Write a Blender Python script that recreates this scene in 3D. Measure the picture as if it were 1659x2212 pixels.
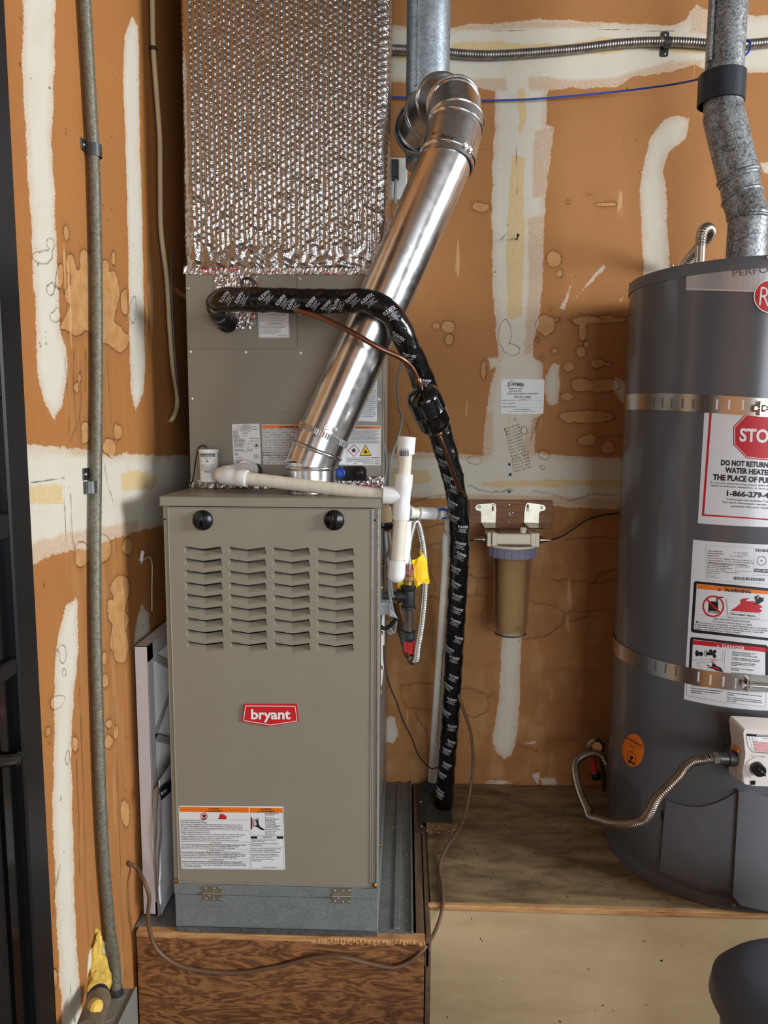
import bpy, bmesh, math, random
import numpy as np
from mathutils import Vector, Matrix
for _o in list(bpy.data.objects): bpy.data.objects.remove(_o)
random.seed(4); RNG = np.random.default_rng(7)
SC = bpy.context.scene
COL = SC.collection
# ------------------------------------------------------------------ camera
CAM = np.array([.4947, -1.4466, 1.0991]); FPX = 1556.7
PITCH, YAW, ROLL = .1183, -.0298, .0069
_cp, _sp, _cy, _sy = math.cos(PITCH), math.sin(PITCH), math.cos(YAW), math.sin(YAW)
FWD = np.array([_sy*_cp, _cy*_cp, -_sp]); _r = np.array([_cy, -_sy, 0.]); _u = np.cross(_r, FWD)
RIGHT = math.cos(ROLL)*_r + math.sin(ROLL)*_u; UP = -math.sin(ROLL)*_r + math.cos(ROLL)*_u
cam = bpy.data.cameras.new('camera'); camo = bpy.data.objects.new('camera', cam); COL.objects.link(camo)
cam.sensor_fit = 'VERTICAL'; cam.sensor_height = 36; cam.sensor_width = 27; cam.lens = FPX*36/2212; cam.clip_start = .02
camo.matrix_world = Matrix([[RIGHT[0], UP[0], -FWD[0], CAM[0]], [RIGHT[1], UP[1], -FWD[1], CAM[1]],
                            [RIGHT[2], UP[2], -FWD[2], CAM[2]], [0, 0, 0, 1]])
SC.camera = camo
# ------------------------------------------------------------------ world, lights, exposure
w = bpy.data.worlds.new('world'); SC.world = w; w.use_nodes = True
_bg = w.node_tree.nodes['Background']; _bg.inputs[0].default_value = (.62, .78, 1, 1); _bg.inputs[1].default_value = 1.2
def area(name, loc, target, sx, sy, power, col):
    l = bpy.data.lights.new(name, 'AREA'); l.shape = 'RECTANGLE'; l.size = sx; l.size_y = sy; l.energy = power; l.color = col
    o = bpy.data.objects.new(name, l); COL.objects.link(o); o.location = loc
    o.rotation_euler = (Vector(target)-Vector(loc)).to_track_quat('-Z', 'Y').to_euler()
    return o
area('window_right_offscreen', (5.55, -1.75, 1.86), (0, -1.75, 1.86), 1.7, 1.15, 300, (.93, .97, 1))
area('garage_door_opening_offscreen', (2.35, -5.02, 1.15), (2.35, 0, 1.15), 2.6, 1.7, 98, (.93, .97, 1))
vs = SC.view_settings; vs.view_transform = 'Standard'; vs.look = 'None'; vs.gamma = 1; vs.use_curve_mapping = False
vs.exposure = 0.02
# ------------------------------------------------------------------ pixel -> place
def rays(px, py):
    px = np.asarray(px, float); py = np.asarray(py, float)
    return FWD + np.multiply.outer((px-829.5)/FPX, RIGHT) - np.multiply.outer((py-1106)/FPX, UP)
def at(px, py, X=None, Y=None, Z=None):
    d = rays(px, py)
    k, v = (0, X) if X is not None else (1, Y) if Y is not None else (2, Z)
    t = (np.asarray(v)-CAM[k])/d[..., k]
    return CAM + d*t[..., None]
WHX, WHY, WHR, WHH = 1.3056, .3703, .262, 1.457
class Plane:
    def __init__(s, X=None, Y=None, Z=None, n=(0, -1, 0)): s.k = dict(X=X, Y=Y, Z=Z); s.n = np.array(n, float)
    def __call__(s, px, py):
        p = at(px, py, **s.k); return p, np.broadcast_to(s.n, p.shape)
class Cyl:
    def __init__(s, cx, cy, r): s.c = (cx, cy); s.r = r
    def __call__(s, px, py):
        d = rays(px, py); ox, oy = CAM[0]-s.c[0], CAM[1]-s.c[1]
        a = d[..., 0]**2+d[..., 1]**2; b = ox*d[..., 0]+oy*d[..., 1]; c = ox*ox+oy*oy-s.r**2
        t = (-b-np.sqrt(np.maximum(b*b-a*c, 0)))/a
        p = CAM+d*t[..., None]; n = np.stack([(p[..., 0]-s.c[0])/s.r, (p[..., 1]-s.c[1])/s.r, 0*t], -1)
        return p, n
# ------------------------------------------------------------------ materials
def lin(c):
    return tuple((x/255/12.92 if x/255 <= .04045 else ((x/255+.055)/1.055)**2.4) for x in c)+(1,)
MATS = {}
def mat(name, col, rough=.5, metal=0., var=.07, vs=30., bump=0., bs=300., stretch=(1, 1, 1), trans=0., ior=1.45, spec=.5, alpha=1., coat=0., emit=None):
    if name in MATS: return MATS[name]
    m = bpy.data.materials.new(name); m.use_nodes = True; nt = m.node_tree; N, L = nt.nodes, nt.links; b = N['Principled BSDF']
    tc = N.new('ShaderNodeTexCoord'); mp = N.new('ShaderNodeMapping'); mp.inputs['Scale'].default_value = stretch
    L.new(tc.outputs['Object'], mp.inputs[0])
    nz = N.new('ShaderNodeTexNoise'); nz.inputs['Scale'].default_value = vs; nz.inputs['Detail'].default_value = 5; L.new(mp.outputs[0], nz.inputs[0])
    cr = N.new('ShaderNodeValToRGB'); c = lin(col)
    cr.color_ramp.elements[0].position = .3; cr.color_ramp.elements[1].position = .7
    cr.color_ramp.elements[0].color = tuple(max(0, x*(1-var)) for x in c[:3])+(1,)
    cr.color_ramp.elements[1].color = tuple(min(1, x*(1+var)) for x in c[:3])+(1,)
    L.new(nz.outputs[0], cr.inputs[0]); L.new(cr.outputs[0], b.inputs['Base Color'])
    b.inputs['Roughness'].default_value = rough; b.inputs['Metallic'].default_value = metal
    b.inputs['Specular IOR Level'].default_value = spec; b.inputs['IOR'].default_value = ior
    b.inputs['Transmission Weight'].default_value = trans; b.inputs['Coat Weight'].default_value = coat
    if bump:
        n2 = N.new('ShaderNodeTexNoise'); n2.inputs['Scale'].default_value = bs; n2.inputs['Detail'].default_value = 3; L.new(mp.outputs[0], n2.inputs[0])
        bp = N.new('ShaderNodeBump'); bp.inputs['Strength'].default_value = bump; bp.inputs['Distance'].default_value = .002
        L.new(n2.outputs[0], bp.inputs['Height']); L.new(bp.outputs[0], b.inputs['Normal'])
    MATS[name] = m; return m
def spangle(name, c0, c1, rough=.4, scale=140, metal=1., r2=None):
    m = bpy.data.materials.new(name); m.use_nodes = True; nt = m.node_tree; N, L = nt.nodes, nt.links; b = N['Principled BSDF']
    tc = N.new('ShaderNodeTexCoord'); v = N.new('ShaderNodeTexVoronoi'); v.inputs['Scale'].default_value = scale
    nz = N.new('ShaderNodeTexNoise'); nz.inputs['Scale'].default_value = scale/9; nz.inputs['Detail'].default_value = 6
    L.new(tc.outputs['Object'], v.inputs['Vector']); L.new(tc.outputs['Object'], nz.inputs['Vector'])
    sx = N.new('ShaderNodeSeparateXYZ'); L.new(v.outputs['Color'], sx.inputs[0])
    mx = N.new('ShaderNodeMath'); mx.operation = 'MULTIPLY_ADD'; mx.inputs[1].default_value = .4; L.new(sx.outputs[0], mx.inputs[0])
    m2 = N.new('ShaderNodeMath'); m2.operation = 'MULTIPLY'; m2.inputs[1].default_value = .62; L.new(nz.outputs[0], m2.inputs[0]); L.new(m2.outputs[0], mx.inputs[2])
    cr = N.new('ShaderNodeValToRGB'); cr.color_ramp.elements[0].color = lin(c0); cr.color_ramp.elements[1].color = lin(c1)
    cr.color_ramp.elements[0].position = .25; cr.color_ramp.elements[1].position = .75
    L.new(mx.outputs[0], cr.inputs[0]); L.new(cr.outputs[0], b.inputs['Base Color'])
    b.inputs['Metallic'].default_value = metal; b.inputs['Roughness'].default_value = rough
    if r2 is not None:
        mr = N.new('ShaderNodeMapRange'); mr.inputs[3].default_value = rough; mr.inputs[4].default_value = r2; L.new(mx.outputs[0], mr.inputs[0]); L.new(mr.outputs[0], b.inputs['Roughness'])
    MATS[name] = m; return m
def ramped(name, stops, scale=8., detail=6., stretch=(1, 1, 1), rough=.7, distort=0., specks=None, bump=.1, wood=False):
    m = bpy.data.materials.new(name); m.use_nodes = True; nt = m.node_tree; N, L = nt.nodes, nt.links; b = N['Principled BSDF']
    tc = N.new('ShaderNodeTexCoord'); mp = N.new('ShaderNodeMapping'); mp.inputs['Scale'].default_value = stretch; L.new(tc.outputs['Object'], mp.inputs[0])
    nz = N.new('ShaderNodeTexNoise'); nz.inputs['Scale'].default_value = scale; nz.inputs['Detail'].default_value = detail; nz.inputs['Distortion'].default_value = distort
    nz.inputs['Roughness'].default_value = .62; L.new(mp.outputs[0], nz.inputs[0])
    src = nz.outputs[0]
    if wood:      # rotary-cut grain: contour lines of a stretched noise plus fine pores
        mu = N.new('ShaderNodeMath'); mu.operation = 'MULTIPLY'; mu.inputs[1].default_value = wood; L.new(nz.outputs[0], mu.inputs[0])
        fr = N.new('ShaderNodeMath'); fr.operation = 'PINGPONG'; fr.inputs[1].default_value = 1; L.new(mu.outputs[0], fr.inputs[0])
        mp2 = N.new('ShaderNodeMapping'); mp2.inputs['Scale'].default_value = (stretch[0]*9, stretch[1]*9, stretch[2]*26); L.new(tc.outputs['Object'], mp2.inputs[0])
        n3 = N.new('ShaderNodeTexNoise'); n3.inputs['Scale'].default_value = scale; n3.inputs['Detail'].default_value = 4; L.new(mp2.outputs[0], n3.inputs[0])
        ad = N.new('ShaderNodeMix'); ad.inputs[0].default_value = .5; L.new(fr.outputs[0], ad.inputs[2]); L.new(n3.outputs[0], ad.inputs[3]); src = ad.outputs[0]
    cr = N.new('ShaderNodeValToRGB'); e = cr.color_ramp.elements
    while len(e) < len(stops): e.new(.5)
    for i, (p, c) in enumerate(stops): e[i].position = p; e[i].color = lin(c)
    L.new(src, cr.inputs[0]); out = cr.outputs[0]
    if specks:
        sc, th, colr = specks
        n4 = N.new('ShaderNodeTexNoise'); n4.inputs['Scale'].default_value = sc; n4.inputs['Detail'].default_value = 2; L.new(tc.outputs['Object'], n4.inputs[0])
        gt = N.new('ShaderNodeMapRange'); gt.inputs[1].default_value = th; gt.inputs[2].default_value = th+.03; L.new(n4.outputs[0], gt.inputs[0])
        mx = N.new('ShaderNodeMix'); mx.data_type = 'RGBA'; L.new(gt.outputs[0], mx.inputs[0]); L.new(out, mx.inputs[6]); mx.inputs[7].default_value = lin(colr); out = mx.outputs[2]
    L.new(out, b.inputs['Base Color']); b.inputs['Roughness'].default_value = rough
    if bump:
        bp = N.new('ShaderNodeBump'); bp.inputs['Strength'].default_value = bump; bp.inputs['Distance'].default_value = .002; L.new(src, bp.inputs['Height']); L.new(bp.outputs[0], b.inputs['Normal'])
    MATS[name] = m; return m
# ------------------------------------------------------------------ mesh builder
class MB:
    def __init__(s): s.v = []; s.f = []; s.n = 0
    def raw(s, v, f):
        v = np.asarray(v, float).reshape(-1, 3); s.v.append(v); k = s.n
        s.f.extend([tuple(int(i)+k for i in q) for q in f]); s.n += len(v); return s
    def box(s, x0, x1, y0, y1, z0, z1, bev=0., seg=1):
        x0, x1 = min(x0, x1), max(x0, x1); y0, y1 = min(y0, y1), max(y0, y1); z0, z1 = min(z0, z1), max(z0, z1)
        bm = bmesh.new(); bmesh.ops.create_cube(bm, size=1)
        for q in bm.verts: q.co = Vector(((x0+x1)/2+q.co.x*(x1-x0), (y0+y1)/2+q.co.y*(y1-y0), (z0+z1)/2+q.co.z*(z1-z0)))
        if bev: bmesh.ops.bevel(bm, geom=list(bm.edges), offset=bev, segments=seg, affect='EDGES', profile=.5)
        return s.bm(bm)
    def bm(s, bm):
        bm.verts.index_update(); s.raw([q.co[:] for q in bm.verts], [[q.index for q in f.verts] for f in bm.faces]); bm.free(); return s
    def obox(s, c, ax, ay, az, hx, hy, hz, bev=0., seg=2):
        b = MB().box(-hx, hx, -hy, hy, -hz, hz, bev, seg); v = np.concatenate(b.v)
        R = np.array([unit(ax), unit(ay), unit(az)]); return s.raw(v@R+np.array(c, float), b.f)
    def prism(s, pts, d):                      # closed polygon (3d) swept by vector d
        p = np.asarray(pts, float); n = len(p); q = p+np.array(d, float)
        f = [tuple(range(n)), tuple(range(2*n-1, n-1, -1))]+[(i, i+n, (i+1) % n+n, (i+1) % n) for i in range(n)]
        return s.raw(np.vstack([p, q]), f)
    def tube(s, path, r, n=16, caps=True, smooth=0, closed=False, inner=None):
        P, Rr = spath(path, r, smooth); T, A, B = frames(P)
        a = np.linspace(0, 2*np.pi, n, endpoint=False)
        V = P[:, None]+Rr[:, None, None]*(np.cos(a)[None, :, None]*A[:, None]+np.sin(a)[None, :, None]*B[:, None])
        m = len(P); f = [(i*n+j, i*n+(j+1) % n, (i+1)*n+(j+1) % n, (i+1)*n+j) for i in range(m-1) for j in range(n)]
        if caps: f += [tuple(range(n-1, -1, -1)), tuple(range((m-1)*n, m*n))]
        return s.raw(V.reshape(-1, 3), f)
    def lathe(s, o, ax, prof, n=32, caps=True, a0=0., a1=None):
        ax = unit(ax); t = np.array([1., 0, 0]) if abs(ax[0]) < .9 else np.array([0, 1., 0]); A = unit(np.cross(ax, t)); B = np.cross(ax, A)
        a = np.linspace(0, 2*np.pi, n, endpoint=False)
        V = np.array([[np.array(o)+ax*h+r*(math.cos(q)*A+math.sin(q)*B) for q in a] for h, r in prof]); m = len(prof)
        f = [(i*n+j, i*n+(j+1) % n, (i+1)*n+(j+1) % n, (i+1)*n+j) for i in range(m-1) for j in range(n)]
        if caps: f += [tuple(range(n-1, -1, -1)), tuple(range((m-1)*n, m*n))]
        return s.raw(V.reshape(-1, 3), f)
    def grid(s, V):                              # V (m,n,3)
        m, n = V.shape[:2]; i = np.arange(m*n).reshape(m, n)
        f = np.stack([i[:-1, :-1], i[:-1, 1:], i[1:, 1:], i[1:, :-1]], -1).reshape(-1, 4)
        return s.raw(V.reshape(-1, 3), f.tolist())
    def hexbolt(s, c, ax, r=.005, h=.004):
        s.lathe(c, ax, [(0, r*1.35), (h*.3, r*1.3), (h*.3, r), (h*.9, r), (h, r*.7)], 6 if r > .003 else 6); return s
    def screw(s, c, ax, r=.004, h=.002): return s.lathe(c, ax, [(0, r), (h*.6, r*.9), (h, r*.45)], 10)
    def build(s, name, m, parent=None, smooth=False, label=None, cat=None, group=None, kind=None, sharp=40):
        me = bpy.data.meshes.new(name); v = np.concatenate(s.v) if s.v else np.zeros((0, 3))
        me.from_pydata(v.tolist(), [], s.f); me.validate(clean_customdata=False)
        bm = bmesh.new(); bm.from_mesh(me); bmesh.ops.recalc_face_normals(bm, faces=bm.faces) if len(bm.faces) < 60000 else None; bm.to_mesh(me); bm.free()
        if smooth:
            me.polygons.foreach_set('use_smooth', [True]*len(me.polygons)); me.set_sharp_from_angle(angle=math.radians(sharp))
        me.materials.append(m if not isinstance(m, str) else MATS[m])
        o = bpy.data.objects.new(name, me); COL.objects.link(o)
        if parent is not None:
            o.parent = parent; o.matrix_parent_inverse = Matrix.Translation(-worldloc(parent))
        return tag(o, label, cat, group, kind)
def worldloc(o):
    l = Vector(o.location)
    p = o.parent
    if p is not None: l = worldloc(p)+Vector(o.matrix_parent_inverse.translation)+l
    return l
def tag(o, label=None, cat=None, group=None, kind=None):
    for k, v in (('label', label), ('category', cat), ('group', group), ('kind', kind)):
        if v: o[k] = v
    return o
def thing(name, loc, label, cat, group=None):
    o = bpy.data.objects.new(name, None); COL.objects.link(o); o.location = loc; o.empty_display_size = .05
    return tag(o, label, cat, group)
def unit(v): v = np.array(v, float); return v/max(np.linalg.norm(v), 1e-12)
def spath(path, r, smooth):
    P = np.array(path, float); Rr = np.broadcast_to(np.asarray(r, float), (len(P),)).copy()
    if not smooth: return P, Rr
    seg = np.r_[0, np.cumsum(np.linalg.norm(np.diff(P, axis=0), axis=1)**.5)]   # centripetal
    out = []; ro = []; Q = np.vstack([2*P[0]-P[1], P, 2*P[-1]-P[-2]]); t = np.r_[seg[0]-(seg[1]-seg[0]), seg, seg[-1]+(seg[-1]-seg[-2])]
    for i in range(1, len(P)):
        p0, p1, p2, p3 = Q[i-1:i+3]; t0, t1, t2, t3 = t[i-1:i+3]
        for k in range(smooth):
            u = t1+(t2-t1)*k/smooth
            A1 = (t1-u)/(t1-t0)*p0+(u-t0)/(t1-t0)*p1; A2 = (t2-u)/(t2-t1)*p1+(u-t1)/(t2-t1)*p2; A3 = (t3-u)/(t3-t2)*p2+(u-t2)/(t3-t2)*p3
            B1 = (t2-u)/(t2-t0)*A1+(u-t0)/(t2-t0)*A2; B2 = (t3-u)/(t3-t1)*A2+(u-t1)/(t3-t1)*A3
            out.append((t2-u)/(t2-t1)*B1+(u-t1)/(t2-t1)*B2); ro.append(Rr[i-1]+(Rr[i]-Rr[i-1])*k/smooth)
    out.append(P[-1]); ro.append(Rr[-1]); return np.array(out), np.array(ro)
def frames(P):
    d = np.diff(P, axis=0); d /= np.maximum(np.linalg.norm(d, axis=1, keepdims=True), 1e-9)
    T = np.vstack([d[:1], d[:-1]+d[1:], d[-1:]]); T /= np.maximum(np.linalg.norm(T, axis=1, keepdims=True), 1e-9)
    t = np.array([0., 0, 1]) if abs(T[0][2]) < .9 else np.array([1., 0, 0]); a = unit(np.cross(T[0], t)); A = []
    for k in T:
        a = unit(a-k*np.dot(a, k)); A.append(a)
    A = np.array(A); return T, A, np.cross(T, A)
def resample(P, step):
    L = np.r_[0, np.cumsum(np.linalg.norm(np.diff(P, axis=0), axis=1))]; s = np.arange(0, L[-1], step)
    return np.stack([np.interp(s, L, P[:, k]) for k in range(3)], 1), s
def corrugated(path, r, pitch, amp, n=14, smooth=12):
    P, _ = spath(path, r, smooth); Q, s = resample(P, pitch/4)
    return MB().tube(Q, r+amp*np.sin(2*np.pi*s/pitch), n)
class TubeS:
    def __init__(s, a, b, r): s.a, s.d, s.r = np.array(a), unit(np.array(b)-np.array(a)), r
    def __call__(s, px, py):
        d = rays(px, py); o = CAM-s.a; dd = d-np.multiply.outer(d@s.d, s.d); oo = o-s.d*(o@s.d)
        A = (dd*dd).sum(-1); B = (dd*oo).sum(-1); Cq = oo@oo-s.r**2; t = (-B-np.sqrt(np.maximum(B*B-A*Cq, 0)))/A
        p = CAM+d*t[..., None]; n = p-s.a; n = n-np.multiply.outer(n@s.d, s.d); return p, n/np.linalg.norm(n, axis=-1, keepdims=True)
def each(parent, name, m, cs, fn, smooth=False):      # one small part per place
    return [fn(MB(), c).build(name, m, parent, smooth=smooth) for c in cs]
def pts(lst, Y=None): return [at(*(q[:2]), Y=q[2] if len(q) > 2 else Y) for q in lst]
# ------------------------------------------------------------------ flat print: labels and lettering drawn in photo pixels on a real surface
_TX = {}
def glyphs(s, bold=0.):
    k = (s, bold)
    if k not in _TX:
        cu = bpy.data.curves.new('lettering', 'FONT'); cu.body = s; cu.size = 1; cu.resolution_u = 4 if len(s) < 8 else 2; cu.offset = bold; cu.fill_mode = 'FRONT'
        o = bpy.data.objects.new('lettering', cu); COL.objects.link(o); dg = bpy.context.evaluated_depsgraph_get()
        me = bpy.data.meshes.new_from_object(o.evaluated_get(dg)); v = np.array([q.co[:2] for q in me.vertices]).reshape(-1, 2); f = [tuple(p.vertices) for p in me.polygons]
        bpy.data.objects.remove(o); bpy.data.curves.remove(cu); bpy.data.meshes.remove(me); _TX[k] = (v, f)
    return _TX[k]
class Decal:
    def __init__(s, surf, zx=0., zy=0., zs=1., lift=.0004): s.S = surf; s.z = (zx, zy, zs); s.lift = lift; s.layers = {}; s.base = None
    def to(s, q, h):
        q = np.asarray(q, float); p, n = s.S(s.z[0]+q[:, 0]/s.z[2], s.z[1]+q[:, 1]/s.z[2]); return p+n*h
    def L(s, m): return s.layers.setdefault(m, MB())
    def sheet(s, corners, m, n=1, rc=0., thick=.0003, mid=None):     # label stock: four corners TL TR BR BL
        c = np.array(corners, float); b = MB()
        if n == 1:
            q = rounded(c, rc); p = s.to(q, s.lift)
            if isinstance(s.S, Cyl): b.raw(*s.ngon(q, s.lift))
            else: b.prism(p, s.to(q[:1], 0)[0]-p[0])
        elif mid is not None:                       # level rectangle round a tank, mirrored about the column under pixel mid
            p, _ = s.S(*[s.z[k]+c[[0, 3], k]/s.z[2] for k in (0, 1)]); pm, _ = s.S(mid, 1100.); a = np.arctan2(p[:, 1]-s.S.c[1], p[:, 0]-s.S.c[0]).mean(); am = math.atan2(pm[1]-s.S.c[1], pm[0]-s.S.c[0])
            th = np.linspace(a, 2*am-a, n+1); r = s.S.r+s.lift
            b.grid(np.array([[(s.S.c[0]+r*math.cos(t), s.S.c[1]+r*math.sin(t), z) for t in th] for z in np.linspace(p[0, 2], p[1, 2], 5)]))
        else:
            u = np.linspace(0, 1, n+1); v = np.linspace(0, 1, 5)
            g = np.array([[(c[0]*(1-a)+c[1]*a)*(1-e)+(c[3]*(1-a)+c[2]*a)*e for a in u] for e in v])
            b.grid(s.to(g.reshape(-1, 2), s.lift).reshape(5, n+1, 3))
        s.base = (b, m); return s
    def quad(s, m, x0, y0, x1, y1, h=.00025, n=1, sk=0.): # sk: y shift across the width
        u = np.linspace(0, 1, n+1); g = np.array([[(x0+(x1-x0)*a, y+sk*a) for a in u] for y in (y0, y1)])
        s.L(m).grid(s.to(g.reshape(-1, 2), s.lift+h).reshape(2, n+1, 3)); return s
    def ngon(s, q, h):                              # polygon in zoom pixels, sliced so that it follows a curved surface
        q = np.asarray(q, float)
        if not isinstance(s.S, (Cyl, TubeS)): return s.to(q, h), [tuple(range(len(q)))]
        bm = bmesh.new(); bm.faces.new([bm.verts.new((x, y, 0)) for x, y in q]); stp = max((q[:, 0].max()-q[:, 0].min())/60, 9*s.z[2])
        x = q[:, 0].min()+stp
        while x < q[:, 0].max():
            bmesh.ops.bisect_plane(bm, geom=list(bm.verts)+list(bm.edges)+list(bm.faces), plane_co=(x, 0, 0), plane_no=(1, 0, 0)); x += stp
        bmesh.ops.triangulate(bm, faces=list(bm.faces)); bm.verts.index_update()
        v = np.array([k.co[:2] for k in bm.verts]); f = [tuple(k.index for k in g.verts) for g in bm.faces]; bm.free(); return s.to(v, h), f
    def poly(s, m, p, h=.0003): s.L(m).raw(*s.ngon(p, s.lift+h)); return s
    def line(s, m, x0, y0, x1, y1, w, h=.00035):
        d = unit([x1-x0, y1-y0]); nn = np.array([-d[1], d[0]])*w/2; a = np.array([x0, y0]); b = np.array([x1, y1])
        k = 6; q = [a+(b-a)*i/k+nn for i in range(k+1)]+[a+(b-a)*i/k-nn for i in range(k+1)]
        p = s.to(q, s.lift+h); s.L(m).raw(p, [(i, i+1, i+k+2, i+k+1) for i in range(k)]); return s
    def frame(s, m, x0, y0, x1, y1, w, sk=0.):
        s.line(m, x0, y0, x1, y0+sk, w); s.line(m, x0, y1, x1, y1+sk, w); s.line(m, x0, y0, x0, y1, w); s.line(m, x1, y0+sk, x1, y1+sk, w); return s
    def disc(s, m, x, y, r, r0=0., h=.0003, n=24, ry=None):
        a = np.linspace(0, 2*np.pi, n, endpoint=False); c = np.c_[np.cos(a), np.sin(a)*(ry or r)/r]; ctr = np.array([x, y])
        if r0: p = s.to(np.vstack([ctr+c*r, ctr+c*r0]), s.lift+h); s.L(m).raw(p, [(i, (i+1) % n, (i+1) % n+n, i+n) for i in range(n)])
        else: s.L(m).raw(*s.ngon(ctr+c*r, s.lift+h))
        return s
    def text(s, m, t, x0, y0, x1, y1=None, cap=20., bold=.0, h=.0005):
        if y1 is None: y1 = y0
        v, f = glyphs(t, bold)
        if not len(v): return s
        a = np.array([x0, y0], float); d = np.array([x1-x0, y1-y0], float); Ld = np.linalg.norm(d); d /= Ld; up = np.array([d[1], -d[0]])
        xm, xM = v[:, 0].min(), v[:, 0].max(); q = a+np.outer((v[:, 0]-xm)*Ld/(xM-xm), d)+np.outer(v[:, 1]*cap/.72, up)
        s.L(m).raw(s.to(q, s.lift+h), f); return s
    def lines(s, m, rows, x0, y0, dy, cap, cw, slope=0., bold=.0):     # rows of running text, cw = width of a letter
        for i, t in enumerate(rows):
            if t: wd = len(t)*cw; s.text(m, t, x0, y0+i*dy, x0+wd, y0+i*dy+slope*wd, cap, bold)
        return s
    def bars(s, m, x0, y0, x1, y1, seed=1, sk=0., n=26):
        r = random.Random(seed); x = x0; stp = (x1-x0)/n
        while x < x1-stp:
            wdt = stp*r.choice([.35, .5, .8]); k = sk*(x-x0)/(x1-x0); s.quad(m, x, y0+k, x+wdt, y1+k); x += wdt+stp*r.choice([.3, .45, .6])
        return s
    def build(s, name, parent=None, label=None, cat=None, group=None):
        b, m = s.base; o = b.build(name, m, parent, label=label, cat=cat, group=group)
        nm = {'ink_black': 'lettering', 'ink_white': 'white_lettering', 'ink_red': 'red_print', 'ink_orange': 'orange_band', 'ink_grey': 'grey_print', 'ink_yellow': 'yellow_print', 'ink_blue': 'blue_print', 'ink_pink': 'pink_print'}
        for k, v in s.layers.items(): v.build(nm.get(k, 'print'), k, o, kind='stuff' if len(v.v) > 1 else None)
        return o
    def ink(s, parent, name='lettering'):
        for k, v in s.layers.items(): v.build(name, k, parent, kind='stuff' if len(v.v) > 1 else None)
def rounded(c, r, n=4):
    if not r: return np.asarray(c, float)
    c = np.asarray(c, float); out = []
    for i in range(len(c)):
        p, a, b = c[i], unit(c[i-1]-c[i]), unit(c[(i+1) % len(c)]-c[i])
        for k in range(n+1):
            t = k/n; out.append(p+a*r*(1-t)**2+b*r*t**2)
    return np.array(out)
for _n, _c in (('ink_black', (24, 24, 26)), ('ink_white', (236, 236, 236)), ('ink_red', (196, 30, 42)), ('ink_orange', (236, 120, 28)), ('ink_grey', (104, 104, 106)),
               ('ink_yellow', (244, 200, 20)), ('ink_blue', (24, 80, 190)), ('ink_pink', (205, 120, 125))): mat(_n, _c, .45, var=.03)
mat('label_white', (228, 228, 228), .4, var=.02); mat('label_gloss', (226, 228, 232), .18, var=.02)
# ================================================================== materials
mat('furnace_paint', (141, 134, 118), .42, var=.03, vs=9, bump=.03, bs=900)
mat('furnace_dark', (42, 40, 37), .6); mat('coil_paint', (141, 135, 122), .38, .25, var=.03, vs=6, bump=.02, bs=800)
spangle('galvanised', (150, 156, 160), (196, 200, 202), .34, 170)
spangle('galvanised_blue', (126, 132, 133), (146, 152, 152), .38, 240, .35)
spangle('flue_steel', (205, 205, 204), (226, 226, 226), .2, 60, r2=.28)
spangle('old_vent', (84, 88, 92), (176, 180, 182), .5, 260, .75)
spangle('bvent', (118, 126, 132), (158, 166, 171), .48, 230, .8)
spangle('sheet_grey', (112, 115, 112), (138, 140, 136), .5, 220, .3)
mat('foil', (182, 179, 176), .14, 1., var=.05, vs=40, bump=.55, bs=300)
mat('foil_tape', (196, 190, 186), .2, 1., var=.05, vs=60, bump=.6, bs=330)
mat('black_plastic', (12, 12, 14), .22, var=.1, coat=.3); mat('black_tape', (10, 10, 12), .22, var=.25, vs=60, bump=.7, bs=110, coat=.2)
mat('black_paint', (10, 10, 11), .12, var=.1, coat=.6); mat('gate_black', (16, 16, 18), .35, var=.15, vs=20); mat('gate_gloss', (8, 8, 9), .12, var=.1)
mat('pvc_white', (232, 232, 228), .3, var=.02); mat('pvc_old', (222, 215, 196), .35, var=.06, vs=25, stretch=(4, 1, 1))
mat('pvc_cream', (236, 230, 212), .35, var=.04, vs=12)
mat('iron', (54, 54, 54), .45, .7, var=.2, vs=120, bump=.2, bs=500); mat('iron_pipe', (84, 72, 66), .4, .8, var=.35, vs=30)
mat('stainless', (196, 190, 178), .34, 1., var=.05); mat('stainless_dull', (150, 136, 122), .34, 1., var=.1)
mat('brass', (196, 156, 96), .3, 1., var=.08); mat('copper', (140, 98, 78), .34, 1., var=.2, vs=20); mat('copper_pink', (196, 140, 120), .28, 1.)
mat('steel_zinc', (180, 174, 156), .35, .85, var=.08, vs=60); mat('screw_steel', (190, 190, 186), .3, 1.)
mat('tag_yellow', (246, 206, 12), .5, var=.03); mat('valve_red', (190, 40, 42), .4)
mat('cable_brown', (104, 78, 58), .5, var=.08); mat('wire_dark', (52, 42, 36), .5); mat('cable_cream', (200, 178, 138), .5, var=.08, vs=18)
mat('wire_grey', (128, 128, 126), .5); mat('wire_black', (20, 20, 21), .4); mat('wire_blue', (28, 70, 170), .4); mat('box_grey', (140, 142, 142), .45)
mat('conduit', (120, 116, 102), .5, .55, var=.3, vs=160); mat('conduit_bright', (142, 138, 132), .36, .85, var=.35, vs=60)
mat('clamp_grey', (92, 94, 94), .4, .8, var=.15)
mat('tank_grey', (102, 102, 106), .2, .15, var=.03, vs=5); mat('tank_dark', (102, 102, 106), .42, .1, var=.05); mat('plate_silver', (190, 190, 192), .35, .5, var=.03)
mat('tank_lid', (102, 103, 108), .4, .15, var=.03)
mat('strap_metal', (196, 192, 186), .24, 1., var=.06, vs=25); mat('valve_white', (214, 206, 200), .35, var=.03)
mat('collar_dark', (56, 60, 66), .42, .6, var=.2, vs=20); mat('draft_hood', (128, 132, 134), .4, .7, var=.1)
mat('filter_cap', (240, 230, 206), .45, var=.03); mat('filter_dust', (146, 136, 116), .9, var=.2, vs=120)
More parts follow.
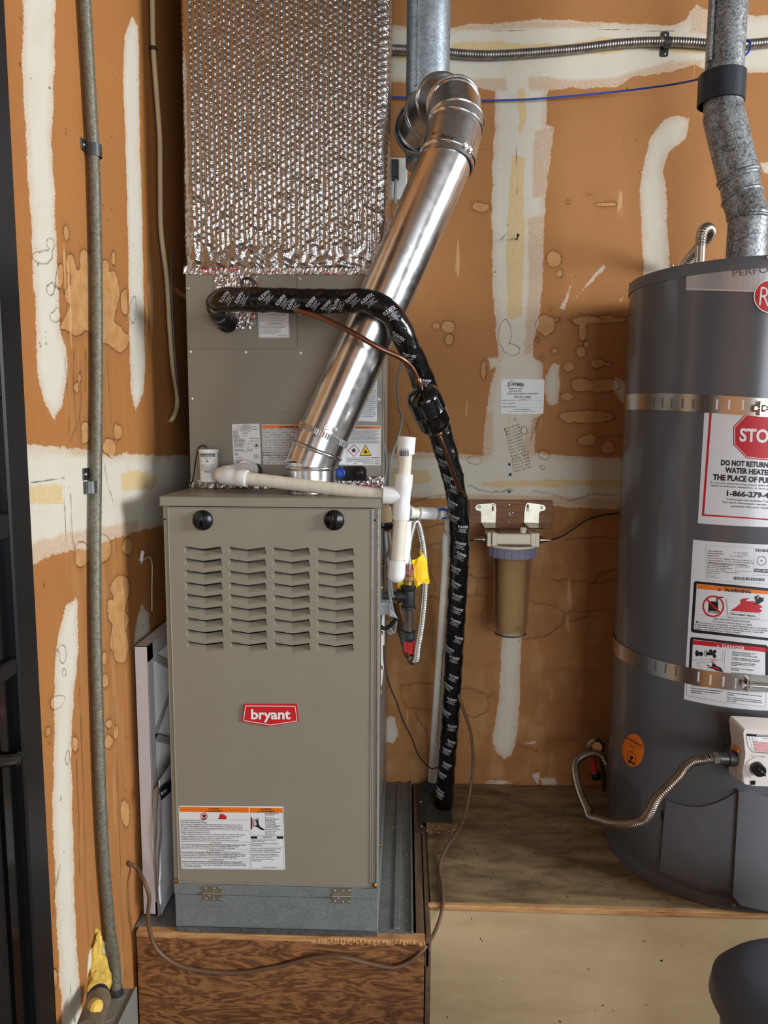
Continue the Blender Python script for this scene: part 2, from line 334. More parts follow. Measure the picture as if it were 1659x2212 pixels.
mat('clear_blue', (232, 232, 240), .05, var=.02, trans=1., ior=1.08); mat('cartridge', (206, 166, 100), .7, var=.06, vs=8)
mat('collar_clear', (176, 176, 204), .15, var=.1, trans=.45, ior=1.2)
mat('filter_white', (224, 220, 222), .6, var=.02); mat('pleat_white', (216, 218, 216), .8, var=.05); mat('card_white', (218, 217, 219), .6, var=.04); mat('paper', (226, 224, 226), .6, var=.03)
mat('foam_yellow', (214, 176, 78), .6, var=.2, vs=60, bump=.9, bs=90); mat('rubber', (50, 50, 54), .5); mat('bin_blue', (78, 86, 100), .5, var=.05, vs=6, bump=.05, bs=400)
mat('mesh_dark', (38, 36, 34), .7, .3); mat('wire_mesh', (84, 78, 68), .6, .6); mat('leaf', (176, 140, 96), .8); mat('enclosure_grey', (122, 120, 114), .5, var=.06, vs=15)
mat('box_red', (205, 34, 38), .35, var=.02)
ramped('ply_brown', [(.12, (62, 36, 18)), (.38, (112, 70, 38)), (.6, (142, 94, 54)), (.85, (166, 116, 70))], 5, 5, (1, 1, 4), .55, .6, wood=16)
ramped('ply_edge', [(.2, (120, 76, 40)), (.5, (190, 140, 88)), (.8, (214, 170, 116))], 14, 6, (1, 1, 8), .8, .3, bump=.5)
ramped('ply_cream', [(.2, (160, 134, 100)), (.5, (190, 164, 124)), (.8, (204, 180, 140))], 3, 6, (1, 1, 3), .6, .2, specks=(60, .735, (40, 34, 28)), bump=.03)
ramped('ply_deck', [(.22, (62, 48, 34)), (.42, (112, 90, 62)), (.6, (146, 122, 88)), (.85, (170, 146, 108))], 7, 8, (1, 3, 1), .75, .5, specks=(85, .69, (18, 15, 14)), bump=.15)
ramped('old_wood', [(.2, (60, 44, 32)), (.5, (104, 80, 60)), (.8, (132, 106, 80))], 10, 6, (8, 1, 8), .8, .2)
ramped('board_wood', [(.2, (84, 50, 28)), (.5, (138, 90, 52)), (.8, (166, 114, 68))], 6, 6, (2, 1, 14), .6, .6)
ramped('concrete', [(.2, (84, 82, 80)), (.8, (112, 110, 106))], 5, 8, rough=.85)
ramped('plain_drywall', [(.2, (96, 90, 84)), (.8, (118, 112, 104))], 6, 8, rough=.85)
ramped('ceiling_paper', [(.2, (120, 112, 104)), (.8, (140, 132, 122))], 3, 6, rough=.85)
# ================================================================== the room
XL, YB = -.095, .683          # left and back wall faces
ZF, ZC = -.457, 2.6
def sdf(P, poly):                                   # signed distance (inside > 0), P (n,2)
    q = np.asarray(poly, float); d2 = np.full(len(P), 1e9); ins = np.zeros(len(P), bool); n = len(q)
    for i in range(n):
        a, b = q[i], q[(i+1) % n]; e = b-a; w = P-a; t = np.clip((w@e)/max(e@e, 1e-12), 0, 1); d = w-np.outer(t, e); d2 = np.minimum(d2, (d*d).sum(1))
        c = (a[1] <= P[:, 1]) != (b[1] <= P[:, 1])
        with np.errstate(divide='ignore', invalid='ignore'): x = a[0]+(P[:, 1]-a[1])*(b[0]-a[0])/(b[1]-a[1])
        ins ^= c & (P[:, 0] < x)
    return np.where(ins, 1, -1)*np.sqrt(d2)
def ldist(P, line):
    q = np.asarray(line, float); d2 = np.full(len(P), 1e9)
    for a, b in zip(q[:-1], q[1:]):
        e = b-a; w = P-a; t = np.clip((w@e)/max(e@e, 1e-12), 0, 1); d = w-np.outer(t, e); d2 = np.minimum(d2, (d*d).sum(1))
    return np.sqrt(d2)
class WallField:
    def __init__(s, us, vs, to3, topix):
        s.us, s.vs = us, vs; U, V = np.meshgrid(us, vs); s.P = np.c_[U.ravel(), V.ravel()]; s.to3 = to3; s.topix = topix; s.F = {}
    def field(s, n, d): return s.F.setdefault(n, np.full(len(s.P), d))
    def near(s, q, m=.05):
        q = np.asarray(q); lo, hi = q.min(0)-m, q.max(0)+m; return np.where(((s.P >= lo) & (s.P <= hi)).all(1))[0]
    def poly(s, n, px):
        q = s.topix(np.array(px, float)); F = s.field(n, -.05); i = s.near(q); F[i] = np.maximum(F[i], sdf(s.P[i], q))
    def blob(s, n, cx, cy, rx, ry, rot=0, k=20, jag=.12, seed=None):
        r = np.random.default_rng(seed if seed is not None else int(cx*7+cy*3)); a = np.linspace(0, 2*np.pi, k, endpoint=False)
        rr = 1+jag*(np.interp(a, np.linspace(0, 2*np.pi, 7), np.r_[(z := r.normal(size=6)), z[:1]]))
        c, sn = math.cos(rot), math.sin(rot); x = rx*rr*np.cos(a); y = ry*rr*np.sin(a); s.poly(n, np.c_[cx+c*x-sn*y, cy+sn*x+c*y])
    def line(s, n, px, amp=1.6, seed=0):
        p = np.array(px, float); L = np.r_[0, np.cumsum(np.linalg.norm(np.diff(p, axis=0), axis=1))]; t = np.arange(0, L[-1], 9.); r = np.random.default_rng(seed+int(p[0, 0]))
        p = np.c_[np.interp(t, L, p[:, 0]), np.interp(t, L, p[:, 1])+r.normal(size=len(t)).cumsum()*0+r.normal(size=len(t))*amp]
        q = s.topix(p); F = s.field(n, .05); i = s.near(q); F[i] = np.minimum(F[i], ldist(s.P[i], q))
    def build(s, name, m):
        V = s.to3(s.P).reshape(len(s.vs), len(s.us), 3); o = MB().grid(V).build(name, m, kind='structure'); me = o.data
        for k, v in s.F.items(): a = me.attributes.new(k, 'FLOAT', 'POINT'); a.data.foreach_set('value', v.astype(np.float32))
        return o
def wall_material(name, paper0, paper1, flip):
    m = bpy.data.materials.new(name); m.use_nodes = True; nt = m.node_tree; N, L = nt.nodes, nt.links; b = N['Principled BSDF']
    tc = N.new('ShaderNodeTexCoord')
    def noise(sc, det=5, st=(1, 1, 1), rough=.6):
        mp = N.new('ShaderNodeMapping'); mp.inputs['Scale'].default_value = st; L.new(tc.outputs['Object'], mp.inputs[0])
        n = N.new('ShaderNodeTexNoise'); n.inputs['Scale'].default_value = sc; n.inputs['Detail'].default_value = det; n.inputs['Roughness'].default_value = rough; L.new(mp.outputs[0], n.inputs[0]); return n.outputs[0]
    def math_(op, a, c, d=None):
        n = N.new('ShaderNodeMath'); n.operation = op
        for i, x in enumerate((a, c, d)):
            if x is None: continue
            if isinstance(x, (int, float)): n.inputs[i].default_value = x
            else: L.new(x, n.inputs[i])
        return n.outputs[0]
    def rng(x, a, c, o0=0., o1=1.):
        n = N.new('ShaderNodeMapRange'); n.inputs[1].default_value = a; n.inputs[2].default_value = c; n.inputs[3].default_value = o0; n.inputs[4].default_value = o1; L.new(x, n.inputs[0]); return n.outputs[0]
    def mix(f, a, c):
        n = N.new('ShaderNodeMix'); n.data_type = 'RGBA'
        if isinstance(f, (int, float)): n.inputs[0].default_value = f
        else: L.new(f, n.inputs[0])
        for i, x in ((6, a), (7, c)):
            if isinstance(x, tuple): n.inputs[i].default_value = lin(x)
            else: L.new(x, n.inputs[i])
        return n.outputs[2]
    def attr(k): n = N.new('ShaderNodeAttribute'); n.attribute_name = k; return n.outputs['Fac']
    fine = noise(240, 5); fine2 = noise(420, 3); mid = noise(30, 5); big = noise(3.2, 6); jag = math_('MULTIPLY_ADD', fine, .011, -.0055); jag2 = math_('MULTIPLY_ADD', mid, .018, -.009)
    streak = noise(5, 6, (9, 9, .35) if flip else (.5, 1, 5))
    paper = mix(rng(big, .3, .7), paper0, paper1)
    paper = mix(math_('MULTIPLY', rng(fine, .35, .7), .35), paper, tuple(int(x*.86) for x in paper0))
    # weathered lower zone: browned, banded paper
    dz = attr('damp'); paper = mix(math_('MULTIPLY', rng(streak, .35, .68), math_('MULTIPLY', dz, .6)), paper, (146, 102, 60))
    paper = mix(math_('MULTIPLY', rng(noise(9, 6, (2, 2, 1) if not flip else (5, 5, .5)), .5, .72), math_('MULTIPLY', dz, .6)), paper, (198, 158, 106))
    # faint fine rings all over (dried droplets)
    vor = N.new('ShaderNodeTexVoronoi'); vor.feature = 'DISTANCE_TO_EDGE'; vor.inputs['Scale'].default_value = 26; vor.inputs['Randomness'].default_value = 1
    wv = N.new('ShaderNodeVectorMath'); wv.operation = 'ADD'; L.new(tc.outputs['Object'], wv.inputs[0]); cmb = N.new('ShaderNodeCombineXYZ')
    for i in range(3): L.new(math_('MULTIPLY', mid, .05), cmb.inputs[i])
    L.new(cmb.outputs[0], wv.inputs[1]); L.new(wv.outputs[0], vor.inputs['Vector'])
    hair = math_('MULTIPLY', rng(vor.outputs['Distance'], .012, .0), rng(noise(6, 2), .56, .66))
    paper = mix(math_('MULTIPLY', hair, .4), paper, (120, 74, 38))
    # stains: pale inside, dark rim
    st = math_('ADD', attr('stain'), math_('ADD', math_('MULTIPLY_ADD', mid, .016, -.008), math_('MULTIPLY_ADD', fine, .003, -.0015)))
    inside = math_('MULTIPLY', rng(st, 0, .003), rng(noise(38, 6), .3, .7, .25, 1.)); rim = rng(math_('ABSOLUTE', math_('SUBTRACT', st, .0006), 0), .0019, .0004)
    halo = math_('MULTIPLY', rng(st, -.012, 0.), rng(st, .001, 0))
    paper = mix(math_('MULTIPLY', halo, .35), paper, (140, 88, 48)); paper = mix(math_('MULTIPLY', inside, .72), paper, (214, 168, 112))
    # joint compound: solid inside, thin and brown-speckled toward the edge
    cp = math_('ADD', attr('comp'), math_('ADD', jag, jag2)); thin = attr('thin')
    cover = rng(cp, -.0005, .0016); body = rng(math_('ADD', attr('comp'), math_('MULTIPLY_ADD', mid, .03, -.015)), .0, .022)
    sk = mix(rng(fine2, .42, .6), (196, 160, 128), (222, 212, 196)); comp = mix(body, sk, (216, 209, 192))
    comp = mix(math_('MULTIPLY', rng(noise(14, 6), .5, .75), .5), comp, (206, 194, 168))
    comp = mix(math_('MULTIPLY', rng(math_('ADD', thin, jag2), -.002, .006), .85), comp, mix(rng(fine2, .4, .6), (192, 150, 112), (214, 196, 174)))
    comp = mix(rng(math_('ADD', attr('tape'), math_('MULTIPLY_ADD', mid, .026, -.013)), -.001, .001), comp, mix(rng(fine, .35, .65), (210, 180, 128), (224, 202, 158)))
    wst = math_('MULTIPLY', inside, .25); comp = mix(wst, comp, (226, 220, 200))
    col = mix(cover, paper, comp)
    col = mix(math_('MULTIPLY', math_('MULTIPLY', rim, rng(noise(17, 3), .3, .6, .35, 1.)), .85), col, (78, 42, 22))
    ln = math_('ADD', attr('line'), math_('MULTIPLY_ADD', mid, .006, -.003)); col = mix(math_('MULTIPLY', rng(ln, .0045, .0005), .55), col, (84, 50, 28))
    pc = attr('pencil'); col = mix(math_('MULTIPLY', rng(pc, .0022, .0008), .75), col, (70, 62, 54))
    spk = rng(noise(60, 2), .72, .74); col = mix(math_('MULTIPLY', spk, .7), col, (90, 60, 38))
    scr = math_('MULTIPLY', rng(noise(26, 3, (1, 1, .12), .5), .69, .72), .5); col = mix(scr, col, (232, 190, 138))
    L.new(col, b.inputs['Base Color']); b.inputs['Roughness'].default_value = .72; b.inputs['Specular IOR Level'].default_value = .3
    h = math_('ADD', math_('MULTIPLY', cover, 1.), math_('MULTIPLY', fine, .35)); bp = N.new('ShaderNodeBump'); bp.inputs['Strength'].default_value = .35; bp.inputs['Distance'].default_value = .0012
    L.new(h, bp.inputs['Height']); L.new(bp.outputs[0], b.inputs['Normal']); MATS[name] = m; return m
wall_material('back_wall_paper', (172, 116, 66), (186, 130, 78), False); wall_material('left_wall_paper', (172, 112, 60), (182, 122, 66), True)
# ---- back wall
us = np.r_[XL, .1, np.arange(.3, 2.3, .005), 2.5, 4, 5.6]; vsz = np.r_[ZF, -.2, np.arange(-.03, 2.3, .005), 2.4, ZC]
def bpix(q): p = at(q[:, 0], q[:, 1], Y=YB); return p[:, [0, 2]]
BW = WallField(us, vsz, lambda P: np.c_[P[:, 0], np.full(len(P), YB), P[:, 1]], bpix)
for n_, d_ in (('comp', -.05), ('thin', -.05), ('tape', -.05), ('stain', -.05), ('line', .05), ('pencil', .05)): BW.field(n_, d_)
BW.poly('comp', [(840, 52), (900, 56), (975, 58), (1010, 54), (1100, 48), (1160, 42), (1220, 42), (1300, 48), (1400, 52), (1460, 54), (1484, 40), (1494, 20), (1505, 8), (1520, 20), (1560, 28), (1659, 33), (1720, 34), (2200, 40), (2200, 170), (1720, 160), (1659, 158), (1540, 158), (1500, 140), (1460, 155), (1365, 167), (1345, 180), (1325, 190), (1220, 192), (1075, 197), (1010, 190), (975, 180), (840, 178)])
BW.poly('comp', [(1070, 150), (1068, 280), (1063, 330), (1062, 480), (1062, 560), (1066, 660), (1072, 730), (1076, 770), (1070, 795), (1060, 830), (1052, 880), (1045, 930), (1043, 1000), (1151, 1000), (1155, 975), (1157, 905), (1172, 895), (1172, 785), (1152, 772), (1155, 740), (1165, 680), (1172, 600), (1175, 500), (1180, 420), (1188, 350), (1195, 290), (1195, 275), (1182, 270), (1182, 150)])
BW.poly('comp', [(820, 978), (960, 977), (1040, 985), (1155, 978), (1220, 984), (1360, 990), (1500, 1000), (2200, 1010), (2200, 1115), (1500, 1108), (1345, 1100), (1260, 1096), (1190, 1085), (1010, 1080), (960, 1076), (820, 1074)])
_z = lambda L_, x0, y0, s_: [(x0+a/s_, y0+b/s_) for a, b in L_]
BW.poly('comp', _z([(870, 955), (940, 945), (1020, 965), (1015, 1020), (985, 1120), (930, 1190), (850, 1240), (820, 1320), (805, 1420), (825, 1540), (835, 1700), (840, 1900), (858, 2110), (870, 2600), (660, 2600), (640, 2180), (630, 2000), (615, 1800), (605, 1570), (625, 1450), (650, 1300), (700, 1120), (760, 1030), (810, 980)], 1220, 0, 3.779))
BW.poly('comp', _z([(1250, 20), (1320, 60), (1330, 150), (1325, 600), (1310, 720), (1230, 760), (1150, 740), (1110, 650), (1090, 500), (1095, 280), (1150, 140), (1200, 50)], 1040, 780, 7.9))
BW.poly('comp', [(1085, 1340), (1128, 1340), (1124, 1450), (1121, 1560), (1112, 1610), (1105, 1630), (1090, 1640), (1072, 1625), (1062, 1605), (1068, 1570), (1075, 1540), (1080, 1450)])
BW.poly('comp', [(842, 1545), (852, 1550), (860, 1590), (852, 1606), (830, 1604), (826, 1570)])
BW.poly('comp', [(1328, 815), (1345, 822), (1362, 840), (1362, 880), (1340, 868), (1322, 840)])
BW.poly('comp', [(1055, 772), (1085, 770), (1080, 790), (1058, 800)]); BW.poly('comp', [(1640, 352), (1672, 348), (1690, 362), (1676, 378), (1650, 372)])
BW.poly('comp', _z([(930, 720), (1130, 700), (1130, 780), (930, 770)], 800, 900, 3.95)[:0] or [(1190, 1080), (1340, 1090), (1340, 1100), (1250, 1098), (1190, 1092)])
for p in ([(840, 172), (975, 170), (1095, 165), (1095, 197), (1010, 192), (840, 184)], [(1140, 160), (1230, 172), (1330, 165), (1450, 130), (1520, 130), (1500, 165), (1365, 172), (1320, 196), (1140, 198)],
          [(1155, 280), (1200, 275), (1192, 420), (1150, 430), (1148, 330)], [(1140, 470), (1180, 460), (1165, 690), (1155, 760), (1130, 770), (1140, 640)], [(1044, 880), (1066, 890), (1066, 985), (1040, 990)],
          [(1150, 900), (1160, 905), (1158, 985), (1128, 985), (1128, 960)], [(960, 1066), (1180, 1070), (1350, 1080), (1350, 1100), (1180, 1090), (960, 1080)], [(840, 48), (1000, 52), (1100, 46), (1300, 46), (1300, 60), (1000, 66), (840, 66)],
          [(1495, 0), (1545, 10), (1545, 80), (1490, 70)], [(820, 972), (1040, 980), (1040, 992), (820, 994)], [(1380, 440), (1390, 440), (1388, 600), (1378, 600)]): BW.poly('thin', p)
for p in ([(975, 92), (1060, 90), (1180, 95), (1220, 98), (1290, 82), (1345, 80), (1345, 112), (1290, 118), (1180, 108), (975, 108)], [(1440, 100), (1530, 96), (1530, 115), (1440, 112)], [(852, 118), (878, 118), (878, 130), (852, 130)],
          [(1118, 192), (1136, 190), (1136, 262), (1120, 300)], [(1108, 335), (1132, 340), (1132, 560), (1126, 680), (1112, 690), (1096, 690), (1093, 560), (1098, 430)], [(845, 1012), (925, 1016), (935, 1042), (845, 1048)],
          [(1040, 1040), (1345, 1035), (1345, 1050), (1040, 1052)]): BW.poly('tape', p)
for a in ((1038, 447, 19, 12), (1197, 560, 17, 15), (1208, 590, 7, 9), (1213, 596, 3, 6), (944, 704, 8, 8), (968, 705, 15, 15), (970, 733, 11, 12), (1312, 442, 26, 7), (1275, 421, 9, 2.5), (1227, 436, 4, 3), (1175, 705, 17, 22), (1191, 705, 7, 22), (1160, 735, 5, 9),
          (1204, 690, 7, 5), (1252, 695, 18, 8), (1258, 715, 8, 20), (1255, 760, 11, 12), (1267, 745, 9, 8), (1199, 758, 7, 6), (1227, 793, 11, 12), (1290, 785, 17, 11), (1312, 787, 14, 5), (1224, 856, 14, 9), (1255, 832, 26, 16), (1300, 832, 45, 13), (1228, 907, 14, 8),
          (1275, 900, 60, 14), (1270, 950, 22, 14), (1314, 965, 15, 15), (1176, 983, 13, 10), (1113, 905, 3, 5), (1132, 930, 7, 9), (1090, 720, 13, 30), (1105, 755, 18, 14), (1305, 690, 60, 9), (1168, 772, 3, 3), (1190, 668, 3, 4),
          (1045, 800, 6, 20), (1510, 1040, 20, 10), (1026, 995, 18, 10), (1172, 1010, 5, 4)): BW.blob('stain', *a)
for l_ in ([(858, 1088), (890, 1084), (940, 1070), (985, 1072)], [(1010, 1050), (1060, 1062), (1110, 1060)], [(1150, 1062), (1190, 1066), (1230, 1082), (1290, 1068), (1345, 1066)], [(890, 1180), (925, 1178), (960, 1170), (980, 1168)], [(915, 1140), (945, 1132), (975, 1130)],
           [(896, 1282), (925, 1290), (985, 1292), (1040, 1284), (1065, 1294)], [(1010, 1240), (1030, 1250), (1064, 1248)], [(1032, 1262), (1028, 1280), (1040, 1290)], [(1220, 1166), (1280, 1160), (1340, 1164)], [(1190, 1252), (1240, 1254), (1290, 1262), (1330, 1250)],
           [(1280, 1262), (1300, 1238), (1335, 1228)], [(1055, 1310), (1040, 1322), (1040, 1345), (1052, 1358), (1068, 1362)], [(1150, 1302), (1195, 1308), (1222, 1325), (1215, 1348), (1190, 1370), (1130, 1380), (1118, 1386)], [(1222, 1322), (1280, 1320), (1325, 1316)],
           [(1215, 1346), (1260, 1335), (1280, 1325)], [(866, 1482), (900, 1476), (960, 1480), (1020, 1488), (1050, 1500), (1058, 1530), (1035, 1548), (1010, 1548), (960, 1540), (880, 1528), (866, 1505), (866, 1482)], [(1052, 1512), (1062, 1498), (1078, 1494)], [(896, 1535), (905, 1560), (925, 1580)],
           [(930, 1240), (940, 1262), (938, 1280)], [(1305, 900), (1335, 905)], [(1225, 690), (1250, 705)], [(870, 905), (885, 930), (888, 960)], [(1120, 1610), (1150, 1618), (1170, 1628)], [(1250, 675), (1300, 688), (1345, 690)],
           [(1285, 950), (1310, 938), (1345, 945)]): BW.line('line', l_)
for p in (_z([(690, 985), (735, 990), (792, 800), (768, 815), (730, 930)], 1020, 400, 3.6875), _z([(1030, 700), (1066, 655), (1046, 622), (990, 690), (830, 895), (1000, 715)], 1020, 400, 3.6875), _z([(1170, 915), (1205, 890), (1180, 925)], 1020, 400, 3.6875),
          [(1050, 1690), (1085, 1684), (1115, 1693), (1080, 1696)], [(1150, 1672), (1166, 1668), (1164, 1694), (1158, 1694)], [(1168, 1682), (1200, 1678), (1205, 1696), (1172, 1696)], [(1128, 1603), (1158, 1602), (1156, 1607), (1132, 1609)], [(868, 1446), (882, 1437), (880, 1442), (870, 1448)]): BW.poly('comp', p)
BW.line('pencil', [(1117, 195), (1115, 300), (1117, 420)], .6); BW.line('pencil', [(1080, 520), (1098, 500), (1096, 480)], 1); BW.line('pencil', [(1250, 62), (1460, 68)], .5); BW.line('pencil', [(1060, 68), (1215, 62)], .5); BW.line('pencil', [(1166, 900), (1142, 958)], 1.5)
BW.line('pencil', [(1040, 1690), (1140, 1692), (1300, 1700)], 1.)
BW.F['damp'] = np.clip((.965-BW.P[:, 1])/.03, 0, 1)*.9+.05
BW.build('wall_back', 'back_wall_paper')
# ---- left wall
ys = np.r_[-5, -3, -1, np.arange(-.62, YB+.001, .006)]; ys[-1] = YB; zs = np.r_[np.arange(ZF, 2.25, .006), 2.4, ZC]
def lpix(q): p = at(q[:, 0], q[:, 1], X=XL); return p[:, [1, 2]]
LW = WallField(ys, zs, lambda P: np.c_[np.full(len(P), XL), P[:, 0], P[:, 1]], lpix)
for n_, d_ in (('comp', -.05), ('thin', -.05), ('tape', -.05), ('stain', -.05), ('line', .05), ('pencil', .05)): LW.field(n_, d_)
for p in ([(48, -420), (50, -60), (48, 150), (55, 300), (65, 450), (72, 600), (78, 740), (80, 800), (90, 850), (105, 890), (117, 906), (135, 880), (147, 800), (143, 750), (130, 720), (125, 600), (120, 450), (112, 300), (118, 150), (122, -60), (126, -420)],
          [(285, 33), (298, 55), (300, 100), (302, 300), (307, 450), (310, 600), (313, 740), (314, 800), (310, 850), (293, 888), (283, 850), (279, 740), (277, 560), (272, 350), (266, 180), (268, 80)],
          [(0, 955), (60, 960), (190, 970), (240, 985), (270, 978), (350, 985), (430, 982), (430, 1108), (355, 1135), (290, 1150), (260, 1160), (190, 1185), (110, 1200), (68, 1222), (0, 1235)],
          [(165, 1290), (140, 1310), (125, 1370), (118, 1430), (117, 1550), (115, 1700), (113, 1750), (117, 1850), (122, 2000), (130, 2130), (137, 2260), (184, 2260), (170, 2100), (162, 1950), (160, 1850), (157, 1770), (155, 1650), (156, 1550), (165, 1450), (170, 1400), (168, 1300)],
          [(305, 1302), (322, 1325), (326, 1370), (310, 1400), (288, 1400), (296, 1340)]): LW.poly('comp', p)
for p in ([(60, 1175), (140, 1150), (200, 1140), (260, 1130), (300, 1120), (300, 1150), (190, 1190), (110, 1205), (60, 1225)], [(150, 958), (240, 975), (270, 975), (260, 990), (150, 985)]): LW.poly('thin', p)
for p in ([(60, 1048), (135, 1046), (137, 1086), (60, 1090)], [(262, 1020), (300, 1015), (340, 1030), (335, 1055), (262, 1060)]): LW.poly('tape', p)
for a in ((143, 505, 7, 19), (108, 530, 9, 14), (150, 565, 8, 20), (178, 560, 10, 22), (160, 600, 13, 30), (150, 640, 9, 18), (170, 680, 28, 30), (225, 580, 12, 30), (235, 640, 18, 50), (245, 560, 6, 20), (270, 650, 8, 28), (215, 690, 30, 34), (255, 735, 22, 30), (92, 555, 20, 14),
          (128, 600, 9, 28), (110, 625, 7, 15), (118, 680, 11, 16), (288, 670, 8, 30), (165, 838, 6, 12), (172, 815, 5, 12), (185, 935, 12, 22), (252, 930, 9, 20), (238, 965, 14, 24), (275, 1180, 12, 18), (257, 1270, 18, 28), (255, 1330, 20, 28), (262, 1395, 14, 32), (238, 1310, 14, 20),
          (226, 1425, 7, 22), (227, 1470, 7, 18), (236, 1565, 10, 12), (250, 1580, 6, 14), (162, 1610, 7, 16), (235, 1600, 10, 18), (135, 1415, 9, 18), (122, 1520, 14, 18, .5), (138, 1452, 5, 8), (104, 1580, 7, 8), (146, 1640, 5, 14), (270, 1760, 12, 30), (115, 2110, 7, 26), (180, 1200, 24, 30), (225, 1190, 16, 30)): LW.blob('stain', *a, jag=.22)
for l_ in ([(160, 750), (158, 830), (165, 920), (150, 960)], [(172, 780), (176, 860), (170, 920)], [(232, 780), (236, 850), (240, 920)], [(150, 900), (148, 950)], [(152, 1070), (155, 1150), (165, 1210)], [(172, 1480), (176, 1600), (180, 1700), (184, 1900), (192, 2050)], [(165, 1640), (170, 1760), (172, 1900)],
           [(205, 1550), (212, 1700), (216, 1850), (222, 2050)], [(246, 1500), (252, 1620), (258, 1800), (264, 2000), (270, 2120)], [(196, 1900), (205, 2040)], [(225, 1000), (235, 1060), (250, 1100)], [(250, 1160), (255, 1220)], [(240, 1890), (250, 1900)], [(140, 770), (146, 840), (150, 890)], [(185, 760), (185, 850)],
           [(110, 2100), (112, 2160), (125, 2100)], [(130, 1870), (115, 1940), (116, 1985)], [(108, 1600), (102, 1612)], [(240, 1350), (246, 1420)], [(265, 1230), (272, 1300), (268, 1380)]): LW.line('line', l_, 2.)
LW.poly('stain', _z([(430, 1625), (470, 1640), (492, 1725), (512, 1700), (512, 1600), (550, 1600), (600, 1660), (640, 1690), (668, 1650), (692, 1725), (732, 1850), (742, 1960), (732, 2050), (785, 2105), (824, 2150), (824, 2215), (790, 2250), (760, 2240), (720, 2210), (640, 2200), (560, 2120), (480, 2150), (400, 2110), (380, 2100), (424, 2000), (470, 1960), (420, 1905), (432, 1805), (480, 1820), (430, 1725)], 0, 0, 2.9625))
LW.poly('stain', [(238, 1268), (262, 1248), (282, 1272), (276, 1298), (270, 1320), (284, 1336), (272, 1362), (280, 1400), (270, 1432), (252, 1432), (236, 1392), (242, 1350), (232, 1320), (246, 1296)])
for p in ([(700, 695), (712, 735), (720, 800), (700, 830)],): LW.poly('stain', _z(p, 0, 0, 1.))
LW.line('pencil', [(137, 985), (140, 1090), (143, 1190)], 1); LW.line('pencil', [(150, 2110), (160, 2212)], 1); LW.line('pencil', [(162, 2130), (164, 2212)], 1); LW.line('pencil', [(66, 1042), (150, 1034), (250, 1020)], .8); LW.line('pencil', [(66, 1112), (190, 1085)], .8)
_dy = at(205, 1106, X=XL)[1]; LW.F['damp'] = np.exp(-((LW.P[:, 0]-_dy)/.11)**2)*np.clip((1.5-LW.P[:, 1])/.25, 0, 1)*.95
LW.build('wall_left', 'left_wall_paper')
# ---- the rest of the garage (floor, ceiling, far walls with their openings)
MB().box(XL, 5.6, -5, YB, ZF-.05, ZF).build('floor', 'concrete', kind='structure')
MB().box(XL-.1, 5.7, -5.1, YB+.1, ZC, ZC+.05).build('ceiling', 'ceiling_paper', kind='structure')
_b = MB(); x0, x1 = 5.5, 5.6
_b.box(x0, x1, -5, YB, ZF, 1.25).box(x0, x1, -5, YB, 2.47, ZC).box(x0, x1, -5, -2.65, 1.25, 2.47).box(x0, x1, -.85, YB, 1.25, 2.47); _b.build('wall_right', 'plain_drywall', kind='structure')
_b = MB(); _b.box(5.47, 5.5, -2.72, -2.65, 1.18, 2.54).box(5.47, 5.5, -.85, -.78, 1.18, 2.54).box(5.47, 5.5, -2.65, -.85, 1.18, 1.25).box(5.47, 5.5, -2.65, -.85, 2.47, 2.54); _b.build('window_1', 'pvc_white', kind='structure')
_b = MB(); _b.box(XL, .95, -5.05, -5, ZF, ZC).box(3.75, 5.6, -5.05, -5, ZF, ZC).box(.95, 3.75, -5.05, -5, 2.1, ZC); _b.build('wall_front', 'plain_drywall', kind='structure')
# ================================================================== platforms
W = .4445; HS = .109; HT = .955; YC = .1917; ZCT = 1.433
t = thing('furnace_platform', (.22, 0, ZF), 'brown stained plywood platform that carries the furnace', 'platform')
_p = [(XL+.012, 0), (.02, .002), (.12, -.001), (.2, -.004), (.3, -.002), (.36, -.008), (.42, -.012), (.48, -.007), (.546, -.012)]
MB().prism([(x, -.008, z-.006) for x, z in _p]+[(.546, -.008, ZF), (XL+.012, -.008, ZF)], (0, .016, 0)).build('front_panel', 'ply_brown', t)
_b = MB(); n = 260; xs = np.linspace(.30, .5475, n); sm = lambda k: np.convolve(RNG.normal(size=n+k), np.ones(k)/k, 'valid')[:n]*math.sqrt(k)
r1, r2, r3 = sm(5), sm(9), sm(3); amp = np.clip((xs-.30)/.06, 0, 1); V = []
for j in range(6): k = j/5; V.append([(xs[i], -.0088-amp[i]*(.0018*abs(r1[i])*math.sin(math.pi*k)+.0008*r3[i]*(j in (2, 3))), -.0165-.003*amp[i]*r2[i]*(1-k)*.8+k*(.0145+.0008*r1[i]*amp[i])) for i in range(n)])
_b.grid(np.array(V)); _b.build('splintered_edge', 'ply_edge', t); MB().box(XL+.012, .301, -.0086, .012, -.0135, -.0015, .0008).build('edge_strip', 'ply_edge', t); MB().box(.30, .547, -.0078, .012, -.014, -.0015).build('edge_backing', 'ply_edge', t)
MB().box(XL+.0115, .0, -.0095, .012, -.013, -.0006, .0008).build('edge_strip', 'ply_edge', t)
MB().box(XL+.004, .52, .012, YB-.003, -.03, -.0025).build('deck', 'old_wood', t)
MB().box(.528, .546, .012, YB-.003, ZF, -.003).build('side_panel', 'old_wood', t)
t = thing('sheet_metal_pan', (.4, .3, 0), 'dusty grey sheet metal pan lying under the furnace base', 'metal sheet')
_b = MB().box(XL+.003, .522, .008, YB-.003, -.0025, -.0005); _b.build('sheet', 'sheet_grey', t)
MB().box(.478, .492, .02, YB-.004, -.0005, .0035, .001).build('sealed_seam', 'sheet_grey', t)
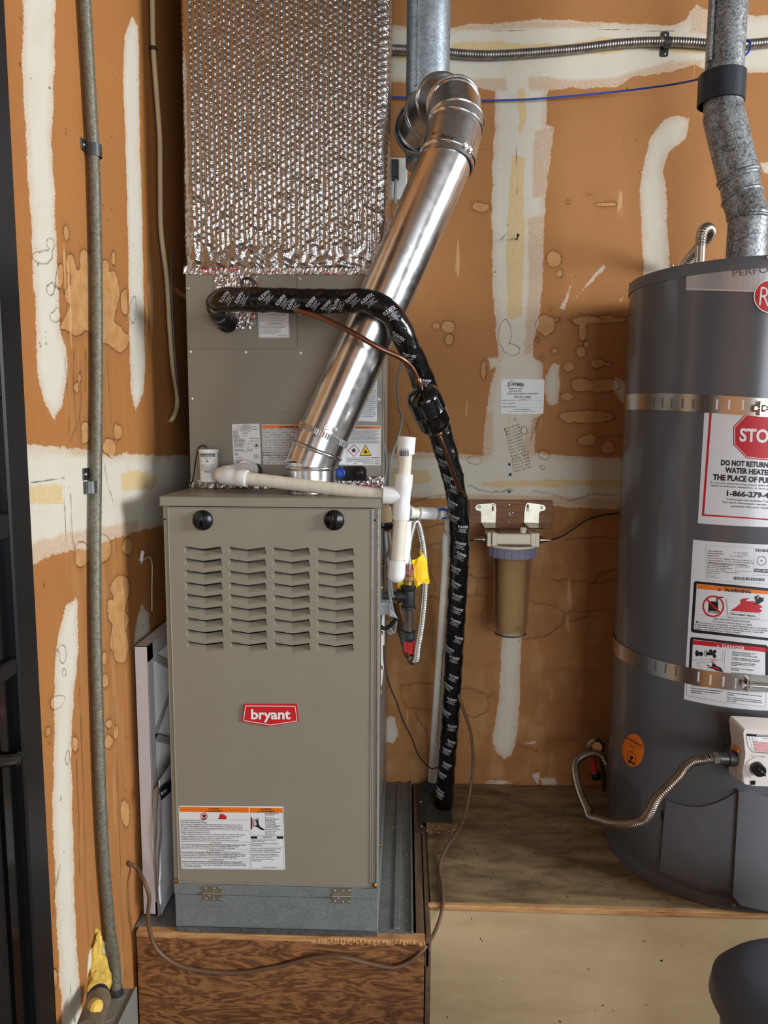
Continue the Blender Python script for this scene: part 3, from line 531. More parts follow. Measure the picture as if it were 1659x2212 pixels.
MB().box(.518, .522, .01, YB-.004, -.0005, .006).build('edge_fold', 'sheet_grey', t)
each(t, 'screw', 'screw_steel', ((.508, .05, -.0005), (.508, .12, -.0005), (.508, .3, -.0005)), lambda b, c: b.screw(c, (0, 0, 1), .004, .003))
t = thing('water_heater_platform', (1.2, .4, ZF), 'stained plywood platform with cream front that carries the water heater', 'platform')
MB().box(.562, 2.4, .117, YB-.002, -.018, 0, .0015).build('deck', 'ply_deck', t)
MB().box(.556, 2.4, .106, .117, -.014, -.001, .0012).build('edge_strip', 'ply_edge', t)
MB().box(.556, 2.4, .11, .128, ZF, -.0145).build('front_panel', 'ply_cream', t)
MB().box(.5475, .555, .0, YB-.002, -.07, -.016).build('side_batten', 'old_wood', t)
MB().box(.549, .5605, .0, .44, -.4, -.003, .001).build('side_board', 'old_wood', t)
# wire mesh patch round the lines, and the rough filler in front of it
t = thing('wire_mesh_patch', (.59, .55, 0), 'dusty wire mesh patch round the black line at the deck hole', 'wire mesh')
_b = MB()
for i in range(28): x = .549+i*.0032; _b.box(x, x+.0008, .45, .67, .001, .0018)
for i in range(66): y = .452+i*.0033; _b.box(.549, .637, y, y+.0008, .0018, .0026)
_b.build('wires', 'wire_mesh', t, kind='stuff'); MB().box(.545, .552, .4, .66, .0, .004).build('fixing_strip', 'wire_mesh', t)
each(t, 'screw', 'screw_steel', ((.549, .43, .004), (.549, .56, .004)), lambda b, c: b.screw(c, (0, 0, 1), .004))
_b = MB()
for i in range(260):
    x, y = RNG.uniform(.562, .648), RNG.uniform(.40, .452); r = RNG.uniform(.001, .0032); _b.lathe((x, y, 0), (RNG.normal()*.2, RNG.normal()*.2, 1), [(0, r), (r*.5, r*.8), (r*.8, r*.3)], 6)
_b.build('crumbled_filler', mat('filler', (150, 112, 80), .9, var=.4, vs=60), kind='stuff', label='crumbled brown filler along the edge of the wire mesh patch', cat='debris')
for i, (x, y, r) in enumerate(((.56, .66, .03), (.585, .66, .02))): pass
MB().lathe((.586, .655, 0), (0, 0, 1), [(0, .032), (.006, .03), (.012, .022), (.014, .019)], 20).build('sealing_putty', 'rubber', label='black putty ring sealing the white pipe at the deck', cat='putty')
# ================================================================== furnace base (hinged galvanised stand)
t = thing('galvanised_plenum', (W/2, .3, 0), 'galvanised sheet metal base with two hinges under the furnace', 'plenum box')
_b = MB().box(0, W, .004, .655, .002, HS-.001, .001); _b.build('body', 'galvanised_blue', t)
_b = MB().box(.002, W-.001, 0, .004, .008, HS-.026, .0008); _b.build('access_door', 'galvanised_blue', t)
MB().box(0, W, .0005, .004, HS-.025, HS-.001, .0006).build('top_rail', 'galvanised_blue', t)
MB().box(.004, W-.002, -.004, .02, 0, .0025).box(.004, W-.002, -.0045, -.003, 0, .009).box(.03, W-.03, -.006, -.0045, 0, .011).build('drip_lip', 'galvanised', t)
for px in (459, 738.5):
    c = at(px, 1930 if px < 600 else 1935.5, Y=-.001); h = MB().box(c[0]-.021, c[0]+.021, -.0018, .0005, c[2]-.017, c[2]+.017, .0004).build('hinge', 'steel_zinc', t)
    MB().tube([(c[0]-.022, -.003, c[2]+.001), (c[0]+.022, -.003, c[2]+.001)], .0027, 10).build('hinge_pin', 'stainless', h)
    _b = MB()
    for dx, dz in ((-.015, .012), (.003, .012), (.016, .013), (-.008, -.006), (-.015, -.013), (.002, -.014), (.016, -.013)): _b.screw((c[0]+dx, -.0018, c[2]+dz), (0, -1, 0), .0022, .001)
    _b.build('hinge_screws', 'screw_steel', h)
# ================================================================== furnace
F = thing('furnace', (W/2, .3, HS), 'grey beige gas furnace cabinet with louvred door and red badge', 'furnace')
MB().box(0, .0015, .03, .66, HS, HT-.02).box(W-.0015, W, .03, .66, HS, HT-.02).box(0, W, .6585, .66, HS, HT-.02).box(0, W, .03, .66, HS, HS+.0015).build('casing', 'galvanised', F)
MB().box(.002, W-.002, .15, .152, HS+.002, HT-.003).build('inner_panel', 'galvanised', F)
MB().box(0, .0125, .001, .032, HS, HT-.02, .001).box(.0105, .0125, -.001, .01, HS, HT-.02).build('side_rail', 'furnace_paint', F)
_b = MB().box(W-.0165, W, .001, .032, HS, HT-.02, .001); _b.build('side_rail', 'furnace_paint', F)
MB().box(W-.0055, W-.0035, -.0015, .004, HS+.008, HT-.022).box(W-.0165, W-.0145, -.001, .004, HS+.008, HT-.022).build('rail_edge', 'galvanised', F)
MB().box(0, W, .0, .03, HS, HS+.0075, .001).build('bottom_rail', 'furnace_paint', F)
MB().box(-.0055, W+.002, -.0045, .662, HT-.0015, HT, .0005).box(-.0055, W+.002, -.0045, -.0028, HT-.0195, HT, .0006).box(-.0055, -.004, -.0045, .66, HT-.0195, HT).box(W+.0008, W+.002, -.0045, .66, HT-.0195, HT).build('top_lid', 'furnace_paint', F)
# louvred door
fx = lambda px, py=1300: at(px, py, Y=0)[0]; fz = lambda py, px=585: at(px, py, Y=0)[2]
DL, DR, DB, DT = .0105, W-.0175, HS+.0085, HT-.0225
cols = [(fx(a), fx(b)) for a, b in ((399.3, 482.7), (493.5, 577.2), (588.4, 671), (682.9, 765.6))]
zr = [(fz(1181.3+i*25.75), fz(1181.3+i*25.75+23.3)) for i in range(9)]
xb = [DL]+[v for c in cols for v in c]+[DR]; zb = [DT]+[v for r in zr for v in r]+[DB]
_b = MB(); LV = []
for i in range(len(xb)-1):
    for j in range(len(zb)-1):
        x0, x1, zt, zl = xb[i], xb[i+1], zb[j], zb[j+1]
        if i % 2 == 1 and j % 2 == 1:
            xm = (x0+x1)/2; h = zt-zl; dip = .0062; e = .0005; s = .0035
            TL, TM, TR = (x0+s, 0, zt-e), (xm, 0, zt-dip), (x1-s, 0, zt-e); BR, BM, BL = (x1-e, 0, zl+dip), (xm, 0, zl+e), (x0+e, 0, zl+dip)
            a, b_, c, d = (x0, 0, zt), (x1, 0, zt), (x1, 0, zl), (x0, 0, zl)
            _b.raw([a, b_, c, d, TL, TM, TR, BR, BM, BL], [(0, 1, 6, 5, 4), (1, 2, 7, 6), (2, 3, 9, 8, 7), (3, 0, 4, 9)]); LV.append((TL, TM, TR, BR, BM, BL))
        else: _b.raw([(x0, 0, zt), (x1, 0, zt), (x1, 0, zl), (x0, 0, zl)], [(0, 1, 2, 3)])
for (a, b_) in (((DL, DB), (DL, DT)), ((DL, DT), (DR, DT)), ((DR, DT), (DR, DB)), ((DR, DB), (DL, DB))): _b.raw([(a[0], 0, a[1]), (b_[0], 0, b_[1]), (b_[0], .016, b_[1]), (a[0], .016, a[1])], [(0, 1, 2, 3)])
door = _b.build('door', 'furnace_paint', F, label='grey beige front door with four columns of louvres')
_b = MB().tube([(DL, -.0002, DB), (DL, -.0002, DT)], .0015, 6).tube([(DL, -.0002, DT), (DR, -.0002, DT)], .0015, 6).tube([(DR, -.0002, DT), (DR, -.0002, DB)], .0015, 6).tube([(DR, -.0002, DB), (DL, -.0002, DB)], .0015, 6); _b.build('door_edge', 'furnace_paint', door, smooth=True)
for (TL, TM, TR, BR, BM, BL) in LV:
    q = lambda A, B_, k, y: (A[0]+(B_[0]-A[0])*k, y, A[2]+(B_[2]-A[2])*k)
    k = .36; y = .011; TL2, TM2, TR2 = q(TL, BL, k, y), q(TM, BM, k, y), q(TR, BR, k, y); TL2 = (TL2[0]+.003, y, TL2[2]); TR2 = (TR2[0]-.003, y, TR2[2])
    MB().raw([BL, BM, BR, TR2, TM2, TL2, TL, TR], [(0, 1, 4, 5), (1, 2, 3, 4), (0, 5, 6), (2, 7, 3)]).build('louver', 'furnace_paint', door)
for px in (438.5, 722.2):
    c = at(px, 1123.5, Y=0); k = MB().lathe((c[0], 0, c[2]), (0, -1, 0), [(0, .021), (.004, .0208), (.006, .018), (.0065, .0)], 32, caps=False).build('knob', 'black_plastic', door, smooth=True)
    b = MB()
    for sx in (-1, 1): b.prism([(c[0]+sx*.0015, -.006, c[2]+.017), (c[0]+sx*.007, -.006, c[2]+.009), (c[0]+sx*.0065, -.006, c[2]-.006), (c[0]+sx*.0095, -.006, c[2]-.016), (c[0]+sx*.0055, -.006, c[2]-.016), (c[0]+sx*.003, -.006, c[2]-.004), (c[0]+sx*.003, -.006, c[2]+.007)], (0, -.009, 0))
    b.prism([(c[0]-.005, -.006, c[2]+.008), (c[0], -.006, c[2]+.018), (c[0]+.005, -.006, c[2]+.008)], (0, -.007, 0)); b.build('grip', 'black_plastic', door)
S0 = Plane(Y=0.)
D = Decal(S0, 320, 1440, 2.9625, lift=.0035); D.sheet([(614, 237), (953, 238), (966, 348), (785, 378), (603, 347)], 'box_red', rc=5)
_o = [(626, 247), (942, 249), (955, 343), (785, 369), (614, 340)]
for a, b_ in zip(_o, _o[1:]+_o[:1]): D.line('ink_white', *a, *b_, 4)
D.text('ink_white', 'bryant', 661, 330, 913, 330, 62, .028)
D.build('badge', F, 'red badge with white lettering on the furnace door')
D = Decal(S0, 380, 1720, 6.38); D.sheet([(35, 130), (1480, 140), (1505, 1012), (75, 1000)], 'label_white', rc=30); K = 'ink_black'
D.poly('ink_orange', [(50, 145), (1005, 152), (1008, 225), (55, 212)]); D.poly('ink_orange', [(1020, 154), (1470, 160), (1474, 222), (1022, 222)])
D.line(K, 52, 180, 1006, 188, 2).line(K, 1022, 186, 1472, 192, 2)
def tri(D, m, x, y, s, k2=None):
    D.poly(m, [(x-s, y+s*.85), (x+s, y+s*.85), (x, y-s*.95)])
    if k2: D.line(k2, x, y-s*.3, x, y+s*.35, s*.22, .0006); D.disc(k2, x, y+s*.6, s*.13, h=.0006, n=8)
tri(D, K, 464, 168, 13, 'ink_orange'); D.text(K, 'WARNING', 486, 178, 600, 178, 20, .02); tri(D, K, 422, 202, 13, 'ink_orange'); D.text(K, 'AVERTISSEMENT', 442, 211, 646, 211, 20, .02)
tri(D, K, 1183, 174, 13, 'ink_orange'); D.text(K, 'WARNING', 1204, 184, 1320, 184, 20, .02); tri(D, K, 1138, 206, 13, 'ink_orange'); D.text(K, 'AVERTISSEMENT', 1160, 216, 1364, 216, 20, .02)
D.disc('ink_red', 388, 273, 49, 40); D.poly(K, [(362, 252), (412, 252), (416, 268), (402, 290), (372, 290)]); D.line('ink_red', 356, 240, 420, 305, 8, .0006); D.poly(K, [(365, 303), (415, 303), (420, 316), (360, 316)])
fl = [(580, 312), (600, 285), (606, 240), (618, 232), (618, 262), (632, 234), (640, 258), (650, 230), (664, 262), (672, 240), (682, 272), (694, 264), (700, 300), (695, 314)]; D.poly('ink_red', fl)
D.line(K, 55, 318, 1008, 328, 2); D.line(K, 62, 454, 1012, 468, 2)
D.text(K, 'FIRE AND EXPLOSION HAZARD', 70, 342, 396, 344, 17); D.text(K, 'Can result in serious injury or death.', 70, 364, 434, 368, 16, .015)
D.text(K, 'Do not store or use gasoline or other flammable vapors and liquids in the vicinity of', 70, 390, 918, 402, 16, .015); D.text(K, 'this or any other appliance. Storage of or use of gasoline or other flammable vapors', 70, 416, 926, 428, 16, .015); D.text(K, 'or liquids in the vicinity of this or any appliance can result in serious injury or death.', 70, 442, 922, 454, 16, .015)
D.text(K, "RISQUE D'INCENDIE ET D'EXPLOSION", 74, 478, 470, 480, 16); D.text(K, 'Risque de blessures graves ou de mort.', 76, 500, 474, 504, 16, .015)
D.text(K, "Ne pas entreposer ni utiliser de l'essence ni d'autres vapeurs ou liquides inflammables", 76, 524, 956, 536, 16, .015); D.text(K, "dans le voisinage de cet appareil, ni de tout autre appareil. Le fait d'entreposer ou", 78, 552, 904, 562, 16, .015)
D.text(K, "d'utiliser de l'essence ou d'autres liquides ou vapeurs inflammables", 78, 576, 766, 584, 16, .015); D.text(K, 'appareil ou de tout autre appareil peut causer des blessures graves ou la mort.', 80, 600, 872, 612, 16, .015)
D.frame(K, 76, 620, 1024, 986, 2, 8)
for y, h_, x0, x1 in ((640, 'WARNING', 500, 622), (745, 'AVERTISSEMENT', 462, 670), (876, 'ADVERTENCIA', 484, 662)):
    tri(D, 'ink_yellow', x0-20, y-1, 13, K); D.text(K, h_, x0, y+9, x1, y+9, 20)
    D.line(K, 78, y-22, 1026, y-10, 2); D.line(K, 78, y+14, 1026, y+24, 2)
D.text(K, 'This product can expose you to chemicals including Lead and lead compounds, which', 82, 668, 958, 680, 16, .015); D.text(K, 'are known to the State of California to cause cancer and birth defects or other', 84, 690, 868, 698, 16, .015); D.text(K, 'reproductive harm. For more information go to www.P65Warnings.ca.gov', 84, 712, 822, 720, 16, .015)
D.text(K, 'Ce produit peut vous exposer a des agents chimiques, y compris le plomb et les', 84, 774, 894, 786, 16, .015); D.text(K, "composes de plomb, identifies par l'Etat de Californie comme pouvant causer le cancer", 86, 796, 968, 808, 16, .015); D.text(K, "et des malformations congenitales ou autres troubles de l'appareil reproducteur. Pour", 86, 818, 954, 830, 16, .015); D.text(K, 'de plus amples informations, priere de consulter www.P65Warnings.ca.gov', 88, 840, 846, 850, 16, .015)
D.text(K, 'Este producto puede exponerlo a quimicos que incluyen plomo y compuestos de', 92, 902, 912, 914, 16, .015); D.text(K, 'plomo, los cuales son conocidos en el Estado de California como causantes de cancer', 94, 924, 968, 936, 16, .015); D.text(K, 'y defectos de nacimiento, u otros danos reproductivos. Para mayor informacion, visite', 94, 948, 968, 958, 16, .015); D.text(K, 'www.P65Warnings.ca.gov', 96, 970, 356, 972, 16, .015)
D.frame(K, 1028, 224, 1476, 536, 2); D.line(K, 1232, 224, 1236, 536, 2); D.line(K, 1234, 370, 1474, 374, 2); D.quad(K, 1034, 288, 1052, 452)
D.poly('ink_pink', [(1054, 310), (1084, 330), (1070, 345), (1098, 365), (1078, 380), (1090, 400), (1056, 430)]); D.poly(K, [(1104, 292), (1118, 325), (1124, 348), (1126, 302), (1137, 306), (1140, 370), (1160, 415), (1225, 455), (1222, 465), (1180, 462), (1130, 428), (1072, 402), (1078, 395), (1112, 402), (1116, 372), (1094, 330), (1078, 312), (1084, 306), (1108, 336)], h=.0005)
for i, s_ in enumerate(('HOT PIPE BEHIND', 'THIS DOOR.', '', 'Door must be', 'properly installed', 'while furnace', 'is operating.')):
    if s_: D.text(K, s_, 1236, 242+i*19.5, 1236+len(s_)*(12.2 if i < 2 else 10.4), 242+i*19.5, 15, .01)
for i, s_ in enumerate(('TUYAUTERIE', 'CHAUDE DERRIERE', 'CETTE PORTE.', 'Cette porte doit etre', 'installee avant', 'operation de', "l'equipement.")):
    D.text(K, s_, 1240, 392+i*23, 1240+len(s_)*(13.5 if i < 3 else 10), 393+i*23, 15, .01)
D.frame(K, 1036, 550, 1484, 996, 2); D.quad(K, 1036, 550, 1122, 580); D.quad(K, 1392, 552, 1480, 582); D.text(K, 'OPERATION', 1192, 572, 1324, 572, 20); D.line(K, 1036, 582, 1480, 584, 2)
for y, s_, x1 in ((604, 'Operating instructions located on', 1390), (624, 'inside of this door.', 1234), (656, "Instructions d'utilisation a l'interieur", 1418), (676, 'de cette porte.', 1188), (726, 'Filters must be installed external to the', 1448), (749, 'furnace casing. See installation', 1374), (772, 'instructions for additional information.', 1444),
                  (802, 'Les filtres doivent etre, installes a', 1396), (824, "l'exterieur de l'armoire du generateur", 1428), (847, "d'air. Voir les instructions", 1318), (870, "d'installation pour information", 1362), (892, 'additionnelle.', 1186)): D.text(K, s_, 1046, y, x1, y+2, 15, .01)
D.line(K, 1040, 696, 1480, 700, 2); D.text(K, '343920-101 REV A', 1196, 984, 1382, 986, 16)
D.build('warning_label', F, 'white warning label with orange headers low on the furnace door')
each(F, 'corner_screw', 'brass', [at(379.5, 1903, Y=-.001), at(810, 1912.5, Y=-.001)], lambda b, c: b.hexbolt(c, (0, -1, 0), .0045, .004))
each(F, 'side_screw', 'brass', [(W, RNG.uniform(.05, .12), at(824, py, Y=.1)[2]) for py in (1224, 1266, 1364, 1438, 1486, 1655, 1817)], lambda b, c: b.screw(c, (1, 0, 0), .005, .004))
each(F, 'rail_hole_disc', 'black_plastic', [at(356, 1122, Y=.001), at(810, 1124, Y=.001)], lambda b, c: b.lathe(c, (0, -1, 0), [(0, .0022), (.0006, .002)], 10))  # flat black discs: the shade inside small screw holes put in as colour
MB().box(W, W+.0004, .1, .33, at(822, 1500, Y=.1)[2], at(822, 1350, Y=.1)[2]).build('rating_label', 'label_white', F)
MB().lathe((.318, .098, HT), (0, 0, 1), [(0, .062), (.0025, .061), (.0025, .055)], 36).build('flue_collar_flange', 'galvanised', F, smooth=True)
# ================================================================== cased coil
Cc = thing('evaporator_coil_cabinet', (W/2, .42, HT), 'grey metal evaporator coil cabinet standing on the furnace', 'coil cabinet')
MB().box(0, W, YC+.003, .655, HT+.001, ZCT).build('cabinet', 'coil_paint', Cc)
cz = lambda px, py, dy=0: at(px, py, Y=YC-dy)
Z5 = lambda x, y: (390+x/5.72, 560+y/5.72)
gx = cz(*Z5(1437, 600))[0]; gz = cz(*Z5(800, 1108))[2]; r = .014; g = .0012
arc = [(gx-r+r*math.cos(a), gz+r-r*math.sin(a)) for a in np.linspace(0, math.pi/2, 8)]
MB().prism([(x, YC, z) for x, z in [(.0015, ZCT-.001), (gx, ZCT-.001)]+arc+[(.0015, gz)]], (0, .003, 0)).build('access_panel', 'coil_paint', Cc)
arc2 = [(gx-r+(r+g)*math.cos(a), gz+r-(r+g)*math.sin(a)) for a in np.linspace(0, math.pi/2, 8)]
MB().prism([(x, YC, z) for x, z in [(.0015, HT+.002), (.0015, gz-g)]+arc2[::-1]+[(gx+g, ZCT-.001), (W-.0045, ZCT-.001), (W-.0045, HT+.002)]], (0, .003, 0)).build('main_panel', 'coil_paint', Cc)
MB().box(W-.0035, W, YC-.0005, YC+.003, HT+.002, ZCT).build('edge_flange', 'coil_paint', Cc)
each(Cc, 'panel_screw', 'screw_steel', [cz(*q) for q in [Z5(88, 362), Z5(118, 1145), Z5(798, 1150), Z5(1478, 1158), Z5(1468, 242), Z5(1475, 672), (413.5, 861), (818, 863)]], lambda b, c: b.hexbolt(c, (0, -1, 0), .0038, .004))
each(Cc, 'knockout', 'coil_paint', [cz(480, 898), cz(616, 900)], lambda b, c: b.lathe(c, (0, -1, 0), [(0, .0135), (.0006, .013), (.0006, .0124), (.0001, .0122)], 28), True)
SCc = Plane(Y=YC)
D = Decal(SCc, 390, 560, 5.72); D.sheet([(955, 560), (1330, 560), (1348, 970), (968, 972)], 'label_white', rc=12)
tri(D, 'ink_yellow', 1042, 632, 13, K); D.text(K, 'AVERTISSEMENT', 1062, 640, 1256, 640, 20); tri(D, 'ink_yellow', 1064, 796, 13, K); D.text(K, 'ADVERTENCIA', 1086, 806, 1250, 804, 20)
D.line(K, 962, 614, 1330, 614, 2); D.line(K, 965, 648, 1332, 648, 2); D.line(K, 970, 778, 1335, 774, 2); D.line(K, 970, 814, 1335, 810, 2); D.frame(K, 972, 570, 1338, 962, 2)
for i, s_ in enumerate(('Ce produit peut vous exposer a des agents', 'chimiques, y compris le plomb et les composes', 'de plomb, identifies par l Etat de Californie', 'comme pouvant causer le cancer et des', 'malformations congenitales ou autres troubles de', 'priere de consulter www.P65Warnings.ca.gov')): D.text(K, s_, 974, 668+i*19, (1266, 1310, 1310, 1240, 1300, 1284)[i], 666+i*19, 13)
for i, s_ in enumerate(('Este producto puede exponerlo a quimicos que', 'incluyen plomo y compuestos de plomo,', 'los cuales son conocidos', 'en el Estado de California', 'como causantes de cancer', 'visite www.P65Warnings.ca.gov')): D.text(K, s_, 978, 832+i*17.5, (1298, 1294, 1240, 1240, 1240, 1196)[i], 830+i*17.5, 12)
D.text(K, '343924-301 REV B', 1194, 946, 1322, 946, 12); D.build('warning_label', Cc, 'white warning label beside the black wrapped line')
D = Decal(SCc, 490, 900, 4.74); D.sheet([(52, 76), (334, 72), (350, 484), (70, 484)], 'label_white', rc=12)
for i, (s_, x0, x1) in enumerate((('INDOOR SECTION', 160, 242), ('OF HEAT PUMP OR AIR CONDITIONER', 106, 302), ('SECTION INTERIEUR', 150, 250), ('DE LA THERMOPOMPE OU DU CLIMATISEUR', 92, 314))): D.text(K, s_, x0, 92+i*13, x1, 92+i*13, 8, .02)
for i, s_ in enumerate(('MODEL NO.', 'MODELE NO', 'SERIAL NO.', 'SERIE NO', 'REFRIGERANT', 'REFRIGERANT', 'OPERATING PRESSURE', 'PRESSION DE SERVICE', 'MAX ALLOWABLE PRESS.', 'PRES MAX PERMISE', 'DATE OF MANUFACTURE', 'DATE DE FABRIC.', 'FACTORY INSTALLED', '', 'METERING DEVICE', 'DISPOSITIF DE MESURE', '', 'PAYNE', 'MADE IN', '')):
    if s_: D.text(K, s_, 64+i*1., 152+i*13.6, 64+i+len(s_)*6, 152+i*13.6, 8.5, .02)
for x0, y, x1, s_ in ((130, 150, 244, 'CNVVP2417ALA'), (156, 174, 218, '1025J00001'), (156, 202, 204, 'R-454B'), (228, 228, 330, '475 PSIG 3241 kPa'), (228, 254, 332, '475 PSIG 3268 kPa'), (216, 280, 262, 'MAY 2025'), (208, 316, 230, 'TXV'), (206, 340, 266, 'INSTALLATION'), (208, 356, 266, 'INSTRUCTIONS'), (100, 426, 160, 'DATE 1/00'), (82, 452, 200, 'ENGINEERED IN USA.'), (86, 470, 196, 'ASSEMBLED IN MEXICO')): D.text(K, s_, x0, y, x1, y, 8.5, .02)
D.poly(K, [(305, 264), (338, 296), (305, 330), (272, 296)]); D.poly('label_white', [(305, 269), (333, 296), (305, 325), (277, 296)], h=.0005); D.poly(K, [(296, 308), (293, 292), (302, 276), (306, 290), (314, 284), (318, 300), (312, 308)], h=.0007); D.disc(K, 302, 406, 24, 20); D.text(K, 'UL', 292, 414, 312, 414, 16, .02)
D.build('rating_label', Cc, 'small white rating label with a flame diamond')
D = Decal(SCc, 490, 900, 4.74); D.sheet([(358, 80), (800, 84), (800, 490), (372, 490)], 'label_white', rc=12); D.quad('ink_orange', 364, 88, 790, 120); tri(D, K, 551, 105, 14, 'ink_orange'); D.text(K, 'WARNING', 574, 115, 696, 115, 22, .03); tri(D, K, 718, 107, 14, 'ink_orange')
for i, s_ in enumerate(('RISK OF FIRE. FLAMMABLE REFRIGERANT', 'REPAIRED ONLY BY TRAINED SERVICE', 'PUNCTURE REFRIGERANT TUBING.', 'DISPOSE OF PROPERLY IN ACCORDANCE', 'OR LOCAL REGULATIONS. FLAMMABLE', 'AUXILIARY DEVICES WHICH MAY BE', 'SHALL NOT BE INSTALLED IN THE DUCT', 'AUXILIARY DEVICES LISTED FOR', 'APPLIANCE. SEE INSTRUCTIONS', 'MINIMUM INSTALLATION HEIGHT', 'MINIMUM ROOM AREA (OPERATING)', '3.1 x TOTAL CHARGE (kg)', 'LEAK DETECTION SYSTEM', 'POWERED EXCEPT FOR SERVICE')): D.text(K, s_, 370, 143+i*26, 370+len(s_)*10.5, 143+i*26, 19, .02 if 8 < i < 12 else 0)
D.build('warning_label', Cc, 'wide white warning label partly behind the shiny flue pipe')
D = Decal(SCc, 490, 900, 4.74); D.sheet([(1050, 92), (1576, 92), (1576, 500), (1050, 490)], 'label_white', rc=12); D.quad('ink_orange', 1080, 98, 1570, 124); tri(D, K, 1328, 111, 11, 'ink_orange'); D.text(K, 'ADVERTENCIA', 1342, 118, 1454, 118, 15, .02); tri(D, K, 1468, 112, 11, 'ink_orange')
for i in range(11): D.text(K, ('PELIGRO DE INCENDIO. CONTIENE REFRIGERANTE', 'INFLAMABLE. LAS REPARACIONES DEBE HACERLAS', 'SOLO PERSONAL CAPACITADO. NO PERFORE LA', 'TUBERIA DE REFRIGERANTE. DESECHE SEGUN', 'LAS NORMAS FEDERALES O LOCALES')[i % 5], 1120, 140+i*12.6, 1566-(i % 3)*22, 140+i*12.6, 7.5, .015)
D.line(K, 1230, 272, 1572, 272, 2); D.line(K, 1230, 272, 1230, 490, 2); D.line(K, 1230, 420, 1572, 420, 2); D.line(K, 1405, 420, 1405, 490, 2)
D.poly('ink_red', [(1300, 282), (1364, 346), (1300, 412), (1238, 346)]); D.poly('label_white', [(1300, 292), (1354, 346), (1300, 402), (1248, 346)], h=.0005)
def flame(D, x, y, s): D.poly(K, [(x-18*s, y+14*s), (x-22*s, y-4*s), (x-12*s, y-14*s), (x-10*s, y-2*s), (x-2*s, y-32*s), (x+8*s, y-16*s), (x+14*s, y-6*s), (x+20*s, y-16*s), (x+20*s, y+6*s), (x+12*s, y+16*s)], h=.0007); D.quad(K, x-20*s, y+22*s, x+20*s, y+26*s, h=.0007)
flame(D, 1300, 346, 1.); D.poly(K, [(1421, 284), (1484, 402), (1358, 402)]); D.poly('ink_yellow', [(1421, 296), (1474, 395), (1368, 395)], h=.0005); flame(D, 1421, 362, .85)
D.text(K, 'REFRIGERANT', 1240, 444, 1398, 444, 16); D.text(K, 'SAFETY GROUP', 1236, 464, 1404, 464, 16); D.text(K, 'A2L', 1300, 486, 1336, 486, 16); D.text(K, 'R- 454B', 1484, 490, 1562, 490, 16)
D.frame(K, 1494, 418, 1560, 464, 3); D.text(K, 'i', 1536, 456, 1542, 456, 22, .03); D.line(K, 1526, 418, 1526, 464, 3)
for i in range(5): D.text(K, ('READ', 'OPERATORS', 'MANUAL', 'BEFORE USE', 'SEE INFO')[i], 1412, 438+i*12, 1478, 438+i*12, 7.5)
for i in range(5): D.text(K, ('Min. 70', 'ft. / opera', 'SYSTEM.'), 0, 0, 1) if 0 else None
D.build('refrigerant_label', Cc, 'white label with red flame diamond and yellow flame triangle')
D = Decal(SCc, 380, 400, 3.19); D.sheet([(1200, 1310), (1386, 1310), (1386, 1630), (1200, 1624)], 'label_white', rc=8); D.quad('ink_blue', 1210, 1342, 1382, 1356)
for i in range(18): D.text(K, ('manufacturer instructions and', 'all codes. See installation', 'WARNING electrical shock', 'before servicing the unit')[i % 4], 1230, 1376+i*13, 1380-(i % 3)*9, 1376+i*13, 6.5, .015)
D.build('instruction_label', Cc, 'narrow white instruction label at the right edge behind the flue pipe')
# foil tape, grommet, ports
def crinkle(x0, x1, z0, z1, y, amp=.0012, step=.004, seed=1, rag=.0):
    r = np.random.default_rng(seed); nx = max(3, int((x1-x0)/step)); nz = max(3, int((z1-z0)/step)); X, Z = np.meshgrid(np.linspace(x0, x1, nx), np.linspace(z0, z1, nz))
    Yv = y-np.abs(r.normal(size=X.shape))*amp; X = X+r.normal(size=X.shape)*step*.25; Z = Z+r.normal(size=X.shape)*step*(.25+rag*0); return np.stack([X, Yv, Z], -1)
MB().grid(crinkle(-.003, W+.003, ZCT-.002, ZCT+.016, YC-.002, .0012, .004, 3)).grid(crinkle(-.003, W+.003, ZCT-.002, ZCT+.016, YC+.004, .0003, .02, 3)).build('foil_tape', 'foil_tape', Cc, label='crinkled foil tape along the top seam')
D = Decal(Plane(Y=YC-.004), 380, 400, 3.19)
for s_, x0, x1, y in (('HARDCAST', 172, 312, 582), ('FOIL GRIP', 200, 260, 612), ('1402', 380, 430, 600), ('FOIL-GRIP', 345, 440, 578), ('ROLL MASTIC', 600, 690, 602), ('FOIL-GRIP', 1005, 1130, 616)): D.text('ink_red', s_, x0, y, x1, y+2, 14, .015)
D.ink(Cc, 'red_tape_lettering')
z0, z1 = HT+.001, HT+.032
MB().grid(crinkle(-.001, .09, z0, cz(440, 1036)[2], YC-.001, .0025, .004, 5)).grid(crinkle(.07, W+.002, z0, z1, YC-.001, .0025, .004, 6)).build('foil_tape', 'foil_tape', Cc, label='crinkled foil tape along the bottom seam')
D = Decal(Plane(Y=YC-.005), 380, 400, 3.19); D.text('ink_red', '1402', 1345, 2088, 1270, 2080, 26, .01); D.text('ink_red', 'FOIL-GRIP', 1420, 2064, 1280, 2060, 14, .01); D.ink(Cc, 'red_tape_lettering')
a = cz(*Z5(440, 860)); b_ = cz(*Z5(925, 640)); c = cz(*Z5(600, 200)); d = cz(*Z5(960, 370))
MB().grid(crinkle(a[0], cz(*Z5(870, 800))[0], a[2], c[2], YC-.001, .0022, .004, 8)).grid(crinkle(cz(*Z5(600, 400))[0], d[0], d[2], c[2], YC-.0015, .0022, .004, 9)).grid(crinkle(cz(*Z5(700, 700))[0], b_[0], cz(*Z5(700, 820))[2], b_[2], YC-.002, .0012, .004, 10)).build('foil_patch', 'foil_tape', Cc, label='foil tape patches round the line outlets')
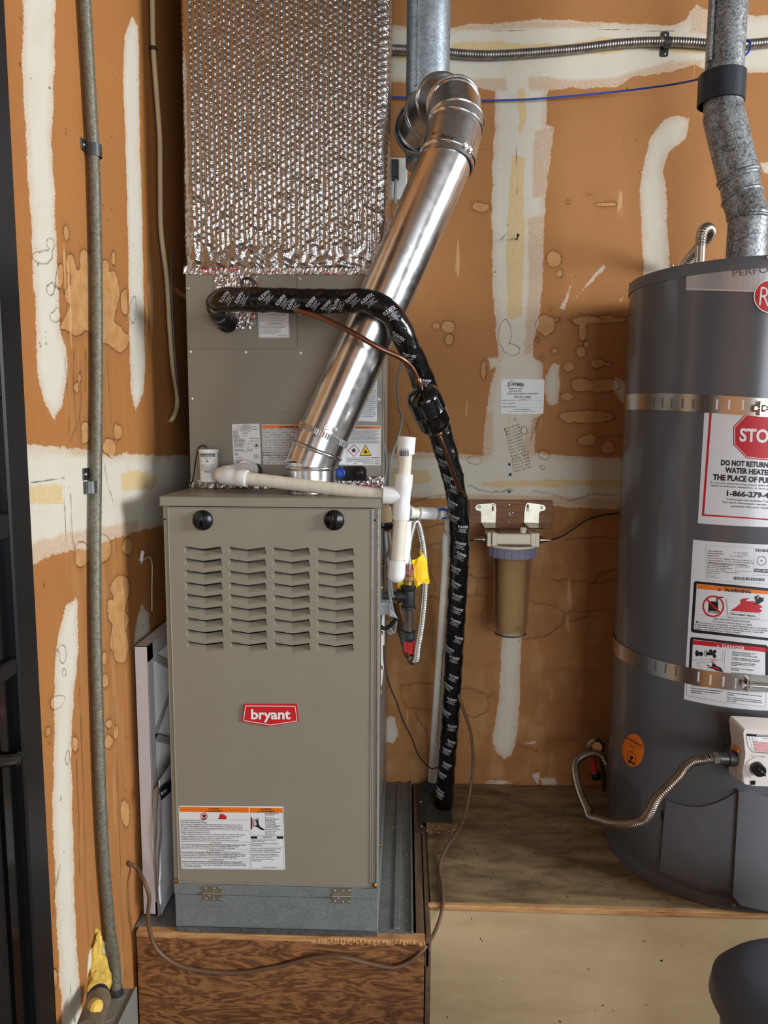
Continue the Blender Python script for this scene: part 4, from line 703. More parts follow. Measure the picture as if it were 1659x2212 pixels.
D = Decal(Plane(Y=YC-.005), *(390, 560), 5.72); D.text('ink_red', '1402', 872, 652, 876, 742, 32, .02); D.text('ink_red', 'GRIP', 490, 868, 570, 862, 30, .01); D.text('ink_red', 'FOIL-GRIP', 700, 250, 835, 238, 18, .01); D.ink(Cc, 'red_tape_lettering')
c = cz(*Z5(832, 310)); MB().lathe((c[0], YC-.006, c[2]), (0, 1, 0), [(0, .0105), (-.004, .0125), (-.002, .0148), (.004, .0152)], 28, caps=False).lathe((c[0], YC-.002, c[2]), (0, 1, 0), [(0, .0001), (.0005, .0105)], 28, caps=False).build('rubber_grommet', 'rubber', Cc, smooth=True)
pc = [cz(490+x/4.74, 900+y/4.74) for x, y in ((1115, 508), (1395, 503), (1432, 530), (1432, 652), (1110, 655))]; q = rounded(np.array(pc)[:, [0, 2]], .006)
MB().prism([(x, YC-.009, z) for x, z in q], (0, .009, 0)).build('drain_port_block', 'black_plastic', Cc)
for (x, y, m_) in ((1168, 575, 'wire_blue'), (1345, 578, 'black_plastic')):
    c = cz(490+x/4.74, 900+y/4.74); MB().lathe((c[0], YC-.009, c[2]), (0, -1, 0), [(0, .0108), (.006, .0106), (.007, .009), (.005, .008), (.005, .0055), (.009, .005), (.009, .001)], 24).build('drain_plug', m_, Cc, smooth=True)
c = cz(547, 1017); MB().lathe((c[0]-.02, YC, c[2]), (0, -1, 0), [(0, .02), (.012, .019), (.016, .016)], 28).lathe((c[0]+.002, YC, c[2]-.002), (0, -1, 0), [(0, .02), (.006, .019), (.01, .0175), (.0105, .014)], 28).build('drain_adapter', 'rubber', Cc, smooth=True)
# ================================================================== foil wrapped supply duct
def duct():
    x0, x1, y0, y1, rc = -.001, W+.004, YC-.006, .655, .022
    per = []
    for x in np.linspace(y1, y0+rc, 20)[:-1]: per.append((x0, x, -1, 0, -1))
    for a in np.linspace(math.pi, 1.5*math.pi, 10): per.append((x0+rc+rc*math.cos(a), y0+rc+rc*math.sin(a), math.cos(a), math.sin(a), -.5))
    nf = 240; xs = np.linspace(x0+rc, x1-rc, nf)
    for x in xs[1:-1]: per.append((x, y0, 0, -1, x))
    for a in np.linspace(1.5*math.pi, 2*math.pi, 10): per.append((x1-rc+rc*math.cos(a), y0+rc+rc*math.sin(a), math.cos(a), math.sin(a), -.5))
    for y in np.linspace(y0+rc, y1, 40)[1:]: per.append((x1, y, 1, 0, -1))
    per = np.array(per); L = np.r_[0, np.cumsum(np.hypot(*np.diff(per[:, :2], axis=0).T))]
    zs = np.arange(ZCT+.012, ZC, .0027); zz = zs-zs[0]; r = np.random.default_rng(3)
    pitch = .0104; U, Zg = np.meshgrid(L, zz); k = np.floor(U/pitch); rowp = .0135
    wob = .0016*np.sin(Zg*23+k*1.7)+.0012*np.sin(Zg*61+k*2.9)
    rib = np.abs(np.sin(np.pi*(U+wob*.6)/pitch))**.6; bub = np.abs(np.sin(np.pi*(Zg/rowp+.5*(k % 2)+.12*np.sin(k*5))))**.8
    low = np.clip(1-zz/.34, 0, 1)[:, None]**1.5
    cr = np.zeros_like(U)
    for s_ in range(34): a, b_, p = r.normal()*130, r.normal()*130, r.uniform(0, 6.3); cr += np.sin(a*U+b_*Zg+p)
    cr /= 6
    front = (per[:, 4] > -.9)[None, :]*np.clip((zz-.03)/.02, 0, 1)[:, None]
    disp = front*(.0036*rib*(.35+.65*bub*(.6+.4*low)))+.0016*cr*(low+.16)+.004*np.sin(U*7+Zg*3)*front
    disp += (np.clip(.045-zz, 0, 1)/.045)[:, None]*(.0035*np.abs(np.sin(U*55+np.sin(U*20)*3+Zg*140))-.003)
    V = np.stack([per[None, :, 0]+per[None, :, 2]*disp, per[None, :, 1]+per[None, :, 3]*disp, np.broadcast_to(zs[:, None], U.shape)+.0012*cr*low], -1)
    return MB().grid(V)
duct().build('supply_duct', 'foil', smooth=True, label='supply duct wrapped in silver foil bubble insulation above the coil cabinet', cat='duct', sharp=180)
# ================================================================== furnace flue
Fl = thing('flue_pipe', (.32, .1, HT), 'shiny galvanised flue pipe rising diagonally from the furnace to the vent', 'flue pipe')
P = lambda px, py, y: at(px, py, Y=y)
RF = .0535
def beaded(a, b, r, beads=(), m='flue_steel', name='pipe', n=40, r1=None, crimp=None, parent=None, lip=0):
    a, b = np.array(a), np.array(b); Ld = np.linalg.norm(b-a); d = (b-a)/Ld; r1 = r1 or r
    hs = [(0, 0), (Ld, 0)]
    for q in beads: hs += [(q-.0045, 0), (q-.002, .003), (q, .0036), (q+.002, .003), (q+.0045, 0)]
    hs = sorted(hs); hs = [(hs[0][0], lip)]+hs if lip else hs; return MB().lathe(a, d, [(h, r+(r1-r)*h/Ld+e) for h, e in hs], n, caps=False).build(name, m, parent, smooth=True, sharp=50)
p0, p1, p2, p3 = P(674, 1064, .098), P(674, 1002, .098), P(692, 955, .100), P(968, 338, .140)
p0[2] = HT+.001; p1 = np.array([p0[0], p0[1], p1[2]])
beaded(p0, p1+[0, 0, .004], RF-.001, (np.linalg.norm(p1-p0)-.008,), name='collar', parent=Fl)
MB().box(p0[0]-.0345, p0[0]-.0325, p0[1]-.046, p0[1]-.04, HT+.002, p1[2]-.012).build('collar_seam', 'galvanised', Fl)
dm = unit(p2-p1); beaded(p1-dm*.006, p2+dm*.008, RF+.0005, (np.linalg.norm(p2-p1)*.75,), name='elbow_gore', parent=Fl)
dp = unit(p3-p2); beaded(p2-dp*.006, p2+dp*.05, RF-.0005, name='elbow_gore', parent=Fl)
_a = p2+dp*.022; beaded(_a, p3, RF+.0018, name='pipe', parent=Fl)
# crimped edge under the pipe mouth
_t = unit(np.cross(dp, [0, 1, 0])); _s = np.cross(dp, _t); _b = MB()
for i in range(64):
    a = 2*math.pi*i/64; q = _a+(math.cos(a)*_t+math.sin(a)*_s)*(RF+.0022); _b.tube([q-dp*.011, q+dp*.002], [.0014, .0019], 6)
_b.build('crimp', 'flue_steel', Fl, smooth=True)
for px, py, Yq, o_, dd_ in ((706, 924.5, .05, _a, None), (723.5, 929, .05, _a, None), (996, 335, .09, p3, .012), (1008, 330, .1, p3, .012)):
    q = P(px, py, Yq); n_ = unit(q-o_-dp*np.dot(q-o_, dp)); c = o_+dp*(np.dot(q-o_, dp) if dd_ is None else dd_)+n_*(RF+(.002 if dd_ is None else .0045)); MB().hexbolt(c, n_, .0048, .005).build('joint_screw', 'screw_steel', Fl)
# long lock seam on the pipe
_q = [(_a+dp*s_)+(-_t*.5*(1 if _t[0] > 0 else -1)*(RF+.001)*1.7+0*_s) for s_ in (.02, .5)]
# upper adjustable elbow
E = [p3, P(985, 268, .162), P(979, 228, .212), P(952, 220, .28), P(925, 250, .345), P(908, 283, .40)]
E = [np.array(e) for e in E]
for i in range(5):
    a, b = E[i], E[i+1]; d = unit(b-a); o = .012 if i else .012
    beaded(a-d*(.02 if i == 0 else .013), b+d*.010, RF+(.004 if i == 0 else .0028), (.014, np.linalg.norm(b-a)+.012) if i == 0 else (np.linalg.norm(b-a)+.010,), name='elbow_gore', parent=Fl, n=44, lip=-.0035)
    if i < 4: MB().lathe(b, unit(E[i+2]-b)+d, [(-.004, RF+.001), (-.0025, RF+.0055), (.0, RF+.0072), (.0025, RF+.0055), (.004, RF+.001)], 44, caps=False).build('elbow_bead', 'flue_steel', Fl, smooth=True)
# stamped lettering on the elbow
D = Decal(TubeS(E[0], E[1], RF+.0042), 800, 0, 3.95, lift=.0001); D.text('ink_black', '4"', 524, 1150, 562, 1152, 24, .0); D.text('ink_black', '26GA', 594, 1164, 712, 1198, 28, .0); D.ink(Fl, 'stamped_lettering')
# ---- vertical vent with tee
VT = thing('vent_stack', (.537, .45, 2.), 'grey galvanised double wall vent stack with a tee beside the foil duct', 'vent pipe')
vx, vy = (at(878, 100, Y=.45)[0]+at(972, 100, Y=.45)[0])/2, .45; rv = .0535
zt = at(925, 196, Y=.4)[2]; zb = at(905, 352, Y=.42)[2]
MB().lathe((vx, vy, 0), (0, 0, 1), [(zt, rv-.004), (zt+.012, rv), (ZC, rv)], 48, caps=False).build('pipe', 'bvent', VT, smooth=True)
MB().box(vx-.033, vx-.029, vy-.048, vy-.0415, zt+.012, ZC).build('lock_seam', 'bvent', VT)
MB().lathe((vx, vy, 0), (0, 0, 1), [(zb, rv-.001), (zt+.004, rv-.001)], 48).build('tee_body', 'bvent', VT, smooth=True)
br0 = np.array([vx, vy, E[5][2]]); br1 = E[5]+unit(E[4]-E[5])*.012; dbr = unit(br1-br0)
MB().lathe(br0, dbr, [(0, .064), (np.linalg.norm(br1-br0), .064), (np.linalg.norm(br1-br0)+.008, .067), (np.linalg.norm(br1-br0)+.014, .065), (np.linalg.norm(br1-br0)+.014, .061), (.03, .060)], 44, caps=False).build('branch_collar', 'bvent', VT, smooth=True)
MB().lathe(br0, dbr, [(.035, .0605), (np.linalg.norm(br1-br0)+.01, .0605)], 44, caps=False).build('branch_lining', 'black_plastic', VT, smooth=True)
# ================================================================== refrigerant lines
def line_pts(l): return np.array([P(*q) for q in l])
SP = line_pts([(500, 700, .185), (482, 688, .165), (468, 660, .12), (482, 648, .085), (540, 647, .07), (640, 650, .062), (730, 651, .05), (800, 652, .035), (848, 682, .035), (880, 745, .06), (905, 800, .11), (932, 878, .185), (955, 950, .225), (980, 1040, .265), (991, 1110, .295), (992, 1200, .33), (987, 1300, .38), (980, 1430, .43), (975, 1530, .47), (966, 1640, .51), (958, 1738, .545)])
SR = np.array([.02, .0235, .025, .025, .024, .0238, .024, .027, .028, .026, .0245, .024, .024, .0243, .0245, .0245, .0245, .0245, .0247, .025, .027])
SP[-1][2] = .0
PP, RR = spath(SP, SR, 9); PP, _s = resample(PP, .004); RR = np.interp(np.linspace(0, 1, len(PP)), np.linspace(0, 1, len(RR)), RR)
_T, _A, _B = frames(PP); n = 32; aa = np.linspace(0, 2*np.pi, n, endpoint=False); S_, A_ = np.meshgrid(_s, aa, indexing='ij')
ph = (S_/.062-A_/(2*np.pi)) % 1.0; wr = .0013*np.clip(1-ph/.10, 0, 1)+.0006*np.sin(S_*170+A_*3)*np.sin(S_*61+2*A_)+.0007*np.sin(S_*95-A_*2)
RW = RR[:, None]+wr; Vt = PP[:, None]+RW[..., None]*(np.cos(aa)[None, :, None]*_A[:, None]+np.sin(aa)[None, :, None]*_B[:, None]); m_ = len(PP)
SL = thing('suction_line', tuple(SP[-1]), 'thick insulated refrigerant line wrapped in black printed tape', 'refrigerant line')
MB().raw(Vt.reshape(-1, 3), [(i*n+j, i*n+(j+1) % n, (i+1)*n+(j+1) % n, (i+1)*n+j) for i in range(m_-1) for j in range(n)]+[tuple(range(n-1, -1, -1)), tuple(range((m_-1)*n, m_*n))]).build('tape_wrap', 'black_tape', SL, smooth=True, sharp=60)
MB().tube(line_pts([(488, 690, .192), (492, 700, .17)]), .02, 20).build('outlet_stub', 'black_tape', SL, smooth=True)
ink = MB(); rg = np.random.default_rng(11)
def on_tube(s, w):                    # s metres along, w metres round from the camera-facing side
    i = np.clip(s/.004, 0, m_-1.001); k = i.astype(int); f = (i-k)[:, None]
    p = PP[k]*(1-f)+PP[k+1]*f; r = (RR[k]*(1-f[:, 0])+RR[k+1]*f[:, 0]+.0016); t = _T[k]; v = CAM-p; v = v-t*(v*t).sum(1, keepdims=True); v /= np.linalg.norm(v, axis=1, keepdims=True); u = np.cross(t, v)
    a = w/r; return p+(v*np.cos(a)[:, None]+u*np.sin(a)[:, None])*r[:, None]
Ltot = _s[-1]; s0 = .05
while s0 < Ltot-.03:
    k0 = int(s0/.004); T0_ = _T[k0]; pc_ = PP[k0]; v0 = unit((CAM-pc_)-T0_*np.dot(CAM-pc_, T0_)); u0 = np.cross(T0_, v0); vert = abs(T0_[2]) > .6
    ang = (-.4 if vert else .85)+rg.uniform(-.2, .2); ox, oy = rg.uniform(-.030, -.002), rg.uniform(-.012, .012)
    if not vert: ox, oy = rg.uniform(-.016, .0), rg.uniform(-.022, .0)
    for t_, dx, dy, h, wd in (('FLEXFIX', 0, 0, .0072, .029), ('TEMP RATED LISTED', .004, -.0052, .0024, .022), ('UL181B-FX', .006, -.0088, .0024, .016), ('FOR CLASS 1 DUCT', .002, -.0126, .0026, .026)):
        v, f = glyphs(t_, .008 if t_ == 'FLEXFIX' else 0.); x = v[:, 0]/v[:, 0].max()*wd+dx; y = v[:, 1]*h/.72+dy; c, q = math.cos(ang), math.sin(ang)
        X2, Y2 = x*c-y*q+ox, x*q+y*c+oy; disp = np.outer(X2, RIGHT)+np.outer(Y2, UP)
        ss, ww = s0+disp@T0_, disp@u0; lim = RR[k0]*1.25; ww = np.clip(ww, -lim, lim)
        ink.raw(on_tube(ss, ww), f)
    s0 += rg.uniform(.03, .048)
ink.build('printed_lettering', mat('tape_print', (214, 216, 220), .4), SL)
LQ = thing('liquid_line', tuple(P(1003, 1080, .27)), 'thin bare copper liquid line with a filter drier can', 'refrigerant line')
MB().tube(line_pts([(600, 640, .1), (640, 668, .05), (700, 688, .02), (760, 718, .005), (820, 752, .005), (868, 775, .02), (890, 795, .04), (902, 820, .055), (910, 845, .065)]), .0055, 14, smooth=8).build('upper_tube', 'copper', LQ, smooth=True)
MB().tube(line_pts([(935, 925, .12), (950, 945, .13), (962, 975, .15), (976, 1015, .19), (988, 1045, .225), (1002, 1072, .255)]), .0052, 14, smooth=8).build('lower_tube', 'copper', LQ, smooth=True)
MB().lathe(P(902, 816, .053), P(908, 838, .063)-P(902, 816, .053), [(0, .006), (.004, .008), (.014, .0085), (.02, .0068), (.026, .0065)], 16).build('flare_joint', 'copper', LQ, smooth=True)
da, db = P(906, 838, .062), P(944, 925, .125); dd = unit(db-da); Ld = np.linalg.norm(db-da)
dr = MB().lathe(da, dd, [(-.01, .0062), (.004, .0065), (.006, .012), (.010, .026), (.016, .0335), (.024, .036), (Ld*.5, .0362), (Ld*.5+.002, .0372), (Ld*.5+.004, .0362), (Ld-.022, .036), (Ld-.012, .034), (Ld-.005, .028), (Ld-.001, .012), (Ld+.008, .008), (Ld+.014, .0062)], 40).build('filter_drier', 'black_paint', LQ, smooth=True, label='glossy black filter drier can')
MB().lathe(db+dd*.006, P(950, 945, .13)-db, [(0, .0066), (.003, .0085), (.011, .0085), (.014, .0065)], 14).build('flare_joint', 'copper', LQ, smooth=True)
# ================================================================== PVC condensate drain
PV = thing('condensate_drain', tuple(P(876, 1240, .02)), 'white plastic condensate drain and trap in front of the furnace top', 'drain pipe')
rp = .0137; yp = .045
A = P(498, 1029, .075); B = P(836, 1071, .02)
MB().tube([A, B], rp, 24).build('pipe', 'pvc_old', PV, smooth=True, label='yellowed horizontal drain pipe')
e0, e1, e2 = P(540, 1017, .165), P(484, 1027, .115), P(522, 1031, .072)
MB().tube([P(548, 1014, .185), P(512, 1018, .15), P(486, 1024, .115), P(481, 1027, .095), P(489, 1029, .08), P(522, 1032, .071)], [.0165, .0165, .018, .0182, .0178, .0172], 26, smooth=6).build('elbow', 'pvc_white', PV, smooth=True)
MB().lathe(P(534, 1034, .069), A-B, [(0, .0178), (.004, .0186), (.022, .0186), (.024, .0172)], 26).build('elbow_socket', 'pvc_white', PV, smooth=True)
MB().lathe(P(530, 1012, .178), (0, 1, 0), [(-.006, .0185), (0, .019), (.008, .019)], 26).build('outlet_socket', 'pvc_white', PV, smooth=True)
ty = .02; T0 = P(869, 1072, ty); up = unit(P(879, 985, ty)-P(866, 1150, ty))
MB().lathe(T0, up, [(-.048, .0178), (-.046, .0185), (-.02, .0186), (-.012, .0172), (.012, .0172), (.02, .0186), (.044, .0186), (.046, .0176)], 30).build('tee_body', 'pvc_white', PV, smooth=True)
MB().tube([T0, P(855, 1070, ty), P(846, 1070, ty), P(828, 1069, ty)], [.0165, .0172, .0186, .0186], 28).build('tee_branch', 'pvc_white', PV, smooth=True)
MB().tube([T0+up*.04, T0+up*.105], rp, 24).build('riser', 'pvc_old', PV, smooth=True)
MB().lathe(T0+up*.086, up, [(0, .0165), (.001, .0178), (.034, .0182), (.0355, .017), (.0362, .0)], 28, caps=False).build('riser_cap', 'pvc_white', PV, smooth=True)
MB().tube([T0-up*.04, T0-up*.14], rp+.001, 24).build('trap_leg', 'pvc_old', PV, smooth=True)
tb = T0-up*.132; MB().lathe(tb, -up, [(0, .0165), (.001, .0182), (.03, .0186), (.036, .0178), (.042, .015), (.046, .010), (.048, .004), (.0482, 0)], 30, caps=False).build('trap_end', 'pvc_white', PV, smooth=True)
q = P(886, 1175, .05); MB().tube([P(876, 1125, .04), P(874, 1180, .04), P(869, 1215, .038)], [.0125, .0135, .013], 22).build('trap_return', 'pvc_white', PV, smooth=True)
D = Decal(TubeS(T0, T0+up, .0186), 800, 900, 3.95, lift=.0008); D.sheet([(245, 262), (336, 262), (334, 345), (243, 345)], 'label_white', n=6); D.bars('ink_black', 250, 288, 330, 338, 3); D.text('ink_black', 'PVC CAP 3/4', 256, 282, 320, 284, 12); D.build('barcode_label', PV)
D = Decal(Plane(Y=.02), 380, 400, 3.19)
_tp = TubeS(A, B, rp); D = Decal(_tp, 380, 400, 3.19, lift=.0004); D.text('ink_black', 'ASTM D1785 3/4 PVC', 770, 2111, 905, 2125, 13, .02); D.ink(PV, 'pipe_lettering')
# secondary drain behind
P2 = thing('drain_standpipe', tuple(at(935, 1692, Z=0.)), 'white plastic standpipe running down beside the black wrapped line', 'drain pipe')
ys2 = .34; a = P(876, 1106, .28); b = P(970, 1110, ys2)
MB().tube([P(884, 1108, .29), P(902, 1108, .30)], .0135, 20).build('pipe_nipple', 'pvc_cream', P2, smooth=True)
MB().lathe(P(884, 1107, .288), P(970, 1110, ys2)-P(884, 1107, .288), [(0, .0155), (.008, .0155), (.008, .0125)], 20).build('coupling', 'pvc_white', P2, smooth=True)
MB().lathe(P(904, 1108, .302), b-a, [(0, .0148), (.001, .0158), (.046, .0158), (.047, .0148)], 24).build('coupling', 'pvc_white', P2, smooth=True)
MB().tube([P(946, 1109, .325), P(962, 1109, .335), P(972, 1112, .342), P(974, 1122, .345), P(973, 1142, .35)], [.0155, .016, .0165, .016, .015], 22, smooth=5).build('elbow', 'pvc_white', P2, smooth=True)
MB().tube([P(973, 1140, .35), P(972, 1160, .352)], .0118, 18).build('pipe_nipple', 'pvc_cream', P2, smooth=True)
wb = at(934, 1694, Z=0.); wb = np.array(wb); wa = P(969, 1190, .36); wd_ = unit(wb-wa)
MB().lathe(P(971, 1152, .353), wa-P(971, 1152, .353), [(0, .016), (.002, .0172), (.05, .0172), (.053, .0158)], 22).build('coupling', 'pvc_white', P2, smooth=True)
MB().tube([wa, wb], .0152, 22).build('pipe', 'pvc_cream', P2, smooth=True)
D = Decal(TubeS(wa, wb, .0152), 780, 1400, 3.95, lift=.0004); D.text('ink_black', 'JM EAGLE 3/4 IN PVC 1120 SCH 40 480 PSI NSF-PW', 652, 800, 705, 10, 12, .0); D.ink(P2, 'pipe_lettering')
D = Decal(TubeS(P(940, 1109, .32), b, .0162), 800, 900, 3.95, lift=.0004); D.poly('ink_blue', [(585, 782), (640, 778), (672, 784), (668, 800), (640, 806), (606, 800), (590, 812)]); D.poly('ink_blue', [(610, 862), (650, 856), (640, 872), (608, 874)]); D.ink(P2, 'primer_stain')
# white condensate switch can on the furnace top
cs = np.array(at(452, 1040, Y=.168)); zs_ = cs[2]
S = thing('overflow_switch', tuple(cs), 'white plastic overflow switch canister with printed label fixed to the coil cabinet', 'canister')
MB().lathe((cs[0], .168, zs_), (0, 0, 1), [(0, .0195), (.001, .0205), (.064, .0205), (.066, .0215), (.068, .0222), (.072, .0222), (.073, .021), (.0735, 0)], 36, caps=False).build('body', 'pvc_white', S, smooth=True)
D = Decal(Cyl(cs[0], .168, .0205), 380, 400, 3.19); D.quad('ink_black', 170, 1850, 268, 1870, n=8); D.text('ink_white', 'ELECTRONIC SWITCH', 176, 1865, 264, 1865, 9, .01, h=.0009); D.text('ink_black', 'MODEL SS3', 196, 1886, 242, 1886, 8); D.text('ink_black', 'UL', 206, 1910, 228, 1910, 18, .02)
for i, s_ in enumerate(('5 VA 24 VAC, 1.5 A Max 2P', 'Rated for 24VAC, CLASS 2', 'Secondary Overflow Shutoff', 'Normally Closed')): D.text('ink_black', s_, 174+i*2, 1932+i*12, 262-i*4, 1932+i*12, 7)
D.text('ink_black', 'SWITCH', 198, 1980, 238, 1980, 10, .03); D.ink(S, 'label_print')
MB().tube([(cs[0]-.002, .168, zs_+.07), (cs[0]-.008, .168, zs_+.08), (cs[0]-.02, .17, zs_+.078), (cs[0]-.03, .172, zs_+.05), (cs[0]-.038, .178, zs_+.012), (cs[0]-.048, .182, HT+.002)], .0016, 8, smooth=8).build('wire', 'wire_black', S, smooth=True)
# ================================================================== gas piping
G = thing('gas_tee', tuple(P(884, 1296, .2)), 'black iron gas tee with drip leg at the side of the furnace', 'gas fitting')
yg = .2; g = lambda x, y, d=0.: P(820+x/5.53, 1040+y/5.53, yg+d)
MB().tube([g(-20, 1365), g(215, 1368)], .0108, 20).build('nipple', 'iron_pipe', G, smooth=True)
MB().lathe(g(205, 1368), g(245, 1368)-g(205, 1368), [(0, .016), (.001, .0172), (.008, .0172), (.009, .014), (.022, .0135)], 26).build('tee_branch', 'iron', G, smooth=True)
u_ = g(350, 1240)-g(350, 1520); ud = unit(u_); Lg = np.linalg.norm(u_)
MB().lathe(g(345, 1522), ud, [(0, .0155), (.001, .0175), (.007, .0175), (.0085, .0145), (.02, .0150), (.03, .0155), (Lg-.012, .0145), (Lg-.008, .0178), (Lg-.001, .0178), (Lg, .0155)], 28).build('tee_body', 'iron', G, smooth=True)
MB().tube([g(345, 1530), g(343, 1800)], .0108, 20).build('drip_leg', 'iron_pipe', G, smooth=True)
MB().lathe(g(345, 1905), ud, [(0, .009), (.001, .0135), (.008, .0155), (.014, .0145), (.018, .0145), (.019, .017), (.024, .0172), (.025, .0155)], 26).build('drip_cap', 'iron', G, smooth=True)
Hc = thing('gas_flex_connector', tuple(g(370, 2150, .1)), 'corrugated stainless gas connector looped beside the furnace', 'gas hose')
MB().lathe(g(352, 1235), ud, [(0, .0095), (.010, .0095)], 18).build('brass_nipple', 'brass', Hc, smooth=True)
MB().lathe(g(352, 1185), ud, [(0, .0118), (.001, .0126), (.011, .0126), (.012, .0115)], 6).build('brass_nut', 'brass', Hc)
MB().lathe(g(352, 1110), ud, [(-.001, .0118), (.0, .0128), (.012, .0128), (.0125, .011)], 6).lathe(g(352, 1052), ud, [(-.002, .0095), (.012, .0098)], 18).build('flare_nut', 'copper_pink', Hc)
corrugated([g(352, 1010), g(342, 930, .005), g(338, 850, .01), g(350, 740, .02), g(385, 580, .035), g(415, 490, .045), g(440, 480, .05), g(465, 520, .055), g(490, 620, .06), g(515, 760, .07), g(540, 1000, .085), g(540, 1300, .095), g(520, 1560, .10), g(490, 1800, .105), g(455, 2000, .11), g(445, 2100, .115), g(430, 2145, .12), g(405, 2140, .125), g(385, 2095, .13)], .0078, .0042, .0011, 16).build('hose', 'stainless', Hc, smooth=True, sharp=180)
MB().lathe(g(400, 2150, .118), g(345, 2010, .16)-g(400, 2150, .118), [(0, .0115), (.004, .0125), (.012, .0125), (.013, .010), (.018, .011), (.022, .0115), (.03, .0115)], 20).build('elbow_fitting', 'stainless_dull', Hc, smooth=True)
Gp = thing('gas_supply_pipe', tuple(g(240, 1700, .3)), 'old slanting gas supply pipe with brass valve and red lever', 'gas pipe')
MB().tube([g(345, 2030, .165), g(300, 1900, .2), g(235, 1700, .3), g(195, 1560, .38), g(190, 1500, .44)], .012, 16, smooth=4).build('pipe', mat('pipe_brown', (112, 98, 78), .5, .6, var=.3, vs=40), Gp, smooth=True)
MB().lathe(g(365, 2075, .15), g(320, 1960, .18)-g(365, 2075, .15), [(0, .011), (.002, .0145), (.02, .015), (.022, .012), (.03, .013)], 18).build('valve_body', 'brass', Gp, smooth=True)
_c = g(368, 1965, .13); MB().obox(_c, (1, 0, .1), (0, 1, 0), (-.1, 0, 1), .0165, .006, .0155, .0015).obox(_c+[0, -.004, -.004], (1, 0, .1), (0, 1, 0), (-.1, 0, 1), .008, .006, .016, .002).build('lever', 'valve_red', Gp)
# yellow tag hung on the hose
q = [(385, 940), (425, 930), (470, 905), (500, 880), (525, 830), (550, 800), (555, 870), (572, 1020), (588, 1140), (598, 1195), (590, 1225), (520, 1215), (490, 1225), (470, 1250), (430, 1282), (420, 1240), (400, 1080)]
Yt = thing('gas_tag', tuple(g(480, 1100, .06)), 'yellow paper tag hanging on the corrugated gas connector', 'tag')
_f = lambda x, y: g(x, y, .045+.035*(x-385)/215+.006*math.sin(x*.05))
MB().prism([_f(*k) for k in q], (0, .0006, 0)).prism([g(*k, .07) for k in ((478, 805), (552, 798), (548, 830), (520, 880), (482, 900))], (0, .0006, 0)).prism([g(*k, .01) for k in ((215, 1210), (290, 1180), (275, 1285), (215, 1285))], (0, .0006, 0)).build('tag_sheet', 'tag_yellow', Yt)
class Bent:
    def __call__(s, px, py):
        px = np.asarray(px, float); x = (px-820)*5.53; p = at(px, py, Y=yg+.0445+.035*(x-385)/215+.006*np.sin(x*.05)); return p, np.broadcast_to(np.array([0, -1., 0]), p.shape)
D = Decal(Bent(), 820, 1040, 5.53, lift=.0012)
for i in range(9): D.line('ink_orange', 405+i*9, 965-i*3, 425+i*9, 1235-i*5, 2.2)
for i in range(26):
    for j in range(6): D.text('ink_orange', ('warning', 'do not', 'use gas', 'danger')[(i+j) % 4], 490+j*14, 960+i*9.6-j*12, 502+j*14, 960+i*9.6-j*12, 5)
D.ink(Yt, 'orange_print')
# ================================================================== small wiring at the furnace side
def wire(name, pt, r, m, label, cat='wire', smooth=8, n=8, group=None):
    return MB().tube(pt, r, n, smooth=smooth).build(name, m, smooth=True, label=label, cat=cat, group=group)
wire('control_cable', line_pts([(866, 785, .6), (858, 830, .55), (862, 880, .5), (868, 905, .45), (858, 950, .4), (845, 990, .36), (838, 1050, .33), (836, 1110, .3)]), .0032, 'wire_grey', 'thin grey control cable hanging behind the filter drier', 'cable')
wire('control_cable', line_pts([(828, 955, .24), (834, 985, .25), (834, 1015, .26), (830, 1050, .27)]), .003, 'wire_grey', 'short grey cable beside the coil cabinet bottom corner', 'cable')
J = thing('wire_splice', tuple(P(836, 1110, .1)), 'clear cap and black tape splice of wires at the furnace side', 'wire splice')
MB().lathe(P(833, 1092, .1), P(835, 1130, .1)-P(833, 1092, .1), [(0, .008), (.004, .0125), (.036, .0125), (.038, .009)], 14).build('clear_cap', mat('clear_amber', (216, 190, 150), .12, var=.05, trans=.6, ior=1.2), J, smooth=True)
MB().lathe(P(834, 1128, .1), P(838, 1150, .1)-P(834, 1128, .1), [(0, .012), (.006, .014), (.012, .011), (.018, .006)], 12).obox(P(846, 1137, .1), (1, 0, -.4), (0, 1, 0), (.4, 0, 1), .01, .003, .006, .002).build('tape_wrap', 'black_tape', J, smooth=True)
for k, l_ in enumerate(([(828, 1145, .1), (829, 1180, .1), (828, 1240, .11), (830, 1290, .12)], [(833, 1150, .1), (834, 1180, .1), (838, 1230, .12), (841, 1280, .16), (850, 1330, .2)], [(840, 1150, .1), (844, 1180, .1), (842, 1230, .1), (848, 1290, .12)])): MB().tube(line_pts(l_), (.0022, .0038, .0026)[k], 8, smooth=6).build('wire', ('wire_dark', 'wire_grey', 'wire_grey')[k], J, smooth=True)
B_ = thing('junction_connector', tuple(P(833, 1314, .07)), 'grey plastic cable connector with a tied bundle of grey wires', 'connector')
c = P(832.5, 1313, .07); MB().box(c[0]-.011, c[0]+.011, .06, .09, c[2]-.0135, c[2]+.0135, .0015).box(c[0]-.012, c[0]+.012, .058, .064, c[2]+.008, c[2]+.0145).box(c[0]-.012, c[0]-.009, .055, .06, c[2]-.0145, c[2]+.0145).box(c[0]+.009, c[0]+.012, .055, .06, c[2]-.0145, c[2]+.0145).build('housing', 'box_grey', B_)
for k in range(5): MB().tube(line_pts([(842+k*.5, 1318+k*3, .085), (852+k, 1326+k*2, .09), (856-k*.5, 1345, .1+.004*k), (851-k*2, 1366+k, .11), (843-k*2, 1358-k*2, .1), (836, 1342, .095)]), .0022, 8, smooth=6).build('wire', 'wire_grey', B_, smooth=True)
